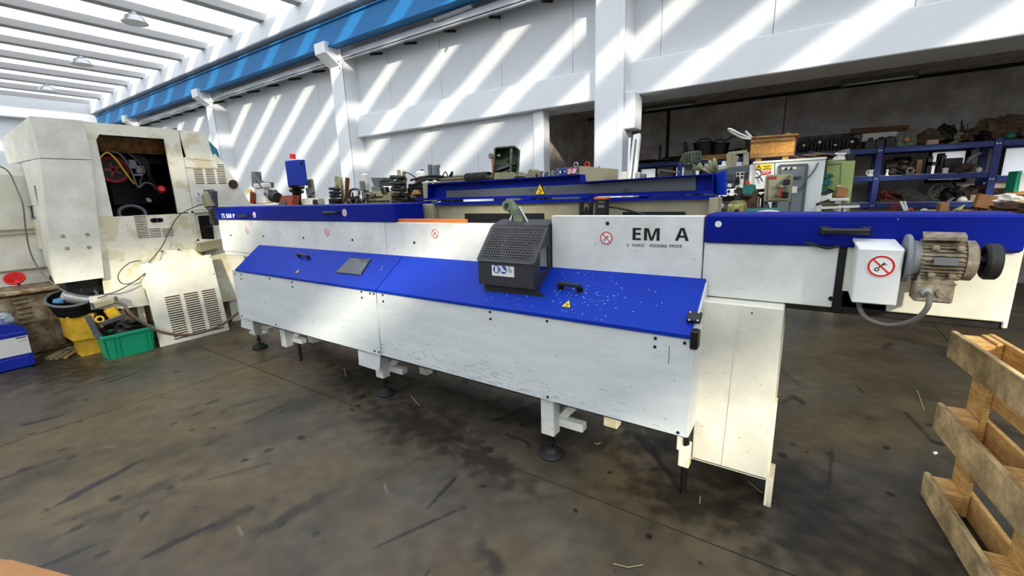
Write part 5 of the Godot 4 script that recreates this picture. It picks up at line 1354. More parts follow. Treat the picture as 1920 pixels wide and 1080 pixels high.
	for i in 5:
		var c := thing("spindle_unit", hl[i], "spindle unit", Vector3(-5.745, 1.465, -4.600) + Vector3(-2.0 + i * 0.9, 0, 0), "")
		c.position = [Vector3(-7.562, 1.480, -4.650), Vector3(-6.748, 1.472, -4.650), Vector3(-5.993, 1.465, -4.650), Vector3(-5.160, 1.482, -4.650), Vector3(-4.493, 1.474, -4.650)][i]
		part(c, "column", hw[i], hm[i])
		match i:
			0:
				part(c, "slide", MB.new().bb(-7.273, 1.686, -4.420, -7.180, 1.811, -4.461, 0.01).bb(-7.391, 1.502, -4.500, -7.239, 1.685, -4.567, 0.01), M.motor_grey)
				part(c, "base_block", MB.new().bb(-7.399, 1.487, -4.400, -7.113, 1.631, -4.523, 0.01), M.cream_plain)
				part(c, "fork", MB.new().prism([Vector3(-7.154, 1.774, -4.400), Vector3(-7.052, 1.807, -4.400), Vector3(-7.036, 1.735, -4.400), Vector3(-7.127, 1.684, -4.400)], Vector3(0, 0, -0.05)), M.grey)
				part(c, "side_block", MB.new().bb(-7.059, 1.499, -4.500, -6.953, 1.624, -4.552, 0.01), M.khaki)
				part(c, "drive", MB.new().bb(-7.010, 1.513, -4.350, -6.887, 1.610, -4.399, 0.02), M.oily)
			1:
				part(c, "slide", MB.new().bb(-6.491, 1.701, -4.420, -6.409, 1.802, -4.462, 0.01).bb(-6.595, 1.618, -4.420, -6.469, 1.720, -4.472, 0.01), M.slate)
				part(c, "spring_stack", springs(MB.new(), Vector3(-6.410, 1.497, -4.400), 0.08, 0.3, 5), M.rubber)
				part(c, "base_block", MB.new().bb(-6.694, 1.470, -4.450, -6.437, 1.616, -4.555, 0.01), M.oily)
				part(c, "rod", MB.new().cyl(Vector3(-6.303, 1.543, -4.500), Vector3(-6.204, 1.937, -4.500), 0.02).cyl(Vector3(-6.261, 1.542, -4.500), Vector3(-6.151, 1.926, -4.500), 0.015), M.copper)
				part(c, "lever", MB.new().tube([Vector3(-6.202, 1.559, -4.500), Vector3(-6.144, 1.734, -4.500), Vector3(-5.940, 1.745, -4.500), Vector3(-5.941, 1.654, -4.500)], 0.02, 6, 2), M.steel_dull)
				part(c, "cross_slide", MB.new().bb(-6.265, 1.540, -4.500, -6.042, 1.641, -4.598, 0.01), M.brown)
			2:
				part(c, "slide", MB.new().bb(-5.800, 1.715, -4.420, -5.713, 1.866, -4.462, 0.01).bb(-5.857, 1.487, -4.480, -5.723, 1.714, -4.547, 0.01), M.motor_grey)
				part(c, "anvil", MB.new().prism([Vector3(-5.617, 1.910, -4.500), Vector3(-5.348, 1.898, -4.500), Vector3(-5.353, 1.867, -4.500), Vector3(-5.428, 1.847, -4.500), Vector3(-5.438, 1.777, -4.500), Vector3(-5.561, 1.781, -4.500)], Vector3(0, 0, -0.25)), M.grey)
				part(c, "anvil_base", MB.new().bb(-5.629, 1.707, -4.500, -5.451, 1.778, -4.598, 0.008), M.motor_grey)
				part(c, "carriage", MB.new().prism([Vector3(-5.619, 1.480, -4.400), Vector3(-5.100, 1.475, -4.400), Vector3(-5.053, 1.658, -4.400), Vector3(-5.198, 1.700, -4.400), Vector3(-5.485, 1.708, -4.400), Vector3(-5.591, 1.664, -4.400)], Vector3(0, 0, -0.4)), M.khaki)
				part(c, "bolt_row", MB.new().bb(-5.460, 1.611, -4.380, -5.257, 1.627, -4.410).bb(-5.556, 1.548, -4.380, -5.124, 1.564, -4.410), M.iron)
				part(c, "bracket", MB.new().bb(-5.598, 1.489, -4.360, -5.556, 1.726, -4.385, 0.01).cyl(Vector3(-5.203, 1.746, -4.400), Vector3(-5.190, 1.669, -4.400), 0.06), M.oily)
			3:
				part(c, "slide", MB.new().bb(-4.968, 1.743, -4.420, -4.881, 1.832, -4.472, 0.01), M.slate)
				part(c, "spring_stack", springs(MB.new(), Vector3(-4.903, 1.503, -4.400), 0.095, 0.42, 5), M.black)
				part(c, "side_block", MB.new().bb(-4.844, 1.475, -4.500, -4.746, 1.730, -4.573, 0.01), M.iron)
				part(c, "tray", MB.new().prism([Vector3(-5.264, 1.817, -4.450), Vector3(-4.995, 1.844, -4.450), Vector3(-4.963, 1.828, -4.450), Vector3(-5.101, 1.818, -4.450)], Vector3(0, 0, -0.2)).bb(-5.106, 1.741, -4.450, -5.039, 1.816, -4.492), M.steel_dull)
				part(c, "white_case", MB.new().bb(-5.387, 1.637, -4.600, -5.265, 1.739, -4.682, 0.01), M.paper)
				part(c, "foot", MB.new().bb(-5.072, 1.458, -4.400, -4.879, 1.556, -4.531, 0.01), M.iron)
			4:
				part(c, "slide", MB.new().bb(-4.334, 1.857, -4.520, -4.257, 2.018, -4.586, 0.008).bb(-4.200, 1.978, -4.500, -4.186, 2.019, -4.526, 0.005), M.motor_grey)
				part(c, "base_block", MB.new().bb(-4.520, 1.468, -4.600, -4.455, 1.866, -4.640, 0.01), M.khaki)
				part(c, "bolt", MB.new().cyl(Vector3(-4.375, 1.833, -4.500), Vector3(-4.342, 1.860, -4.500), 0.03), M.green_dark)
	# tangle of cables and linkage between the heads
	var rg := RandomNumberGenerator.new()
	rg.seed = 8
	var tg := thing("valve_block", "dark block of levers, pipes and valves beside the thick black springs", "machine", Vector3(-4.946, 1.451, -4.750))
	for i in 16:
		var a := Vector3(-4.701, 1.729, -4.400) + Vector3(rg.randf_range(-0.1, 0.5), rg.randf_range(-0.25, 0.15), rg.randf_range(-0.2, 0.1))
		part(tg, "pipe", MB.new().tube([a, a + Vector3(rg.randf_range(-0.2, 0.2), rg.randf_range(-0.15, 0.1), 0.05), a + Vector3(rg.randf_range(-0.35, 0.35), rg.randf_range(-0.2, 0.05), 0.0)], rg.randf_range(0.006, 0.015), 6), [M.iron, M.oily, M.rubber][i % 3])
	part(tg, "block", MB.new().bb(-5.034, 1.453, -4.700, -4.866, 1.795, -4.823, 0.01), M.oily)
	part(tg, "amber_valve", MB.new().prism([Vector3(-4.510, 1.625, -4.250), Vector3(-4.407, 1.636, -4.250), Vector3(-4.451, 1.694, -4.250)], Vector3(0, 0, -0.1)), M.wood)
	part(tg, "plate", MB.new().bb(-4.555, 1.581, -4.280, -4.444, 1.623, -4.341, 0.01), M.green_grey)
	var lk := thing("linkage", "rusty linkage and pipes between the second and third tool heads", "machine", Vector3(-6.215, 1.469, -4.600))
	for i in 14:
		var a := Vector3(-6.033, 1.577, -4.350) + Vector3(0.04 * i, rg.randf_range(-0.1, 0.12), 0)
		part(lk, "pipe", MB.new().tube([a, a + Vector3(rg.randf_range(-0.1, 0.15), rg.randf_range(-0.1, 0.1), 0.03), a + Vector3(rg.randf_range(-0.2, 0.25), rg.randf_range(-0.15, 0.05), 0.0)], rg.randf_range(0.006, 0.014), 6), [M.brown, M.oily, M.khaki][i % 3])
	part(lk, "block", MB.new().bb(-6.276, 1.472, -4.500, -5.935, 1.589, -4.654, 0.01), M.oily)
	var wbx := thing("white_tank", "white plastic tank with a black cap above the cables", "tank", Vector3(-5.074, 1.795, -5.000))
	part(wbx, "body", MB.new().bb(-5.188, 1.867, -5.000, -5.019, 1.995, -5.098, 0.03), M.paper)
	part(wbx, "cap", MB.new().bb(-5.114, 1.997, -5.050, -5.060, 2.021, -5.089, 0.01), M.slate)
	part(wbx, "stand", MB.new().bb(-5.203, 1.442, -5.020, -5.073, 1.876, -5.102), M.iron)
	var gb := thing("beige_cabinet", "beige sheet cabinet at the left end of the open blue lid", "cabinet", Vector3(-4.255, 1.463, -4.300))
	part(gb, "body", MB.new().bb(-4.228, 1.467, -4.200, -4.126, 1.779, -4.284, 0.01), M.beige)
	part(gb, "top_sheet", MB.new().bb(-4.230, 1.773, -4.200, -4.042, 1.790, -4.331), M.paper)
	var cp := [[Vector3(-4.752, 1.834, -4.500), Vector3(-4.432, 1.871, -4.500), Vector3(-3.947, 1.828, -4.500), Vector3(-3.586, 1.838, -4.500)], [Vector3(-4.654, 1.757, -4.450), Vector3(-4.460, 1.821, -4.400), Vector3(-4.284, 1.870, -4.400), Vector3(-4.043, 1.851, -4.400)], [Vector3(-4.143, 1.808, -4.400), Vector3(-3.861, 1.809, -4.400), Vector3(-3.593, 1.811, -4.400), Vector3(-3.298, 1.817, -4.400)], [Vector3(-4.378, 1.855, -4.600), Vector3(-4.033, 1.854, -4.600), Vector3(-3.576, 1.859, -4.600)], [Vector3(-4.496, 1.773, -4.350), Vector3(-4.288, 1.827, -4.350), Vector3(-4.076, 1.818, -4.350)]]
	var bt := thing("bar_rack", "low rack with a bundle of brown bars and cables behind the open lid", "rack", Vector3(-4.041, 1.756, -4.600))
	for i in 5:
		part(bt, "bar", MB.new().tube(cp[i], 0.016 if i != 2 else 0.022, 8), [M.brown, M.iron, M.cable_tan, M.khaki, M.oily][i])
	part(bt, "rest", MB.new().bb(-4.319, 1.733, -4.500, -3.282, 1.787, -4.900, 0.01).bb(-4.2, 1.456, -4.5, -4.05, 1.75, -4.8).bb(-3.3, 1.456, -4.5, -3.15, 1.75, -4.8), M.iron)
	var twig := [Vector3(-4.092, 1.917, -4.500), Vector3(-3.977, 1.925, -4.500)]
	part(bt, "wire", MB.new().tube([Vector3(-4.135, 1.857, -4.500), Vector3(-4.082, 1.917, -4.500), Vector3(-4.040, 1.853, -4.500)], 0.008, 5).tube([Vector3(-4.011, 1.851, -4.500), Vector3(-3.960, 1.910, -4.500), Vector3(-3.974, 1.850, -4.500)], 0.012, 5), M.iron)
	var co := ["dark coiled spring tube lying left on the bars, first of the coils", "second dark coil along the bars, left of the green hopper", "third dark coil, tucked against the foot of the green hopper"]
	var ca := [Vector3(-3.558, 1.816, -4.400), Vector3(-3.439, 1.817, -4.400), Vector3(-3.323, 1.818, -4.400)]
	for i in 3:
		var mb := MB.new()
		for k in 5:
			mb.hoop(ca[i] + Vector3(0.025 * k - 0.06, 0.0, 0), Vector3(1, 0.1, 0.4), 0.05, 0.009, 16, 6)
		solo("coil_spring", co[i], "coil", mb, M.rubber, "coils on the bars")
	# green hopper
	var gh := thing("hopper", "open grey-green chip hopper tilted above the blue lid", "hopper", Vector3(-3.107, 1.784, -4.500))
	var sh := MB.new()
	sh.prism([Vector3(-3.330, 1.828, -4.600), Vector3(-3.000, 1.812, -4.600), Vector3(-2.974, 2.117, -4.600), Vector3(-3.027, 2.152, -4.600), Vector3(-3.323, 2.150, -4.600)], Vector3(0, 0, -0.03))
	sh.prism([Vector3(-3.218, 1.807, -4.400), Vector3(-3.170, 2.138, -4.400), Vector3(-3.345, 2.154, -4.630), Vector3(-3.352, 1.829, -4.630)], Vector3(-0.02, 0, 0))
	sh.prism([Vector3(-2.884, 1.804, -4.400), Vector3(-2.838, 2.088, -4.400), Vector3(-2.994, 2.120, -4.630), Vector3(-3.020, 1.813, -4.630)], Vector3(0.02, 0, 0))
	sh.prism([Vector3(-3.170, 2.138, -4.400), Vector3(-2.895, 2.133, -4.400), Vector3(-2.838, 2.088, -4.400), Vector3(-2.994, 2.120, -4.630), Vector3(-3.345, 2.154, -4.630)], Vector3(0, 0.015, 0))
	part(gh, "shell", sh, M.green_grey)
	part(gh, "baffle", MB.new().prism([Vector3(-3.210, 1.895, -4.450), Vector3(-2.912, 1.958, -4.450), Vector3(-3.023, 1.984, -4.620), Vector3(-3.329, 1.971, -4.620)], Vector3(0, -0.015, 0)).prism([Vector3(-3.143, 1.847, -4.420), Vector3(-2.909, 1.914, -4.420), Vector3(-3.016, 1.813, -4.600), Vector3(-3.240, 1.817, -4.600)], Vector3(0, -0.015, 0)), M.slate)
	part(gh, "stay", MB.new().cyl(Vector3(-2.958, 1.844, -4.400), Vector3(-2.941, 2.119, -4.400), 0.018), M.steel_dull)
	part(gh, "hinge", MB.new().bb(-3.144, 2.035, -4.380, -3.102, 2.065, -4.420, 0.01).bb(-3.323, 2.032, -4.450, -3.272, 2.094, -4.491, 0.01), M.grey)
	part(gh, "rust_post", MB.new().bb(-3.303, 1.785, -4.480, -3.267, 2.063, -4.519, 0.01).bb(-3.314, 2.038, -4.460, -3.263, 2.075, -4.501), M.terracotta)
	part(gh, "foot", MB.new().prism([Vector3(-3.175, 1.779, -4.350), Vector3(-2.897, 1.773, -4.350), Vector3(-2.859, 1.802, -4.350), Vector3(-2.932, 1.853, -4.350), Vector3(-3.155, 1.853, -4.350)], Vector3(0, 0, -0.3)).bb(-3.12, 1.456, -4.5, -2.9, 1.8, -4.8), M.khaki)
	var bl := [["small grey block right of the green hopper", 968, 325, 982, 333, 0], ["tan wedge-shaped tool holder on the lid's far side", 983, 318, 1000, 333, 1], ["dark blue-grey tool holder, left of a pair", 1012, 323, 1020, 331, 2], ["dark blue-grey tool holder, right of a pair", 1021, 321, 1030, 331, 2], ["pale grey block against the sign cabinet", 1033, 320, 1042, 329, 0], ["little brown fitting between the tan wedge and the pair", 1003, 324, 1010, 331, 3]]
	var bm := [MB.new().bb(-2.950, 1.769, -4.500, -2.886, 1.843, -4.566, 0.02), MB.new().prism([Vector3(-2.837, 1.778, -4.500), Vector3(-2.705, 1.772, -4.500), Vector3(-2.725, 1.858, -4.500), Vector3(-2.761, 1.878, -4.500)], Vector3(0, 0, -0.2)), MB.new().bb(-2.625, 1.768, -4.500, -2.600, 1.834, -4.531, 0.01).bb(-2.610, 1.827, -4.500, -2.589, 1.845, -4.526), MB.new().bb(-2.561, 1.765, -4.500, -2.527, 1.842, -4.539, 0.01).bb(-2.575, 1.766, -4.500, -2.554, 1.814, -4.526), MB.new().bb(-2.484, 1.761, -4.500, -2.442, 1.843, -4.549, 0.01), MB.new().bb(-2.690, 1.771, -4.500, -2.658, 1.825, -4.531, 0.03)]
	for i in 6:
		var b := thing("tool_holder" if i else "grey_block", bl[i][0], "tool holder", bm[i].st.get_aabb().get_center() - Vector3(0, 0.1, 0))
		part(b, "body", bm[i], [M.grey, M.khaki, M.slate, M.slate, M.motor_grey, M.brown][i])
		part(b, "stand", MB.new().bb(b.position.x - 0.04, 1.45, -4.55, b.position.x + 0.04, b.position.y + 0.08, -4.6), M.iron)
	# cabinet with four safety symbols
	var sc := thing("sign_cabinet", "beige cabinet with a strip of four round safety symbols behind the lid", "cabinet", Vector3(-2.036, 1.653, -4.300))
	part(sc, "body", MB.new().prism([Vector3(-2.276, 1.633, -4.250), Vector3(-2.007, 1.625, -4.250), Vector3(-2.007, 1.856, -4.250), Vector3(-2.274, 1.855, -4.250)], Vector3(0, 0, -0.4)).bb(-2.36, 0, -4.3, -1.95, 1.7, -4.6), M.slate)
	part(sc, "side", MB.new().prism([Vector3(-2.006, 1.598, -4.250), Vector3(-1.644, 1.591, -4.000), Vector3(-1.642, 1.812, -4.000), Vector3(-2.007, 1.861, -4.250)], Vector3(0, 0, -0.4)), M.beige)
	part(sc, "sign_strip", MB.new().prism([Vector3(-2.253, 1.782, -4.245), Vector3(-2.035, 1.788, -4.245), Vector3(-2.035, 1.841, -4.245), Vector3(-2.252, 1.837, -4.245)], Vector3(0, 0, 0.004)), M.sign_white)
	for i in 4:
		var c = [Vector3(-2.218, 1.811, -4.240), Vector3(-2.168, 1.814, -4.240), Vector3(-2.115, 1.813, -4.240), Vector3(-2.063, 1.816, -4.240)][i]
		if i < 2:
			part(sc, "blue_symbol", MB.new().cyl(c, c + Vector3(0, 0, 0.004), 0.034, -1, 18), M.sign_blue)
			part(sc, "symbol_mark", MB.new().box(c + Vector3(0, 0, 0.005), Vector3(0.022, 0.024 if i == 0 else 0.011, 0.003)), M.sign_white)
		else:
			part(sc, "red_symbol", MB.new().hoop(c + Vector3(0, 0, 0.003), Vector3.BACK, 0.029, 0.003, 20, 5).bar(c + Vector3(-0.02, 0.02, 0.003), c + Vector3(0.02, -0.02, 0.003), 0.004, 0.003), M.red)
	part(sc, "eye_bolt", MB.new().hoop(Vector3(-2.115, 1.884, -4.400), Vector3(0, 0, 1), 0.022, 0.007, 14, 6).cyl(Vector3(-2.115, 1.856, -4.400), Vector3(-2.115, 1.873, -4.400), 0.01), M.steel)
	part(sc, "red_post", MB.new().hoop(Vector3(-1.963, 1.873, -4.350), Vector3(0, 0, 1), 0.024, 0.007, 12, 6, 1.2).cyl(Vector3(-1.963, 1.824, -4.350), Vector3(-1.963, 1.862, -4.350), 0.018), M.red)
	part(sc, "hook", MB.new().bb(-1.733, 1.809, -4.100, -1.727, 1.834, -4.126), M.steel)
	# aluminium profiles leaning on the big column
	var pr := [["tall pale aluminium profile with a slot leaning beside the big white column", [Vector3(-1.770, 1.671, -5.200), Vector3(-1.856, 2.268, -5.600)], 0.09], ["thin pale rod standing left of the slotted aluminium profile", [Vector3(-1.844, 1.674, -5.300), Vector3(-1.943, 2.232, -5.600)], 0.035]]
	for i in 2:
		var p := thing("profile", pr[i][0], "profile", pr[i][1][0])
		var a: Vector3 = pr[i][1][0]
		var b: Vector3 = pr[i][1][1]
		var lowp: Vector3 = a + (a - b) * ((a.y) / (b.y - a.y))
		part(p, "bar", MB.new().bar(lowp, b, pr[i][2], 0.05, Vector3.BACK, 0.004), M.paper if i == 0 else M.alu)
		if i == 0:
			part(p, "slot", MB.new().bar(a.lerp(b, 0.1) + Vector3(0, 0, 0.028), a.lerp(b, 0.9) + Vector3(0, 0, 0.028), 0.022, 0.006, Vector3.BACK), M.slate)
	var fb := [[1168,1171,322,345,"pale stub profile nearest the big column"],[1193,1197,322,345,"short bright stub profile right of the slotted profile"],[1202,1207,325,345,"grey stub profile, rightmost of the short ones by the column"]]
	for i in 3:
		var x: float = [-1.798, -1.643, -1.582][i]
		solo("stub_profile", fb[i][4], "profile", MB.new().bb(x - 0.03, 0, -5.0, x + 0.03, [1.809, 1.795, 1.775][i], -5.05, 0.004), [M.paper, M.alu, M.grey][i])
	var wt := thing("steel_bench", "low bench with a green-grey top just behind the open lid", "bench", Vector3(-1.5, 0, -5.6))
	part(wt, "bench_top", MB.new().bb(-1.690, 1.6, -5.2, -1.063, 1.66, -5.9, 0.01), M.khaki)
	for p: Vector2 in [Vector2(-1.75, -5.3), Vector2(-1.15, -5.3), Vector2(-1.75, -5.8), Vector2(-1.15, -5.8)]:
		part(wt, "leg", MB.new().bb(p.x - 0.03, 0, p.y - 0.03, p.x + 0.03, 1.6, p.y + 0.03), M.slate)
	solo("rod", "thin steel rod lying across the low green-grey bench", "rod", MB.new().cyl(Vector3(-1.520, 1.822, -5.400), Vector3(-1.276, 1.779, -5.400), 0.012).cyl(Vector3(-1.519, 1.779, -5.400), Vector3(-1.515, 1.834, -5.400), 0.02), M.steel_dull)

# ---------------------------------------------------------------- the far right: cabinets, controls, racks
func in_the_annex() -> void:
	var gm := thing("pump_motor", "green ribbed motor upright on a pale gearbox behind the lid", "motor", Vector3(-1.182, 1.754, -5.600))
	part(gm, "motor", MB.new().cyl(Vector3(-1.190, 1.888, -5.600), Vector3(-1.202, 2.016, -5.600), 0.085, -1, 20), M.green_grey)
	part(gm, "cooling_ribs", MB.new().fins(Vector3(-1.190, 1.900, -5.600), Vector3(-1.202, 2.004, -5.600), 0.085, 0.02, 0.008, 20), M.green_grey)
	part(gm, "gearbox", MB.new().bb(-1.267, 1.800, -5.500, -1.148, 1.884, -5.700, 0.02), M.beige)
	part(gm, "dial", MB.new().cyl(Vector3(-1.231, 1.851, -5.500), Vector3(-1.225, 1.850, -5.470), 0.03, -1, 16).cyl(Vector3(-1.184, 1.851, -5.500), Vector3(-1.178, 1.850, -5.470), 0.03, -1, 16), M.black)
	part(gm, "base", MB.new().bb(-1.258, 1.66, -5.48, -1.152, 1.801, -5.65, 0.01), M.slate)
	part(gm, "union", MB.new().cyl(Vector3(-1.108, 1.844, -5.500), Vector3(-1.061, 1.817, -5.500), 0.05, 0.03), M.khaki)
	# machine control panel
	var cn := thing("control_console", "grey machine control console with a dark screen and rows of black buttons", "control panel", Vector3(-0.644, 1.444, -5.000))
	part(cn, "case", MB.new().prism([Vector3(-0.818, 1.495, -5.000), Vector3(-0.525, 1.521, -5.000), Vector3(-0.528, 1.809, -5.000), Vector3(-0.825, 1.774, -5.000)], Vector3(0, 0, -0.3)).bb(-0.95, 0, -5.1, -0.65, 1.6, -5.25), M.slate)
	part(cn, "case_side", MB.new().prism([Vector3(-0.519, 1.521, -4.990), Vector3(-0.492, 1.525, -5.000), Vector3(-0.495, 1.812, -5.000), Vector3(-0.522, 1.808, -4.990)], Vector3(0, 0, -0.3)), M.paper)
	part(cn, "bezel", MB.new().prism([Vector3(-0.761, 1.654, -4.990), Vector3(-0.649, 1.660, -4.990), Vector3(-0.645, 1.743, -4.990), Vector3(-0.761, 1.739, -4.990)], Vector3(0, 0, 0.01)), M.grey)
	part(cn, "screen", MB.new().prism([Vector3(-0.754, 1.659, -4.978), Vector3(-0.657, 1.666, -4.978), Vector3(-0.657, 1.733, -4.978), Vector3(-0.754, 1.728, -4.978)], Vector3(0, 0, 0.005)), M.glass_dark, "dark screen")
	part(cn, "button_plate", MB.new().prism([Vector3(-0.633, 1.581, -4.990), Vector3(-0.566, 1.584, -4.990), Vector3(-0.564, 1.744, -4.990), Vector3(-0.635, 1.743, -4.990)], Vector3(0, 0, 0.012)), M.paper)
	for i in 6:
		var p := Vector3(-0.618, 1.726, -4.976) + Vector3(0.037 * (i % 3), -0.035 * (i / 3), 0)
		part(cn, "key", MB.new().box(p, Vector3(0.024, 0.024, 0.014), 0.004), M.brown)
	for p: Vector3 in [Vector3(-0.619, 1.669, -4.976), Vector3(-0.616, 1.638, -4.976)]:
		part(cn, "knob", MB.new().cyl(p, p + Vector3(0, 0, 0.03), 0.022, -1, 14), M.black)
	part(cn, "drive_slot", MB.new().prism([Vector3(-0.772, 1.596, -4.990), Vector3(-0.649, 1.603, -4.990), Vector3(-0.647, 1.634, -4.990), Vector3(-0.769, 1.634, -4.990)], Vector3(0, 0, 0.014)), M.grey)
	part(cn, "slot_label", MB.new().box(Vector3(-0.687, 1.617, -4.970), Vector3(0.035, 0.035, 0.004)), M.paper)
	part(cn, "keyboard_plate", MB.new().prism([Vector3(-0.775, 1.506, -4.950), Vector3(-0.609, 1.518, -4.950), Vector3(-0.613, 1.586, -4.980), Vector3(-0.779, 1.575, -4.980)], Vector3(0, 0, 0.014)), M.paper)
	for i in 8:
		var p := Vector3(-0.748, 1.553, -4.950) + Vector3(0.062 * (i % 4), -0.047 * (i / 4) + 0.005 * (i % 4), 0)
		part(cn, "button", MB.new().cyl(p, p + Vector3(0, 0, 0.02), 0.014, -1, 12), M.black)
	part(cn, "emergency_stop", MB.new().cyl(Vector3(-0.527, 1.635, -4.985), Vector3(-0.527, 1.635, -4.985) + Vector3(0, 0, 0.03), 0.02, -1, 16), M.red, "red mushroom button")
	# rear top sheet with a beige frame
	var hf := thing("fitting_stand", "open beige steel frame with brass fittings on top of the console", "frame", Vector3(-0.667, 1.790, -5.300))
	part(hf, "upright", MB.new().bar(Vector3(-0.749, 1.794, -5.300), Vector3(-0.755, 1.953, -5.300), 0.04, 0.05).bar(Vector3(-0.588, 1.801, -5.300), Vector3(-0.598, 1.947, -5.300), 0.03, 0.05).bar(Vector3(-0.765, 1.949, -5.300), Vector3(-0.589, 1.957, -5.300), 0.05, 0.03), M.beige)
	part(hf, "fitting", MB.new().cyl(Vector3(-0.704, 1.814, -5.300), Vector3(-0.713, 1.934, -5.300), 0.03).cyl(Vector3(-0.735, 1.881, -5.300), Vector3(-0.665, 1.904, -5.300), 0.02).bb(-0.743, 1.827, -5.320, -0.723, 1.937, -5.370, 0.01).cyl(Vector3(-0.689, 1.818, -5.300), Vector3(-0.690, 1.894, -5.300), 0.02), M.khaki)
	part(hf, "can", MB.new().cyl(Vector3(-0.651, 1.793, -5.250), Vector3(-0.650, 1.852, -5.250), 0.035, -1, 14), M.alu)
	part(hf, "base_plate", MB.new().bb(-0.734, 1.778, -5.150, -0.578, 1.810, -5.450, 0.005), M.grey)
	solo("air_filter", "beige ribbed concertina hose lying left of the console", "hose", hose_ribs([Vector3(-0.965, 1.772, -5.300), Vector3(-0.946, 1.805, -5.300), Vector3(-0.926, 1.832, -5.300), Vector3(-0.900, 1.847, -5.300), Vector3(-0.873, 1.851, -5.300)], 0.07), M.khaki)
	solo("tin", "small bright tin box beside the concertina hose", "tin", MB.new().bb(-0.857, 1.827, -5.500, -0.819, 1.885, -5.650, 0.01).bb(-0.885, 1.72, -5.45, -0.798, 1.843, -5.6, 0.01), M.paper)
	var lw := thing("support_table", "dark table holding the hose and tin behind the console", "table", Vector3(-1.0, 0, -5.7))
	part(lw, "table_top", MB.new().bb(-1.007, 1.68, -5.32, -0.553, 1.72, -5.8, 0.005), M.iron)
	part(lw, "leg", MB.new().bb(-0.95, 0, -5.55, -0.9, 1.68, -5.6), M.iron)
	part(lw, "leg", MB.new().bb(-0.62, 0, -5.55, -0.57, 1.68, -5.6), M.iron)
	# green gear and brown casting, yellow-green machine
	var gg := thing("tool_changer", "dark green disc head on a brown casting in front of the white cabinet", "machine", Vector3(-0.453, 1.357, -4.600))
	part(gg, "head", MB.new().prism([Vector3(-0.518, 1.543, -4.550), Vector3(-0.494, 1.519, -4.550), Vector3(-0.447, 1.522, -4.550), Vector3(-0.429, 1.559, -4.550), Vector3(-0.433, 1.611, -4.550), Vector3(-0.459, 1.621, -4.550), Vector3(-0.510, 1.614, -4.550), Vector3(-0.521, 1.591, -4.550)], Vector3(0, 0, -0.2)), M.teal)
	part(gg, "spindle", MB.new().cyl(Vector3(-0.472, 1.524, -4.500), Vector3(-0.472, 1.501, -4.480), 0.03), M.iron)
	part(gg, "casting", MB.new().prism([Vector3(-0.539, 1.357, -4.620), Vector3(-0.426, 1.376, -4.620), Vector3(-0.417, 1.549, -4.620), Vector3(-0.451, 1.588, -4.620), Vector3(-0.542, 1.523, -4.620)], Vector3(0, 0, -0.3)).bb(-0.65, 0, -4.65, -0.35, 1.4, -4.9), M.brown)
	part(gg, "arm", MB.new().bar(Vector3(-0.579, 1.573, -4.600), Vector3(-0.506, 1.547, -4.600), 0.06, 0.06), M.iron)
	var yg := thing("small_lathe", "yellow-green small machine head with a round boss behind the right lid", "machine", Vector3(-0.548, 1.373, -4.300))
	part(yg, "housing", MB.new().prism([Vector3(-0.602, 1.355, -4.300), Vector3(-0.475, 1.355, -4.300), Vector3(-0.478, 1.446, -4.300), Vector3(-0.505, 1.479, -4.300), Vector3(-0.576, 1.475, -4.300), Vector3(-0.599, 1.439, -4.300)], Vector3(0, 0, -0.3)), M.green_yellow)
	part(yg, "boss", MB.new().cyl(Vector3(-0.524, 1.392, -4.300), Vector3(-0.519, 1.394, -4.260), 0.04, -1, 18).box(Vector3(-0.536, 1.392, -4.300), Vector3(0.13, 0.12, 0.04), 0.01), M.green_yellow)
	part(yg, "bore", MB.new().cyl(Vector3(-0.519, 1.394, -4.260), Vector3(-0.518, 1.394, -4.250), 0.02, -1, 14), M.black)
	part(yg, "left_block", MB.new().bb(-0.678, 1.355, -4.300, -0.631, 1.416, -4.492, 0.01), M.green_yellow)
	part(yg, "stub", MB.new().cyl(Vector3(-0.656, 1.392, -4.300), Vector3(-0.652, 1.394, -4.270), 0.02).cyl(Vector3(-0.626, 1.397, -4.300), Vector3(-0.622, 1.398, -4.270), 0.02), M.oily)
	part(yg, "chrome_knob", MB.new().cyl(Vector3(-0.677, 1.456, -4.350), Vector3(-0.670, 1.480, -4.350), 0.03).cyl(Vector3(-0.637, 1.434, -4.300), Vector3(-0.625, 1.444, -4.300), 0.022).cyl(Vector3(-0.651, 1.444, -4.300), Vector3(-0.650, 1.425, -4.300), 0.025), M.steel)
	part(yg, "pedestal", MB.new().bb(-0.92, 0, -4.4, -0.6, 1.33, -4.6), M.green_yellow)
	var dg := thing("green_table", "dark green machine table top behind the right lid", "machine", Vector3(-0.315, 1.378, -4.200))
	part(dg, "table_top", MB.new().prism([Vector3(-0.464, 1.361, -4.200), Vector3(-0.185, 1.361, -4.200), Vector3(-0.214, 1.399, -4.400), Vector3(-0.456, 1.396, -4.400)], Vector3(0, 0.015, 0)), M.teal)
	part(dg, "edge", MB.new().tube([Vector3(-0.350, 1.385, -4.150), Vector3(-0.275, 1.398, -4.150), Vector3(-0.207, 1.389, -4.150), Vector3(-0.184, 1.372, -4.150)], 0.012, 6), M.paper)
	part(dg, "pedestal", MB.new().bb(-0.45, 0, -4.2, -0.3, 1.3, -4.35), M.teal)
	# big white switch cabinet
	var zc := -6.8
	var sc := thing("switch_cabinet", "large white electrical cabinet with a grey inset door and warning stickers", "cabinet", Vector3(-0.207, 1.241, -6.800))
	part(sc, "body", MB.new().prism([Vector3(-0.578, 0, zc), Vector3(0.084, 0, zc), Vector3(0.119, 1.909, -6.800), Vector3(-0.669, 1.901, -6.800)], Vector3(0, 0, -0.5)), M.white_clean)
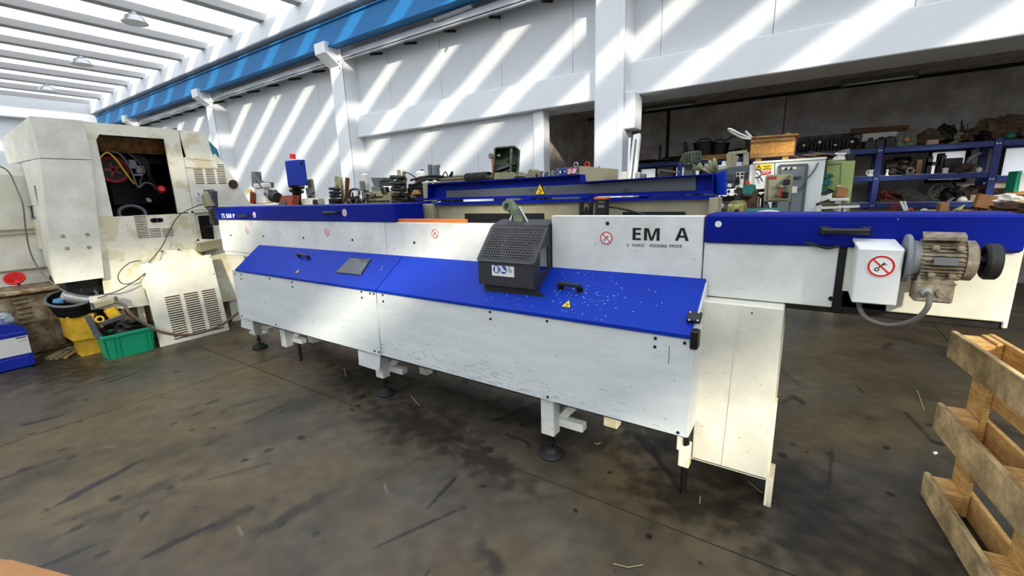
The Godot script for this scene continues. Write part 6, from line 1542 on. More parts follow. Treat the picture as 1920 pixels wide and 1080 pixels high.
	part(sc, "top_edge", MB.new().bar(Vector3(-0.674, 1.908, -6.790), Vector3(0.123, 1.915, -6.790), 0.02, 0.025), M.paper)
	part(sc, "panel_seam", MB.new().bar(Vector3(-0.409, 1.724, -6.798), Vector3(-0.424, 1.899, -6.798), 0.008, 0.008), M.slate)
	part(sc, "door", MB.new().prism([Vector3(-0.350, 1.242, -6.790), Vector3(-0.061, 1.241, -6.790), Vector3(-0.061, 1.844, -6.790), Vector3(-0.359, 1.848, -6.790)], Vector3(0, 0, 0.012)), M.motor_grey, "grey inset door")
	var df := MB.new()
	df.bar(Vector3(-0.346, 1.619, -6.785), Vector3(-0.365, 1.849, -6.785), 0.02, 0.03).bar(Vector3(-0.366, 1.855, -6.785), Vector3(-0.061, 1.847, -6.785), 0.03, 0.025).bar(Vector3(-0.067, 1.241, -6.785), Vector3(-0.066, 1.844, -6.785), 0.035, 0.03)
	part(sc, "door_frame", df, M.slate)
	part(sc, "lock_strip", MB.new().prism([Vector3(-0.337, 1.800, -6.775), Vector3(-0.180, 1.798, -6.775), Vector3(-0.183, 1.824, -6.775), Vector3(-0.339, 1.827, -6.775)], Vector3(0, 0, 0.006)), M.paper)
	part(sc, "lock", MB.new().cyl(Vector3(-0.291, 1.811, -6.770), Vector3(-0.290, 1.810, -6.755), 0.014).cyl(Vector3(-0.233, 1.811, -6.770), Vector3(-0.232, 1.810, -6.755), 0.014), M.black)
	part(sc, "lever", MB.new().box(Vector3(-0.176, 1.699, -6.750), Vector3(0.12, 0.03, 0.03), 0.008), M.slate)
	part(sc, "paper_sheet", MB.new().prism([Vector3(-0.205, 1.500, -6.760), Vector3(-0.147, 1.499, -6.760), Vector3(-0.149, 1.585, -6.760), Vector3(-0.207, 1.587, -6.760)], Vector3(0, 0, 0.003)), M.paper)
	var ys := part(sc, "warning_sticker", MB.new().prism([Vector3(-0.642, 1.810, -6.795), Vector3(-0.446, 1.813, -6.795), Vector3(-0.445, 1.877, -6.795), Vector3(-0.641, 1.879, -6.795)], Vector3(0, 0, 0.003)), M.sign_yellow)
	part(ys, "triangle", MB.new().bar(Vector3(-0.630, 1.820, -6.790), Vector3(-0.574, 1.820, -6.790), 0.008, 0.003).bar(Vector3(-0.630, 1.820, -6.790), Vector3(-0.606, 1.873, -6.790), 0.008, 0.003, Vector3.BACK).bar(Vector3(-0.574, 1.820, -6.790), Vector3(-0.606, 1.873, -6.790), 0.008, 0.003, Vector3.BACK).bar(Vector3(-0.603, 1.829, -6.790), Vector3(-0.605, 1.856, -6.790), 0.006, 0.003, Vector3.BACK), M.black)
	part(ys, "print_line", MB.new().bar(Vector3(-0.553, 1.857, -6.790), Vector3(-0.462, 1.858, -6.790), 0.004, 0.006).bar(Vector3(-0.533, 1.838, -6.790), Vector3(-0.478, 1.840, -6.790), 0.004, 0.006).bar(Vector3(-0.556, 1.819, -6.790), Vector3(-0.459, 1.821, -6.790), 0.004, 0.006), M.black)
	var bs := Vector3(-0.614, 1.764, -6.794)
	part(sc, "ban_sticker", MB.new().cyl(bs, bs + Vector3(0, 0, 0.003), 0.06, -1, 20), M.sign_white)
	part(sc, "ban_ring", MB.new().hoop(bs + Vector3(0, 0, 0.005), Vector3.BACK, 0.05, 0.007, 20, 5).bar(bs + Vector3(-0.035, 0.035, 0.005), bs + Vector3(0.035, -0.035, 0.005), 0.012, 0.003).bar(bs + Vector3(-0.03, -0.02, 0.005), bs + Vector3(0.035, 0.025, 0.005), 0.014, 0.003), M.brown)
	var rs := part(sc, "red_sticker", MB.new().prism([Vector3(-0.575, 1.738, -6.795), Vector3(-0.454, 1.760, -6.795), Vector3(-0.457, 1.797, -6.795), Vector3(-0.579, 1.797, -6.795)], Vector3(0, 0, 0.003)), M.red)
	part(rs, "print_line", MB.new().bar(Vector3(-0.559, 1.783, -6.790), Vector3(-0.468, 1.785, -6.790), 0.003, 0.006).bar(Vector3(-0.551, 1.764, -6.790), Vector3(-0.479, 1.771, -6.790), 0.003, 0.005), M.sign_white)
	part(sc, "cable", MB.new().tube([Vector3(0.042, 1.863, -6.780), Vector3(0.017, 1.787, -6.770), Vector3(-0.021, 1.718, -6.770), Vector3(-0.056, 1.680, -6.770), Vector3(-0.078, 1.609, -6.760), Vector3(-0.128, 1.538, -6.760)], 0.009, 6).tube([Vector3(-0.677, 1.874, -6.780), Vector3(-0.634, 1.809, -6.770)], 0.02, 6, 0).tube([Vector3(-0.591, 1.739, -6.770), Vector3(-0.540, 1.661, -6.750)], 0.009, 6, 0), M.slate)
	# oriented-strand-board crate on the cabinet
	var oc := thing("chipboard_crate", "orange chipboard crate on short legs on top of the white cabinet", "crate", Vector3(-0.452, 1.914, -6.950))
	part(oc, "front_board", MB.new().prism([Vector3(-0.723, 1.976, -6.850), Vector3(-0.235, 2.002, -6.850), Vector3(-0.230, 2.197, -6.850), Vector3(-0.726, 2.175, -6.850)], Vector3(0, 0, -0.4)), M.osb)
	part(oc, "bottom_batten", MB.new().prism([Vector3(-0.721, 1.968, -6.830), Vector3(-0.232, 1.974, -6.830), Vector3(-0.230, 2.020, -6.830), Vector3(-0.725, 2.023, -6.830)], Vector3(0, 0, -0.44)), M.wood)
	part(oc, "top_batten", MB.new().prism([Vector3(-0.729, 2.167, -6.830), Vector3(-0.232, 2.163, -6.830), Vector3(-0.225, 2.220, -6.830), Vector3(-0.721, 2.227, -6.830)], Vector3(0, 0, -0.44)), M.wood)
	part(oc, "loose_lid", MB.new().prism([Vector3(-0.725, 2.225, -6.800), Vector3(-0.196, 2.215, -6.800), Vector3(-0.198, 2.234, -6.800), Vector3(-0.714, 2.244, -6.800)], Vector3(0, 0, -0.5)).bb(-0.335, 2.241, -6.900, -0.286, 2.261, -7.000), M.wood)
	for a: Vector3 in [Vector3(-0.625, 1.921, -6.850), Vector3(-0.315, 1.921, -6.850)]:
		part(oc, "leg", MB.new().bb(a.x - 0.035, a.y - 0.012, a.z, a.x + 0.035, a.y + 0.09, a.z - 0.1), M.wood)
		part(oc, "leg", MB.new().bb(a.x - 0.035, a.y - 0.012, a.z - 0.28, a.x + 0.035, a.y + 0.09, a.z - 0.38), M.wood)
	solo("white_hose", "white plastic hose loops springing from the chipboard crate", "hose", MB.new().tube([Vector3(-0.709, 2.218, -6.900), Vector3(-0.819, 2.242, -6.900), Vector3(-0.961, 2.322, -6.950), Vector3(-1.025, 2.378, -6.950), Vector3(-0.994, 2.378, -6.920), Vector3(-0.882, 2.310, -6.900), Vector3(-0.755, 2.243, -6.900), Vector3(-0.709, 2.218, -6.900)], 0.013, 8, 4).tube([Vector3(-0.806, 2.330, -6.900), Vector3(-0.757, 2.277, -6.900), Vector3(-0.703, 2.225, -6.900)], 0.013, 8, 3), M.paper)
	# beige control box on a stand
	var kb := thing("control_box", "khaki control box with a red plate, switches and buttons in front of the cabinet", "control panel", Vector3(-0.270, 1.341, -4.900))
	part(kb, "box", MB.new().prism([Vector3(-0.361, 1.466, -4.800), Vector3(-0.334, 1.451, -4.800), Vector3(-0.151, 1.453, -4.800), Vector3(-0.151, 1.681, -4.800), Vector3(-0.169, 1.700, -4.800), Vector3(-0.354, 1.700, -4.800), Vector3(-0.365, 1.681, -4.800)], Vector3(0, 0, -0.25)), M.khaki)
	part(kb, "door", MB.new().prism([Vector3(-0.325, 1.466, -4.790), Vector3(-0.164, 1.468, -4.790), Vector3(-0.167, 1.686, -4.790), Vector3(-0.335, 1.689, -4.790)], Vector3(0, 0, 0.012)), M.khaki)
	part(kb, "name_plate", MB.new().prism([Vector3(-0.340, 1.663, -4.775), Vector3(-0.272, 1.662, -4.775), Vector3(-0.274, 1.684, -4.775), Vector3(-0.342, 1.685, -4.775)], Vector3(0, 0, 0.003)), M.motor_red)
	for p: Vector3 in [Vector3(-0.192, 1.628, -4.775), Vector3(-0.193, 1.512, -4.775)]:
		part(kb, "gauge", MB.new().box(p, Vector3(0.055, 0.05, 0.02), 0.006), M.black)
	for i in 9:
		var p = [Vector3(-0.228, 1.630, -4.770), Vector3(-0.224, 1.591, -4.770), Vector3(-0.191, 1.590, -4.770), Vector3(-0.229, 1.554, -4.770), Vector3(-0.192, 1.552, -4.770), Vector3(-0.230, 1.513, -4.770), Vector3(-0.264, 1.514, -4.770), Vector3(-0.262, 1.590, -4.770), Vector3(-0.174, 1.677, -4.770)][i]
		part(kb, "switch", MB.new().cyl(p, p + Vector3(0, 0, 0.025), 0.013, -1, 12), [M.slate, M.khaki, M.slate, M.red, M.green_dark, M.red, M.slate, M.slate, M.slate][i])
	part(kb, "stand", MB.new().bb(-0.299, 0, -4.9, -0.255, 1.5, -5.0).bb(-0.163, 0, -4.9, -0.142, 1.5, -5.0), M.grey)
	part(kb, "side_bracket", MB.new().prism([Vector3(-0.365, 1.354, -4.850), Vector3(-0.309, 1.374, -4.850), Vector3(-0.338, 1.454, -4.850), Vector3(-0.369, 1.465, -4.850)], Vector3(0, 0, -0.1)), M.motor_grey)
	solo("grey_box", "pale grey small box left of the khaki control box", "box", MB.new().bb(-0.448, 1.362, -4.900, -0.410, 1.505, -5.050, 0.01).bb(-0.449, 0, -4.95, -0.399, 1.4, -5.05), M.paper)
	solo("valve", "black valve with a round top between the green disc and the khaki box", "valve", MB.new().bb(-0.399, 1.388, -5.000, -0.379, 1.533, -5.100, 0.01).cyl(Vector3(-0.401, 1.543, -5.000), Vector3(-0.403, 1.574, -5.000), 0.04).bar(Vector3(-0.427, 1.514, -4.950), Vector3(-0.375, 1.492, -4.950), 0.03, 0.03).bb(-0.397, 0, -5.05, -0.379, 1.45, -5.1), M.black)
	# green storage bins stacked, lime cabinet, tables
	var gl := ["topmost green storage bin of the stack by the lime cabinet", "middle green storage bin of the stack by the lime cabinet", "lowest green storage bin of the stack by the lime cabinet"]
	var gr := [MB.new().bb(0.049, 1.661, -6.870, 0.180, 1.726, -7.070, 0.01).prism([Vector3(0.184, 1.658, -6.870), Vector3(0.224, 1.688, -6.870), Vector3(0.204, 1.722, -6.870), Vector3(0.177, 1.723, -6.870)], Vector3(0, 0, -0.18)), MB.new().bb(0.051, 1.582, -6.870, 0.177, 1.655, -7.070, 0.01).prism([Vector3(0.180, 1.580, -6.870), Vector3(0.221, 1.611, -6.870), Vector3(0.195, 1.651, -6.870), Vector3(0.173, 1.652, -6.870)], Vector3(0, 0, -0.18)), MB.new().bb(0.055, 1.464, -6.870, 0.176, 1.576, -7.070, 0.01)]
	for i in 3:
		solo("storage_bin", gl[i], "bin", gr[i], M.green_dark if i != 1 else M.teal, "green storage bins")
	var lc := thing("lime_cabinet", "lime green sheet cabinet right of the white cabinet", "cabinet", Vector3(0.356, 1.358, -7.150))
	part(lc, "body", MB.new().prism([Vector3(0.157, 0, -7.150), Vector3(0.448, 0, -7.150), Vector3(0.431, 1.879, -7.150), Vector3(0.145, 1.897, -7.150)], Vector3(0, 0, -0.5)), M.lime)
	part(lc, "door_seam", MB.new().bar(Vector3(0.304, 1.595, -7.148), Vector3(0.288, 1.855, -7.148), 0.01, 0.006).bar(Vector3(0.150, 1.844, -7.148), Vector3(0.288, 1.848, -7.148), 0.006, 0.01), M.green_dark)
	var bt := ["first white bottle cap on the lime cabinet", "second", "third", "fourth"]
	var bp := [Vector3(0.168, 1.898, -7.200), Vector3(0.214, 1.895, -7.200), Vector3(0.253, 1.896, -7.200), Vector3(0.297, 1.896, -7.200)]
	for i in 4:
		var b := thing("white_spool", ["small white spool at the left end of the row on the lime cabinet", "second small white spool from the left on the lime cabinet", "third small white spool from the left on the lime cabinet", "small white spool nearest the black case on the lime cabinet"][i], "spool", bp[i], "white spools on the lime cabinet")
		part(b, "body", MB.new().lathe([Vector2(0, 0), Vector2(0.045, 0), Vector2(0.045, 0.02), Vector2(0.03, 0.03), Vector2(0.03, 0.06), Vector2(0.045, 0.07), Vector2(0.03, 0.085), Vector2(0, 0.085)], bp[i], Vector3.UP, 14), M.paper)
	solo("white_carton", "small white ribbed carton above the spools on the lime cabinet", "carton", MB.new().bb(0.212, 1.921, -7.250, 0.282, 1.995, -7.370, 0.01), M.paper)
	solo("grey_carton", "grey carton tilted beside the white ribbed carton", "carton", MB.new().box(Vector3(0.312, 1.983, -7.250), Vector3(0.12, 0.08, 0.1), 0.005, Basis(Vector3.BACK, 0.25)), M.grey)
	solo("black_case", "black case on the right corner of the lime cabinet", "case", MB.new().bb(0.332, 1.869, -7.150, 0.427, 1.967, -7.450, 0.01), M.black)
	solo("pallet_sheet", "layer of crumpled brown packing lying on top of the white cabinet", "packing", rag_mesh(Vector3(-0.014, 1.941, -7.000), 0.22, 0.18, 0.05, 61), M.sack)
	var tb := thing("white_table", "white steel table with boxes before the lime cabinet", "table", Vector3(0.253, 1.230, -7.000))
	part(tb, "table_top", MB.new().prism([Vector3(0.105, 1.392, -6.830), Vector3(0.401, 1.394, -6.830), Vector3(0.397, 1.426, -6.830), Vector3(0.107, 1.425, -6.830)], Vector3(0, 0, -0.3)), M.paper)
	for x: float in [0.105, 0.294]:
		part(tb, "leg", MB.new().bb(x - 0.03, 0, -6.850, x + 0.03, 1.4, -6.900), M.paper)
		part(tb, "leg", MB.new().bb(x - 0.03, 0, -7.060, x + 0.03, 1.4, -7.120), M.paper)
	var t2 := thing("low_table", "low cream steel table with steel strips on it, in front of the white table", "table", Vector3(0.331, 1.205, -6.850))
	part(t2, "table_top", MB.new().prism([Vector3(0.128, 1.301, -6.640), Vector3(0.499, 1.317, -6.640), Vector3(0.496, 1.342, -6.640), Vector3(0.125, 1.327, -6.640)], Vector3(0, 0, -0.17)), M.paper)
	for x: float in [0.107, 0.318, 0.354]:
		part(t2, "leg", MB.new().bb(x - 0.025, 0, -6.660, x + 0.025, 1.34, -6.700), M.cream_plain)
	solo("steel_strip", "dark flat strip across the low cream table", "strip", MB.new().bar(Vector3(0.100, 1.370, -6.700), Vector3(0.284, 1.348, -6.700), 0.1, 0.03), M.steel_dull)
	solo("steel_strip", "grey flat strip lying to the right on the low cream table", "strip", MB.new().bar(Vector3(0.233, 1.347, -6.740), Vector3(0.501, 1.357, -6.740), 0.12, 0.025), M.slate)
	solo("steel_strip", "rusty bracket sticking up at the left of the low cream table", "strip", MB.new().bar(Vector3(0.069, 1.351, -6.700), Vector3(0.204, 1.407, -6.700), 0.06, 0.03), M.brown)
	solo("meter_box", "white meter box standing on the white steel table", "box", MB.new().bb(0.102, 1.422, -6.900, 0.226, 1.495, -7.100, 0.01).bb(0.109, 1.469, -6.890, 0.208, 1.482, -6.900), M.sign_white)
	solo("black_cable_coil", "black cable coil lying on the white meter box", "cable", MB.new().hoop(Vector3(0.145, 1.508, -6.950), Vector3(0, 1, 0.2), 0.08, 0.015, 20, 6).hoop(Vector3(0.162, 1.514, -6.950), Vector3(0.1, 1, 0.1), 0.07, 0.015, 20, 6), M.black)
	solo("parcel", "cream parcel with dark end and brown marks on the white steel table", "parcel", MB.new().bb(0.268, 1.439, -6.900, 0.383, 1.549, -7.100, 0.006), M.card)
	solo("yellow_block", "small yellowish block on top of the cream parcel", "block", MB.new().bb(0.254, 1.544, -6.920, 0.324, 1.583, -7.070, 0.02), M.straw)
	racks()

const ORD := ["first", "second", "third", "fourth", "fifth", "sixth", "seventh", "eighth", "ninth", "tenth", "eleventh", "twelfth", "thirteenth", "fourteenth"]

func racks() -> void:
	var zf := -9.0
	var zb := -9.6
	var x_at := [-3.110, -2.138, -1.022, -0.056, 0.832, 2.100, 3.4]
	var y_at := [2.120, 1.698, 1.284]
	var rl := ["leftmost bay of the blue racks, beside the big column", "blue rack bay under the black tubs", "blue rack bay behind the chipboard crate", "blue rack bay behind the white and lime cabinets", "widest blue rack bay with the bright window behind", "blue rack bay at the right edge"]
	for i in 6:
		var a: float = x_at[i]
		var b: float = x_at[i + 1]
		var r := thing("blue_rack", rl[i], "rack", Vector3((a + b) * 0.5, 0, -9.3), "")
		for z: float in [zf - 0.03, zb + 0.03]:
			part(r, "post", MB.new().bb(a - 0.04, 0, z - 0.035, a + 0.04, y_at[0] + 0.03, z + 0.035, 0.005), M.rack_blue)
			if i == 5:
				part(r, "post", MB.new().bb(b - 0.04, 0, z - 0.035, b + 0.04, y_at[0] + 0.03, z + 0.035, 0.005), M.rack_blue)
		for j in 3:
			var y: float = y_at[j] + (-0.06 if i == 5 and j == 1 else 0.0)
			for z: float in [zf, zb + 0.04]:
				part(r, "beam", MB.new().bb(a + 0.04, y - 0.08, z, b - 0.04, y, z - 0.04, 0.006), M.rack_blue)
			part(r, "shelf_board", MB.new().bb(a + 0.04, y - 0.03, zf - 0.04, b - 0.04, y + 0.004, zb + 0.04), M.galv if j else M.steel_dull)
			var bo := MB.new()
			bo.cyl(Vector3(a + 0.012, y - 0.04, zf + 0.003), Vector3(a + 0.012, y - 0.04, zf + 0.012), 0.012, -1, 8).cyl(Vector3(a - 0.018, y - 0.04, zf + 0.003), Vector3(a - 0.018, y - 0.04, zf + 0.012), 0.012, -1, 8)
			part(r, "bolt", bo, M.steel)
		if i == 4:
			part(r, "brace", MB.new().bar(Vector3(b - 0.3, y_at[1] - 0.1, zb + 0.02), Vector3(b - 0.1, y_at[2], zb + 0.02), 0.02, 0.03), M.rack_blue)
	var T: float = y_at[0]
	var Mid: float = y_at[1]
	var L: float = y_at[2]
	# black tubs and hoop on a plank, top left
	solo("plank", "pale wooden plank along the top shelf under the black tubs", "plank", MB.new().bb(-2.123, T - 0.02, -8.95, -1.292, T + 0.07, -9.03, 0.004), M.wood)
	var tubl := ["large black rubber tub on the top shelf, left one", "black rubber tub with a raised handle loop, right of the large tub"]
	for i in 2:
		var c = [Vector3(-1.761, 2.221, -9.250), Vector3(-1.489, 2.201, -9.250)][i]
		c.y = T + 0.01
		var b := thing("rubber_tub", tubl[i], "tub", c)
		var rr: float = [0.2, 0.16][i]
		var hh: float = [0.3, 0.26][i]
		part(b, "body", MB.new().lathe([Vector2(0, 0), Vector2(rr * 0.8, 0), Vector2(rr, hh), Vector2(rr * 0.93, hh), Vector2(rr * 0.75, 0.03), Vector2(0, 0.03)], c, Vector3.UP, 24), M.black)
		part(b, "rim", MB.new().hoop(c + Vector3(0, hh, 0), Vector3.UP, rr, 0.012, 24, 6), M.black)
		part(b, "grip_loop", MB.new().tube([c + Vector3(-rr * 0.6, hh, 0.1), c + Vector3(-rr * 0.3, hh + 0.06, 0.1), c + Vector3(rr * 0.4, hh + 0.06, 0.1), c + Vector3(rr * 0.7, hh, 0.1)], 0.014, 6), M.black)
	solo("rubber_hoop", "thin black rubber hoop standing on edge right of the tubs", "hoop", MB.new().hoop(Vector3(-1.242, 2.318, -9.300), Vector3(0.25, 0, 1), 0.2, 0.012, 32, 8, 1.0), M.black)
	solo("dark_wedge", "upright dark slab on the top shelf left of the large tub", "slab", MB.new().prism([Vector3(-2.116, T, -9.2), Vector3(-2.056, T, -9.2), Vector3(-2.103, 2.480, -9.200), Vector3(-2.142, 2.464, -9.200)], Vector3(0, 0, -0.15)), M.black)
	solo("dark_sheet", "low heap of black rubber sheets on the top shelf", "heap", rag_mesh(Vector3(-2.347, T + 0.04, -9.3), 0.3, 0.25, 0.07, 71), M.black)
	solo("dark_sheet", "low dark pile of metal plates at the left end of the top shelf", "heap", rag_mesh(Vector3(-2.813, T + 0.03, -9.3), 0.25, 0.2, 0.05, 72), M.iron)
	solo("upright_tool", "black forked tool sticking up at the left of the top shelf", "tool", MB.new().bar(Vector3(-2.581, T, -9.2), Vector3(-2.578, 2.461, -9.200), 0.04, 0.05).bar(Vector3(-2.607, 2.402, -9.200), Vector3(-2.546, 2.428, -9.200), 0.02, 0.03), M.black)
	solo("black_sheet", "heap of dark scrap under the rubber hoop", "heap", rag_mesh(Vector3(-1.202, T + 0.06, -9.2), 0.22, 0.2, 0.09, 73), M.black)
	# brown crate right of hoop
	solo("dark_crate", "dark brown crate half hidden behind the chipboard crate", "crate", MB.new().bb(-1.052, T, -9.1, -0.925, T + 0.38, -9.4, 0.01), M.brown)
	# top shelf between cabinet and lime cabinet: rows of arbors
	var n := 0
	var sp := ["steel arbor with a bright tip", "dark arbor"]
	for i in 14:
		var x: float = lerpf(-0.222, 0.478, i / 13.0)
		var a := thing("arbor", "%s tool arbor counted from the chipboard crate, in the row on the top shelf" % ORD[i], "tool", Vector3(x, T, -9.15), "tool arbors in a row on the top shelf")
		var h := 0.16 + 0.05 * ((i * 7) % 3)
		part(a, "holder", MB.new().lathe([Vector2(0, 0), Vector2(0.035, 0), Vector2(0.035, 0.03), Vector2(0.022, 0.05), Vector2(0.028, h * 0.7), Vector2(0.012, h), Vector2(0, h)], Vector3(x, T, -9.15), Vector3.UP, 12), M.iron)
		part(a, "tip", MB.new().cyl(Vector3(x, T + h * 0.55, -9.15), Vector3(x, T + h * 0.7, -9.15), 0.029, -1, 10), M.steel if i % 4 == 1 else M.oily)
	for i in 9:
		var x: float = lerpf(-0.195, 0.470, i / 8.0)
		solo("dark_gear", "%s dark gear blank counted from the chipboard crate, behind the tool arbors" % ORD[i], "gear", MB.new().gear(Vector3(x, T + 0.13, -9.4), Vector3(0.3, 0, 1).normalized(), 0.1, 0.06, 14, 0.03).bb(x - 0.07, T, -9.42, x + 0.07, T + 0.05, -9.34), M.oily, "dark gear blanks behind the arbors")
	solo("long_tray", "long black tray standing at the back of the top shelf behind the arbors", "tray", MB.new().bb(-0.281, T + 0.0, -9.5, 0.504, T + 0.3, -9.58), M.oily)
	# top shelf widest bay
	solo("brown_beam", "long brown wooden beam lying on the pale sheets on the top shelf", "beam", MB.new().prism([Vector3(0.456, 2.371, -9.200), Vector3(1.147, 2.374, -9.200), Vector3(1.151, 2.443, -9.200), Vector3(0.453, 2.461, -9.200)], Vector3(0, 0, -0.16)), M.old_wood)
	var ss := thing("sheet_stack", "stack of pale blue-white sheets under the brown beam", "stack", Vector3(0.826, T, -9.3))
	for i in 6:
		part(ss, "sheet", MB.new().bb(0.605, T + 0.13 + i * 0.02, -9.2, 1.037 - 0.02 * (i % 2), T + 0.144 + i * 0.02, -9.5), M.paper)
	part(ss, "packer", MB.new().bb(0.638, T, -9.22, 0.758, T + 0.13, -9.48).bb(0.889, T, -9.22, 1.005, T + 0.13, -9.48), M.oily)
	var bl := [[1630, 0.12, 0.07, "iron"], [1648, 0.1, 0.09, "slate"], [1662, 0.09, 0.1, "iron"]]
	var bn := ["black block before the pale sheets, left of three", "grey-topped block before the pale sheets, middle of three", "black block before the pale sheets, right of three"]
	for i in 3:
		var x: float = [0.707, 0.836, 0.938][i]
		solo("die_block", bn[i], "block", MB.new().bb(x - 0.07, T, -9.08, x + 0.07, T + 0.12 + 0.02 * i, -9.18, 0.01).cyl(Vector3(x, T + 0.12, -9.13), Vector3(x, T + 0.17, -9.13), 0.03), M.oily)
	var gp := thing("green_plate", "grey-green square plate with an orange disc on the top shelf", "plate", Vector3(1.139, T, -9.05))
	part(gp, "plate", MB.new().prism([Vector3(1.023, T, -9.05), Vector3(1.249, T, -9.05), Vector3(1.244, 2.309, -9.100), Vector3(1.036, 2.322, -9.100)], Vector3(0, 0, -0.04)), M.green_grey)
	part(gp, "orange_disc", MB.new().cyl(Vector3(1.131, 2.222, -9.030), Vector3(1.130, 2.222, -9.020), 0.03, -1, 16), M.orange)
	var tops := [["sack", 1743, 0.26, 0.13, "brown sack lying behind the pink brick on the top shelf", M.sack], ["casting", 1775, 0.14, 0.15, "black casting with a knob right of the brown sack", M.iron], ["casting", 1795, 0.12, 0.1, "tan casting in the middle of the top shelf's right half", M.khaki], ["casting", 1815, 0.14, 0.11, "reddish brown casting near the thin upright rods", M.brown], ["casting", 1836, 0.12, 0.09, "dark oily casting between the rods and the big sack heap", M.oily]]
	for i in 5:
		var x: float = [1.417, 1.580, 1.695, 1.807, 1.951][i]
		solo(tops[i][0], tops[i][4], tops[i][0], rag_mesh(Vector3(x, T + tops[i][3] * 0.75, -9.25), tops[i][2], 0.15, tops[i][3], 80 + i), tops[i][5])
	solo("pink_brick", "pale pink block with two holes at the front of the top shelf", "block", MB.new().bb(1.360, T, -9.03, 1.489, T + 0.07, -9.12, 0.006), flat(Color(0.75, 0.6, 0.55), 0.8))
	for i in 3:
		var a: Vector3 = [Vector3(1.770, 2.179, -9.300), Vector3(1.793, 2.176, -9.300), Vector3(1.838, 2.172, -9.300)][i]
		var b: Vector3 = [Vector3(1.745, 2.449, -9.300), Vector3(1.772, 2.372, -9.300), Vector3(1.813, 2.397, -9.300)][i]
		a.y = T
		solo("thin_rod", ["tallest thin black rod upright on the top shelf", "short thin black rod beside the tallest rod", "thin bent wire upright right of the two rods"][i], "rod", MB.new().tube([a, b] if i < 2 else [a, b, b + Vector3(0.03, 0.01, 0)], 0.012 if i < 2 else 0.006, 6, 0), M.black)
	solo("sack", "big heap of brown sacking above the right rack post", "sack", rag_mesh(Vector3(2.187, T + 0.16, -9.3), 0.28, 0.2, 0.2, 91), M.sack)
	solo("sack", "tan sack at the far right end of the top shelf", "sack", rag_mesh(Vector3(2.353 + 0.1, T + 0.105, -9.2), 0.17, 0.17, 0.14, 93), M.sack)
	solo("green_casting", "dark green casting under the brown sacking", "casting", MB.new().box(Vector3(2.207, T + 0.05, -9.07), Vector3(0.12, 0.1, 0.12), 0.03), M.green_dark)
	# middle shelf
	var ml := ["pipe coil of dark hose at the left of the middle shelf", "white double-ring fitting on the middle shelf by the lime cabinet"]
	solo("ring_fitting", ml[1], "fitting", MB.new().hoop(Vector3(0.738, 1.753, -9.020), Vector3.BACK, 0.035, 0.014, 16, 6).hoop(Vector3(0.777, 1.751, -9.020), Vector3.BACK, 0.035, 0.014, 16, 6).bb(0.728, Mid, -9.01, 0.793, Mid + 0.02, -9.05), M.paper)
	var mid := [
		["motor", 1665, "dark motor with a domed end on the middle shelf by the left post"],
		["casting", 1683, "round black casting high on the middle shelf, second from the left post"],
		["white_peg", 1664, "small white peg standing on the middle shelf"],
		["clutter", 1700, "heap of small black clamps on the middle shelf"],
		["square_flange", 1706, "pale square flange with a round hole at the front of the middle shelf"],
		["wood_block", 1723, "upright brown wooden block in front of the wall on the middle shelf"]]
	solo("motor", mid[0][2], "motor", MB.new().cyl(Vector3(0.953, Mid + 0.12, -9.3), Vector3(1.083, Mid + 0.12, -9.3), 0.11, -1, 18).fins(Vector3(0.966, Mid + 0.12, -9.3), Vector3(1.058, Mid + 0.12, -9.3), 0.11, 0.02, 0.006, 18).bb(0.966, Mid, -9.25, 1.071, Mid + 0.05, -9.35), M.iron)
	solo("casting", mid[1][2], "casting", MB.new().lathe([Vector2(0, 0), Vector2(0.12, 0), Vector2(0.1, 0.12), Vector2(0.13, 0.2), Vector2(0.1, 0.28), Vector2(0, 0.28)], Vector3(1.149, Mid, -9.35), Vector3.UP, 18), M.oily)
	solo("white_peg", mid[2][2], "peg", MB.new().lathe([Vector2(0, 0), Vector2(0.03, 0), Vector2(0.015, 0.03), Vector2(0.015, 0.06), Vector2(0.025, 0.08), Vector2(0, 0.1)], Vector3(0.956, Mid, -9.05), Vector3.UP, 12), M.paper)
	solo("clamp_heap", mid[3][2], "heap", rag_mesh(Vector3(1.118, Mid + 0.06, -9.12), 0.16, 0.1, 0.08, 95), M.iron)
	var fx: float = 1.222
	solo("square_flange", mid[4][2], "flange", MB.new().gear(Vector3(fx, Mid + 0.06, -9.03), Vector3.BACK, 0.055, 0.02, 4, 0.03).bb(fx - 0.05, Mid, -9.01, fx + 0.05, Mid + 0.02, -9.05), M.steel_dull)
	solo("wood_block", mid[5][2], "block", MB.new().bb(1.291, Mid, -9.1, 1.357, Mid + 0.22, -9.2, 0.005), M.old_wood)
	var wbk := [["vise", "dark vise-like casting against the bright window, left"], ["block", "wide dark machine block in front of the bright window"]]
	solo("vise", wbk[0][1], "casting", MB.new().bb(1.431, Mid, -9.2, 1.485, Mid + 0.26, -9.35).bb(1.545, Mid, -9.2, 1.610, Mid + 0.3, -9.35).bb(1.431, Mid + 0.13, -9.2, 1.563, Mid + 0.18, -9.35), M.iron)
	solo("die_block", wbk[1][1], "block", MB.new().bb(1.586, Mid, -9.15, 1.804, Mid + 0.22, -9.4, 0.01).bb(1.563, Mid, -9.15, 1.621, Mid + 0.27, -9.4, 0.01), M.iron)
	solo("cup", "small pale cup before the wide dark block on the middle shelf", "cup", MB.new().lathe([Vector2(0, 0), Vector2(0.03, 0), Vector2(0.035, 0.08), Vector2(0.028, 0.08), Vector2(0.025, 0.01), Vector2(0, 0.01)], Vector3(1.612, Mid, -9.04), Vector3.UP, 16), M.paper)
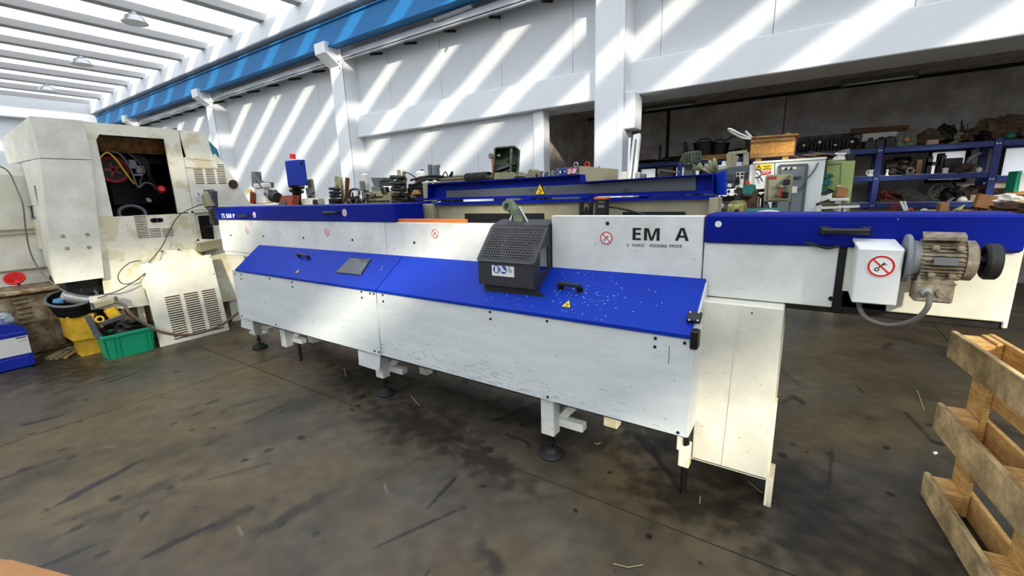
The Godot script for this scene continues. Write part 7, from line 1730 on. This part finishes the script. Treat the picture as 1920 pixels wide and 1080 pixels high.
	solo("grey_tube", "grey tube slanting up at the right of the middle shelf", "tube", MB.new().cyl(Vector3(1.869, 1.880, -9.200), Vector3(1.975, 1.984, -9.200), 0.03, -1, 12).bar(Vector3(1.828, Mid, -9.2), Vector3(1.869, 1.880, -9.200), 0.03, 0.03), M.motor_grey)
	solo("ring", "pale steel ring standing near the right end of the middle shelf", "ring", MB.new().hoop(Vector3(1.898, Mid + 0.065, -9.1), Vector3(0.2, 0, 1), 0.05, 0.016, 20, 8), M.steel_dull)
	solo("casting", "brown casting between the dark block and the pale ring", "casting", rag_mesh(Vector3(1.796, Mid + 0.06, -9.08), 0.1, 0.08, 0.08, 97), M.brown)
	solo("white_fitting", "small bright fitting right of the pale ring", "fitting", MB.new().box(Vector3(1.972, Mid + 0.035, -9.08), Vector3(0.06, 0.07, 0.06), 0.02), M.paper)
	solo("upright_plate", "tall dark plate leaning at the right end of the middle shelf", "plate", MB.new().bar(Vector3(2.000, Mid, -9.4), Vector3(2.000, Mid + 0.42, -9.45), 0.25, 0.03), M.iron)
	solo("flange_row", "row of dark flanges along the back of the middle shelf near the left post", "flange", MB.new().lathe([Vector2(0.03, 0), Vector2(0.1, 0), Vector2(0.1, 0.03), Vector2(0.05, 0.04), Vector2(0.05, 0.1), Vector2(0.03, 0.1)], Vector3(1.237, Mid, -9.3), Vector3.UP, 18), M.oily)
	# lower shelf
	solo("plate_fan", "fan of dark and bright thin steel plates sliding off the lower shelf", "plates", plate_fan(), M.steel_dull)
	solo("pulley", "grey spoked pulley wheel standing on the lower shelf", "pulley", MB.new().hoop(Vector3(1.640, L + 0.15, -9.25), Vector3(0.15, 0, 1), 0.13, 0.022, 30, 8).hoop(Vector3(1.640, L + 0.15, -9.25), Vector3(0.15, 0, 1), 0.04, 0.02, 18, 8).bar(Vector3(1.640 - 0.12, L + 0.15, -9.25), Vector3(1.640 + 0.12, L + 0.15, -9.25), 0.03, 0.02).bar(Vector3(1.640, L + 0.02, -9.25), Vector3(1.640, L + 0.28, -9.25), 0.03, 0.02), M.green_grey)
	var lowl := [["red_casting", "dull red casting at the left end of the lower shelf"], ["wood_board", "short tan board lying before the red casting"], ["black_heap", "black heap of chain right of the spoked pulley"], ["white_cap", "white domed cap near the right end of the lower shelf"], ["bright_bar", "bright flat bar lying along the lower shelf front"], ["brown_heap", "brownish heap of parts at the right end of the lower shelf"], ["bright_strip", "two bright steel strips right of the pulley"]]
	solo("red_casting", lowl[0][1], "casting", rag_mesh(Vector3(1.046, L + 0.08, -9.25), 0.16, 0.15, 0.1, 101), flat(Color(0.4, 0.14, 0.1), 0.7))
	solo("wood_board", lowl[1][1], "board", MB.new().bb(0.919, L, -9.04, 1.173, L + 0.05, -9.15, 0.004), M.old_wood)
	solo("chain_heap", lowl[2][1], "heap", rag_mesh(Vector3(1.787, L + 0.1, -9.2), 0.14, 0.12, 0.12, 103), M.oily)
	solo("white_dome", lowl[3][1], "cap", MB.new().lathe([Vector2(0.06, 0), Vector2(0.055, 0.04), Vector2(0.03, 0.07), Vector2(0, 0.08)], Vector3(1.857, L, -9.1), Vector3.UP, 18), M.paper)
	solo("bright_bar", lowl[4][1], "bar", MB.new().bar(Vector3(1.824, L + 0.012, -9.05), Vector3(1.944, L + 0.012, -9.07), 0.03, 0.02), M.steel)
	solo("brown_heap", lowl[5][1], "heap", rag_mesh(Vector3(2.011, L + 0.1, -9.2), 0.2, 0.15, 0.12, 104), M.brown)
	solo("bright_strip", lowl[6][1], "strip", MB.new().bar(Vector3(1.689, L + 0.01, -9.06), Vector3(1.751, L + 0.07, -9.06), 0.03, 0.012).bar(Vector3(1.711, L + 0.01, -9.05), Vector3(1.767, L + 0.06, -9.05), 0.03, 0.012), M.steel)
	solo("small_box", "small pale box before the brown heap on the lower shelf", "box", MB.new().bb(1.932, L + 0.0, -9.06, 1.987, L + 0.1, -9.12, 0.005), M.khaki)
	# things on the floor stack in front of the racks, seen above the lid
	var B: float = 1.213
	var GT := B
	var gs := thing("goods_table", "low packing bench covered with cartons at the right edge", "bench", Vector3(1.4, 0, -7.600))
	part(gs, "bench_top", MB.new().bb(0.65, GT - 0.05, -7.200, 2.6, GT, -7.980, 0.005), M.old_wood)
	for p: Vector2 in [Vector2(0.7, -7.300), Vector2(2.52, -7.300), Vector2(0.7, -7.900), Vector2(2.52, -7.900)]:
		part(gs, "leg", MB.new().bb(p.x - 0.03, 0, p.y - 0.03, p.x + 0.03, GT - 0.05, p.y + 0.03), M.iron)
	solo("green_paper", "pale green folded card leaning on the packing bench", "card", MB.new().prism([Vector3(1.435, 1.213, -7.400), Vector3(1.513, 1.219, -7.400), Vector3(1.560, 1.312, -7.450), Vector3(1.471, 1.255, -7.450)], Vector3(0, 0, -0.01)), M.lime)
	solo("carton", "brown carton standing on the packing bench", "carton", MB.new().bb(1.321, B, -7.350, 1.404, 1.333, -7.550, 0.006), M.card)
	solo("carton", "tan carton tilted behind the brown one on the packing bench", "carton", MB.new().box(Vector3(1.748, 1.335, -7.600), Vector3(0.16, 0.16, 0.14), 0.006, Basis(Vector3.BACK, -0.2)).bb(1.718, B, -7.580, 1.781, B + 0.1, -7.660), M.card)
	solo("flat_carton", "flattened carton sheets spread on the packing bench", "carton", MB.new().bb(1.691, B, -7.250, 1.903, B + 0.02, -7.500).bb(1.471, B + 0.02, -7.300, 1.596, B + 0.035, -7.550), M.card)
	solo("white_foam", "white foam packing pieces on the cartons at the right edge", "foam", rag_mesh(Vector3(1.926, 1.357, -7.600), 0.15, 0.12, 0.06, 111), M.paper)
	solo("brown_rag", "dark brown rag heap at the right end of the packing bench", "cloth", rag_mesh(Vector3(1.935, 1.267, -7.400), 0.16, 0.12, 0.07, 112), M.brown)
	solo("carton", "pale carton at the right end of the packing bench", "carton", MB.new().bb(1.919, B, -7.500, 2.064, 1.347, -7.700, 0.006), M.straw)
	var gf := thing("green_machine", "bright green cabinet edge with a white sheet at the right edge", "cabinet", Vector3(2.062, 1.311, -7.800))
	part(gf, "frame_post", MB.new().prism([Vector3(2.006, 1.364, -7.750), Vector3(2.054, 1.363, -7.750), Vector3(2.046, 1.683, -7.750), Vector3(2.012, 1.679, -7.750)], Vector3(0, 0, -0.3)), M.crate_green)
	part(gf, "white_sheet", MB.new().prism([Vector3(2.046, 1.401, -7.740), Vector3(2.203, 1.397, -7.740), Vector3(2.184, 1.664, -7.740), Vector3(2.042, 1.659, -7.740)], Vector3(0, 0, -0.02)), M.paper)
	part(gf, "wood_edge", MB.new().prism([Vector3(2.002, 1.402, -7.720), Vector3(2.196, 1.410, -7.720), Vector3(2.190, 1.446, -7.720), Vector3(2.008, 1.446, -7.720)], Vector3(0, 0, -0.3)), M.wood)
	part(gf, "body", MB.new().bb(3.0, 0, -7.95, 3.5, 1.7, -8.2).bb(2.046 + 0.05, 1.530, -7.98, 3.0, 1.594, -8.04), M.crate_green)
	var lb := [["coil", "orange-red coil on the floor pallet beyond the lid"], ["white_sticks", "two white sticks leaning beyond the lid, left of the orange bracket"], ["orange_bracket", "small orange bracket beyond the lid"], ["bent_pipe", "bent pale pipe lying beyond the lid"]]
	solo("red_coil", lb[0][1], "coil", springs(MB.new(), Vector3(0.998, 1.188, -8.200), 0.06, 0.12, 4), flat(Color(0.5, 0.16, 0.08), 0.6))
	solo("white_stick", "left white stick leaning beyond the lid under the lower shelf", "stick", MB.new().bar(Vector3(1.138, 1.158, -8.200), Vector3(1.087, 1.321, -8.400), 0.03, 0.02), M.paper)
	solo("white_stick", "right white stick leaning beyond the lid under the lower shelf", "stick", MB.new().bar(Vector3(1.161, 1.158, -8.200), Vector3(1.128, 1.320, -8.400), 0.025, 0.02), M.paper)
	solo("orange_bracket", lb[2][1], "bracket", MB.new().bb(1.166, 1.150, -8.200, 1.173, 1.238, -8.233).bb(1.171, 1.224, -8.200, 1.196, 1.238, -8.300).bb(1.194, 1.150, -8.200, 1.201, 1.238, -8.233), M.orange)
	solo("bent_pipe", lb[3][1], "pipe", MB.new().tube([Vector3(1.289, 1.194, -8.200), Vector3(1.319, 1.215, -8.200), Vector3(1.360, 1.194, -8.200), Vector3(1.451, 1.193, -8.200), Vector3(1.528, 1.207, -8.200)], 0.02, 8), M.paper)
	var lp := thing("low_platform", "dark wooden platform below the racks", "platform", Vector3(1.2, 0, -8.4))
	part(lp, "deck", MB.new().bb(0.4, 1.14, -8.05, 2.1, 1.2, -8.75), M.old_wood)
	part(lp, "block", MB.new().bb(0.45, 0, -8.1, 0.6, 1.14, -8.7), M.old_wood)
	part(lp, "block", MB.new().bb(1.9, 0, -8.1, 2.05, 1.14, -8.7), M.old_wood)

func plate_fan() -> MB:
	var mb := MB.new()
	var c := Vector3(1.228, 1.395, -9.050)
	for i in 9:
		mb.box(Vector3(c.x - 0.08 + 0.03 * i, 1.33 + 0.15 - 0.016 * i, -9.08), Vector3(0.2, 0.008, 0.14), 0, Basis(Vector3.BACK, 0.45 - 0.07 * i))
	return mb

# ---------------------------------------------------------------- loose things on the floor
func on_the_floor() -> void:
	pallet()
	var cb := thing("cardboard_box", "corner of a brown cardboard box at the bottom left edge", "carton", Vector3(-2.6, 0, 0.1))
	var k := [Vector3(-2.251, 0.420, 0.019), Vector3(-2.154, 0.420, -0.071), Vector3(-1.885, 0.420, -0.165)]
	var dv: Vector3 = (k[2] - k[1]).normalized()
	var e := Vector3(dv.z, 0, -dv.x) * 0.6
	if e.z < 0:
		e = -e
	var p0: Vector3 = k[1]
	part(cb, "body", MB.new().prism([p0, p0 + dv * 0.5, p0 + dv * 0.5 + e, p0 + e], Vector3(0, -0.42, 0)), M.card)
	part(cb, "flap", MB.new().prism([p0, p0 + dv * 0.5, p0 + dv * 0.5 + Vector3(0, 0.0, -0.03) + e * 0.3, p0 + e * 0.3], Vector3(0, 0.006, 0)), M.card)
	part(cb, "flap", MB.new().prism([p0, p0 + e, p0 + e - dv * 0.2 + Vector3(0, -0.03, 0), p0 - dv * 0.2 + Vector3(0, -0.03, 0)], Vector3(0, 0.006, 0)), M.card)
	var lay := [[[782,757],[790,763]], [[1312,944],[1313,935]], [[1187,1062],[1205,1064]], [[1115,830],[1121,833],[1126,829]], [[1150,1057],[1178,1064],[1206,1059]], [[1409,908],[1430,925]], [[1720,732],[1733,770]]]
	var st := [[Vector3(-2.582, 0.004, -2.261), Vector3(-2.442, 0.004, -2.191), Vector3(-2.377, 0.004, -2.168)], [Vector3(-0.327, 0.004, -2.146), Vector3(-0.336, 0.004, -2.207)], [Vector3(-1.014, 0.004, -2.389), Vector3(-0.989, 0.004, -2.382), Vector3(-0.984, 0.004, -2.414)], [Vector3(-0.566, 0.004, -1.553), Vector3(-0.505, 0.004, -1.569), Vector3(-0.455, 0.004, -1.616)], [Vector3(-0.138, 0.004, -2.467), Vector3(-0.063, 0.004, -2.399)], [Vector3(0.835, 0.004, -4.352), Vector3(0.815, 0.004, -3.964)], [Vector3(-3.590, 0.004, -2.344), Vector3(-3.393, 0.004, -2.226)]]
	var sl := ["pale bent straw on the floor behind the middle leveling foot", "short pale straw on the floor before the end cabinet", "tiny pale hooked straw on the floor between leg and jack screw", "pale bent wire on the floor at the bottom of the picture", "thin pale straw at the foot of the end cabinet", "long thin white scrap on the floor left of the pallet", "short pale straw under the machine near its second leg"]
	for i in 7:
		solo("straw", sl[i], "straw", MB.new().tube(st[i], 0.002, 5, 0), M.straw)
	solo("paper_scrap", "small white paper scrap on the floor left of the pallet", "scrap", MB.new().prism([Vector3(0.756, 0.002, -3.337), Vector3(0.776, 0.002, -3.355), Vector3(0.779, 0.002, -3.331), Vector3(0.758, 0.002, -3.306)], Vector3(0, 0.003, 0)), M.paper)
	solo("black_scrap", "black twisted scrap on the floor left of the nearest leveling foot", "scrap", MB.new().tube([Vector3(-1.570, 0.005, -2.173), Vector3(-1.499, 0.006, -2.160), Vector3(-1.453, 0.005, -2.174), Vector3(-1.378, 0.005, -2.153)], 0.007, 6), M.oily)

func pallet() -> void:
	# a wooden pallet on its long edge: three bottom runners face the camera
	var t := thing("pallet", "wooden pallet standing on its long side at the right edge", "pallet", Vector3(0.9, 0, -2.3))
	var a := Vector3(0.62, 0, -2.82)       # far lower corner, runner face
	var b := Vector3(0.660, 0.000, -2.255)
	var d := Vector3(0.09, 0, 0.72)
	d.y = 0
	d = d.normalized()
	var n := Vector3(d.z, 0, -d.x)          # away from the runner face, towards the deck
	if n.x < 0:
		n = -n
	var up := Vector3.UP
	var B := Basis(d, up, d.cross(up))
	var L := 1.2
	var ys := [0.07, 0.45, 0.83]
	for i in 3:
		var c: Vector3 = a + d * (L * 0.5) + up * ys[i] + n * 0.012
		part(t, "runner", MB.new().box(c, Vector3(L, 0.13 if i != 1 else 0.145, 0.024), 0.003, B), M.pallet_dirty)
		for j in 3:
			var q: Vector3 = a + d * [0.075, 0.6, 1.125][j] + up * ys[i] + n * 0.065
			part(t, "block", MB.new().box(q, Vector3(0.145, 0.1 if i != 1 else 0.12, 0.082), 0.003, B), M.pallet)
	for j in 3:
		var q: Vector3 = a + d * [0.075, 0.6, 1.125][j] + up * 0.45 + n * 0.118
		part(t, "stringer_board", MB.new().box(q, Vector3(0.145, 0.88, 0.024), 0.003, B), M.pallet)
	for i in 5:
		var y: float = [0.07, 0.26, 0.45, 0.64, 0.83][i]
		part(t, "deck_board", MB.new().box(a + d * (L * 0.5) + up * y + n * 0.142, Vector3(L, 0.13 if i % 2 == 0 else 0.1, 0.022), 0.003, B), M.pallet)
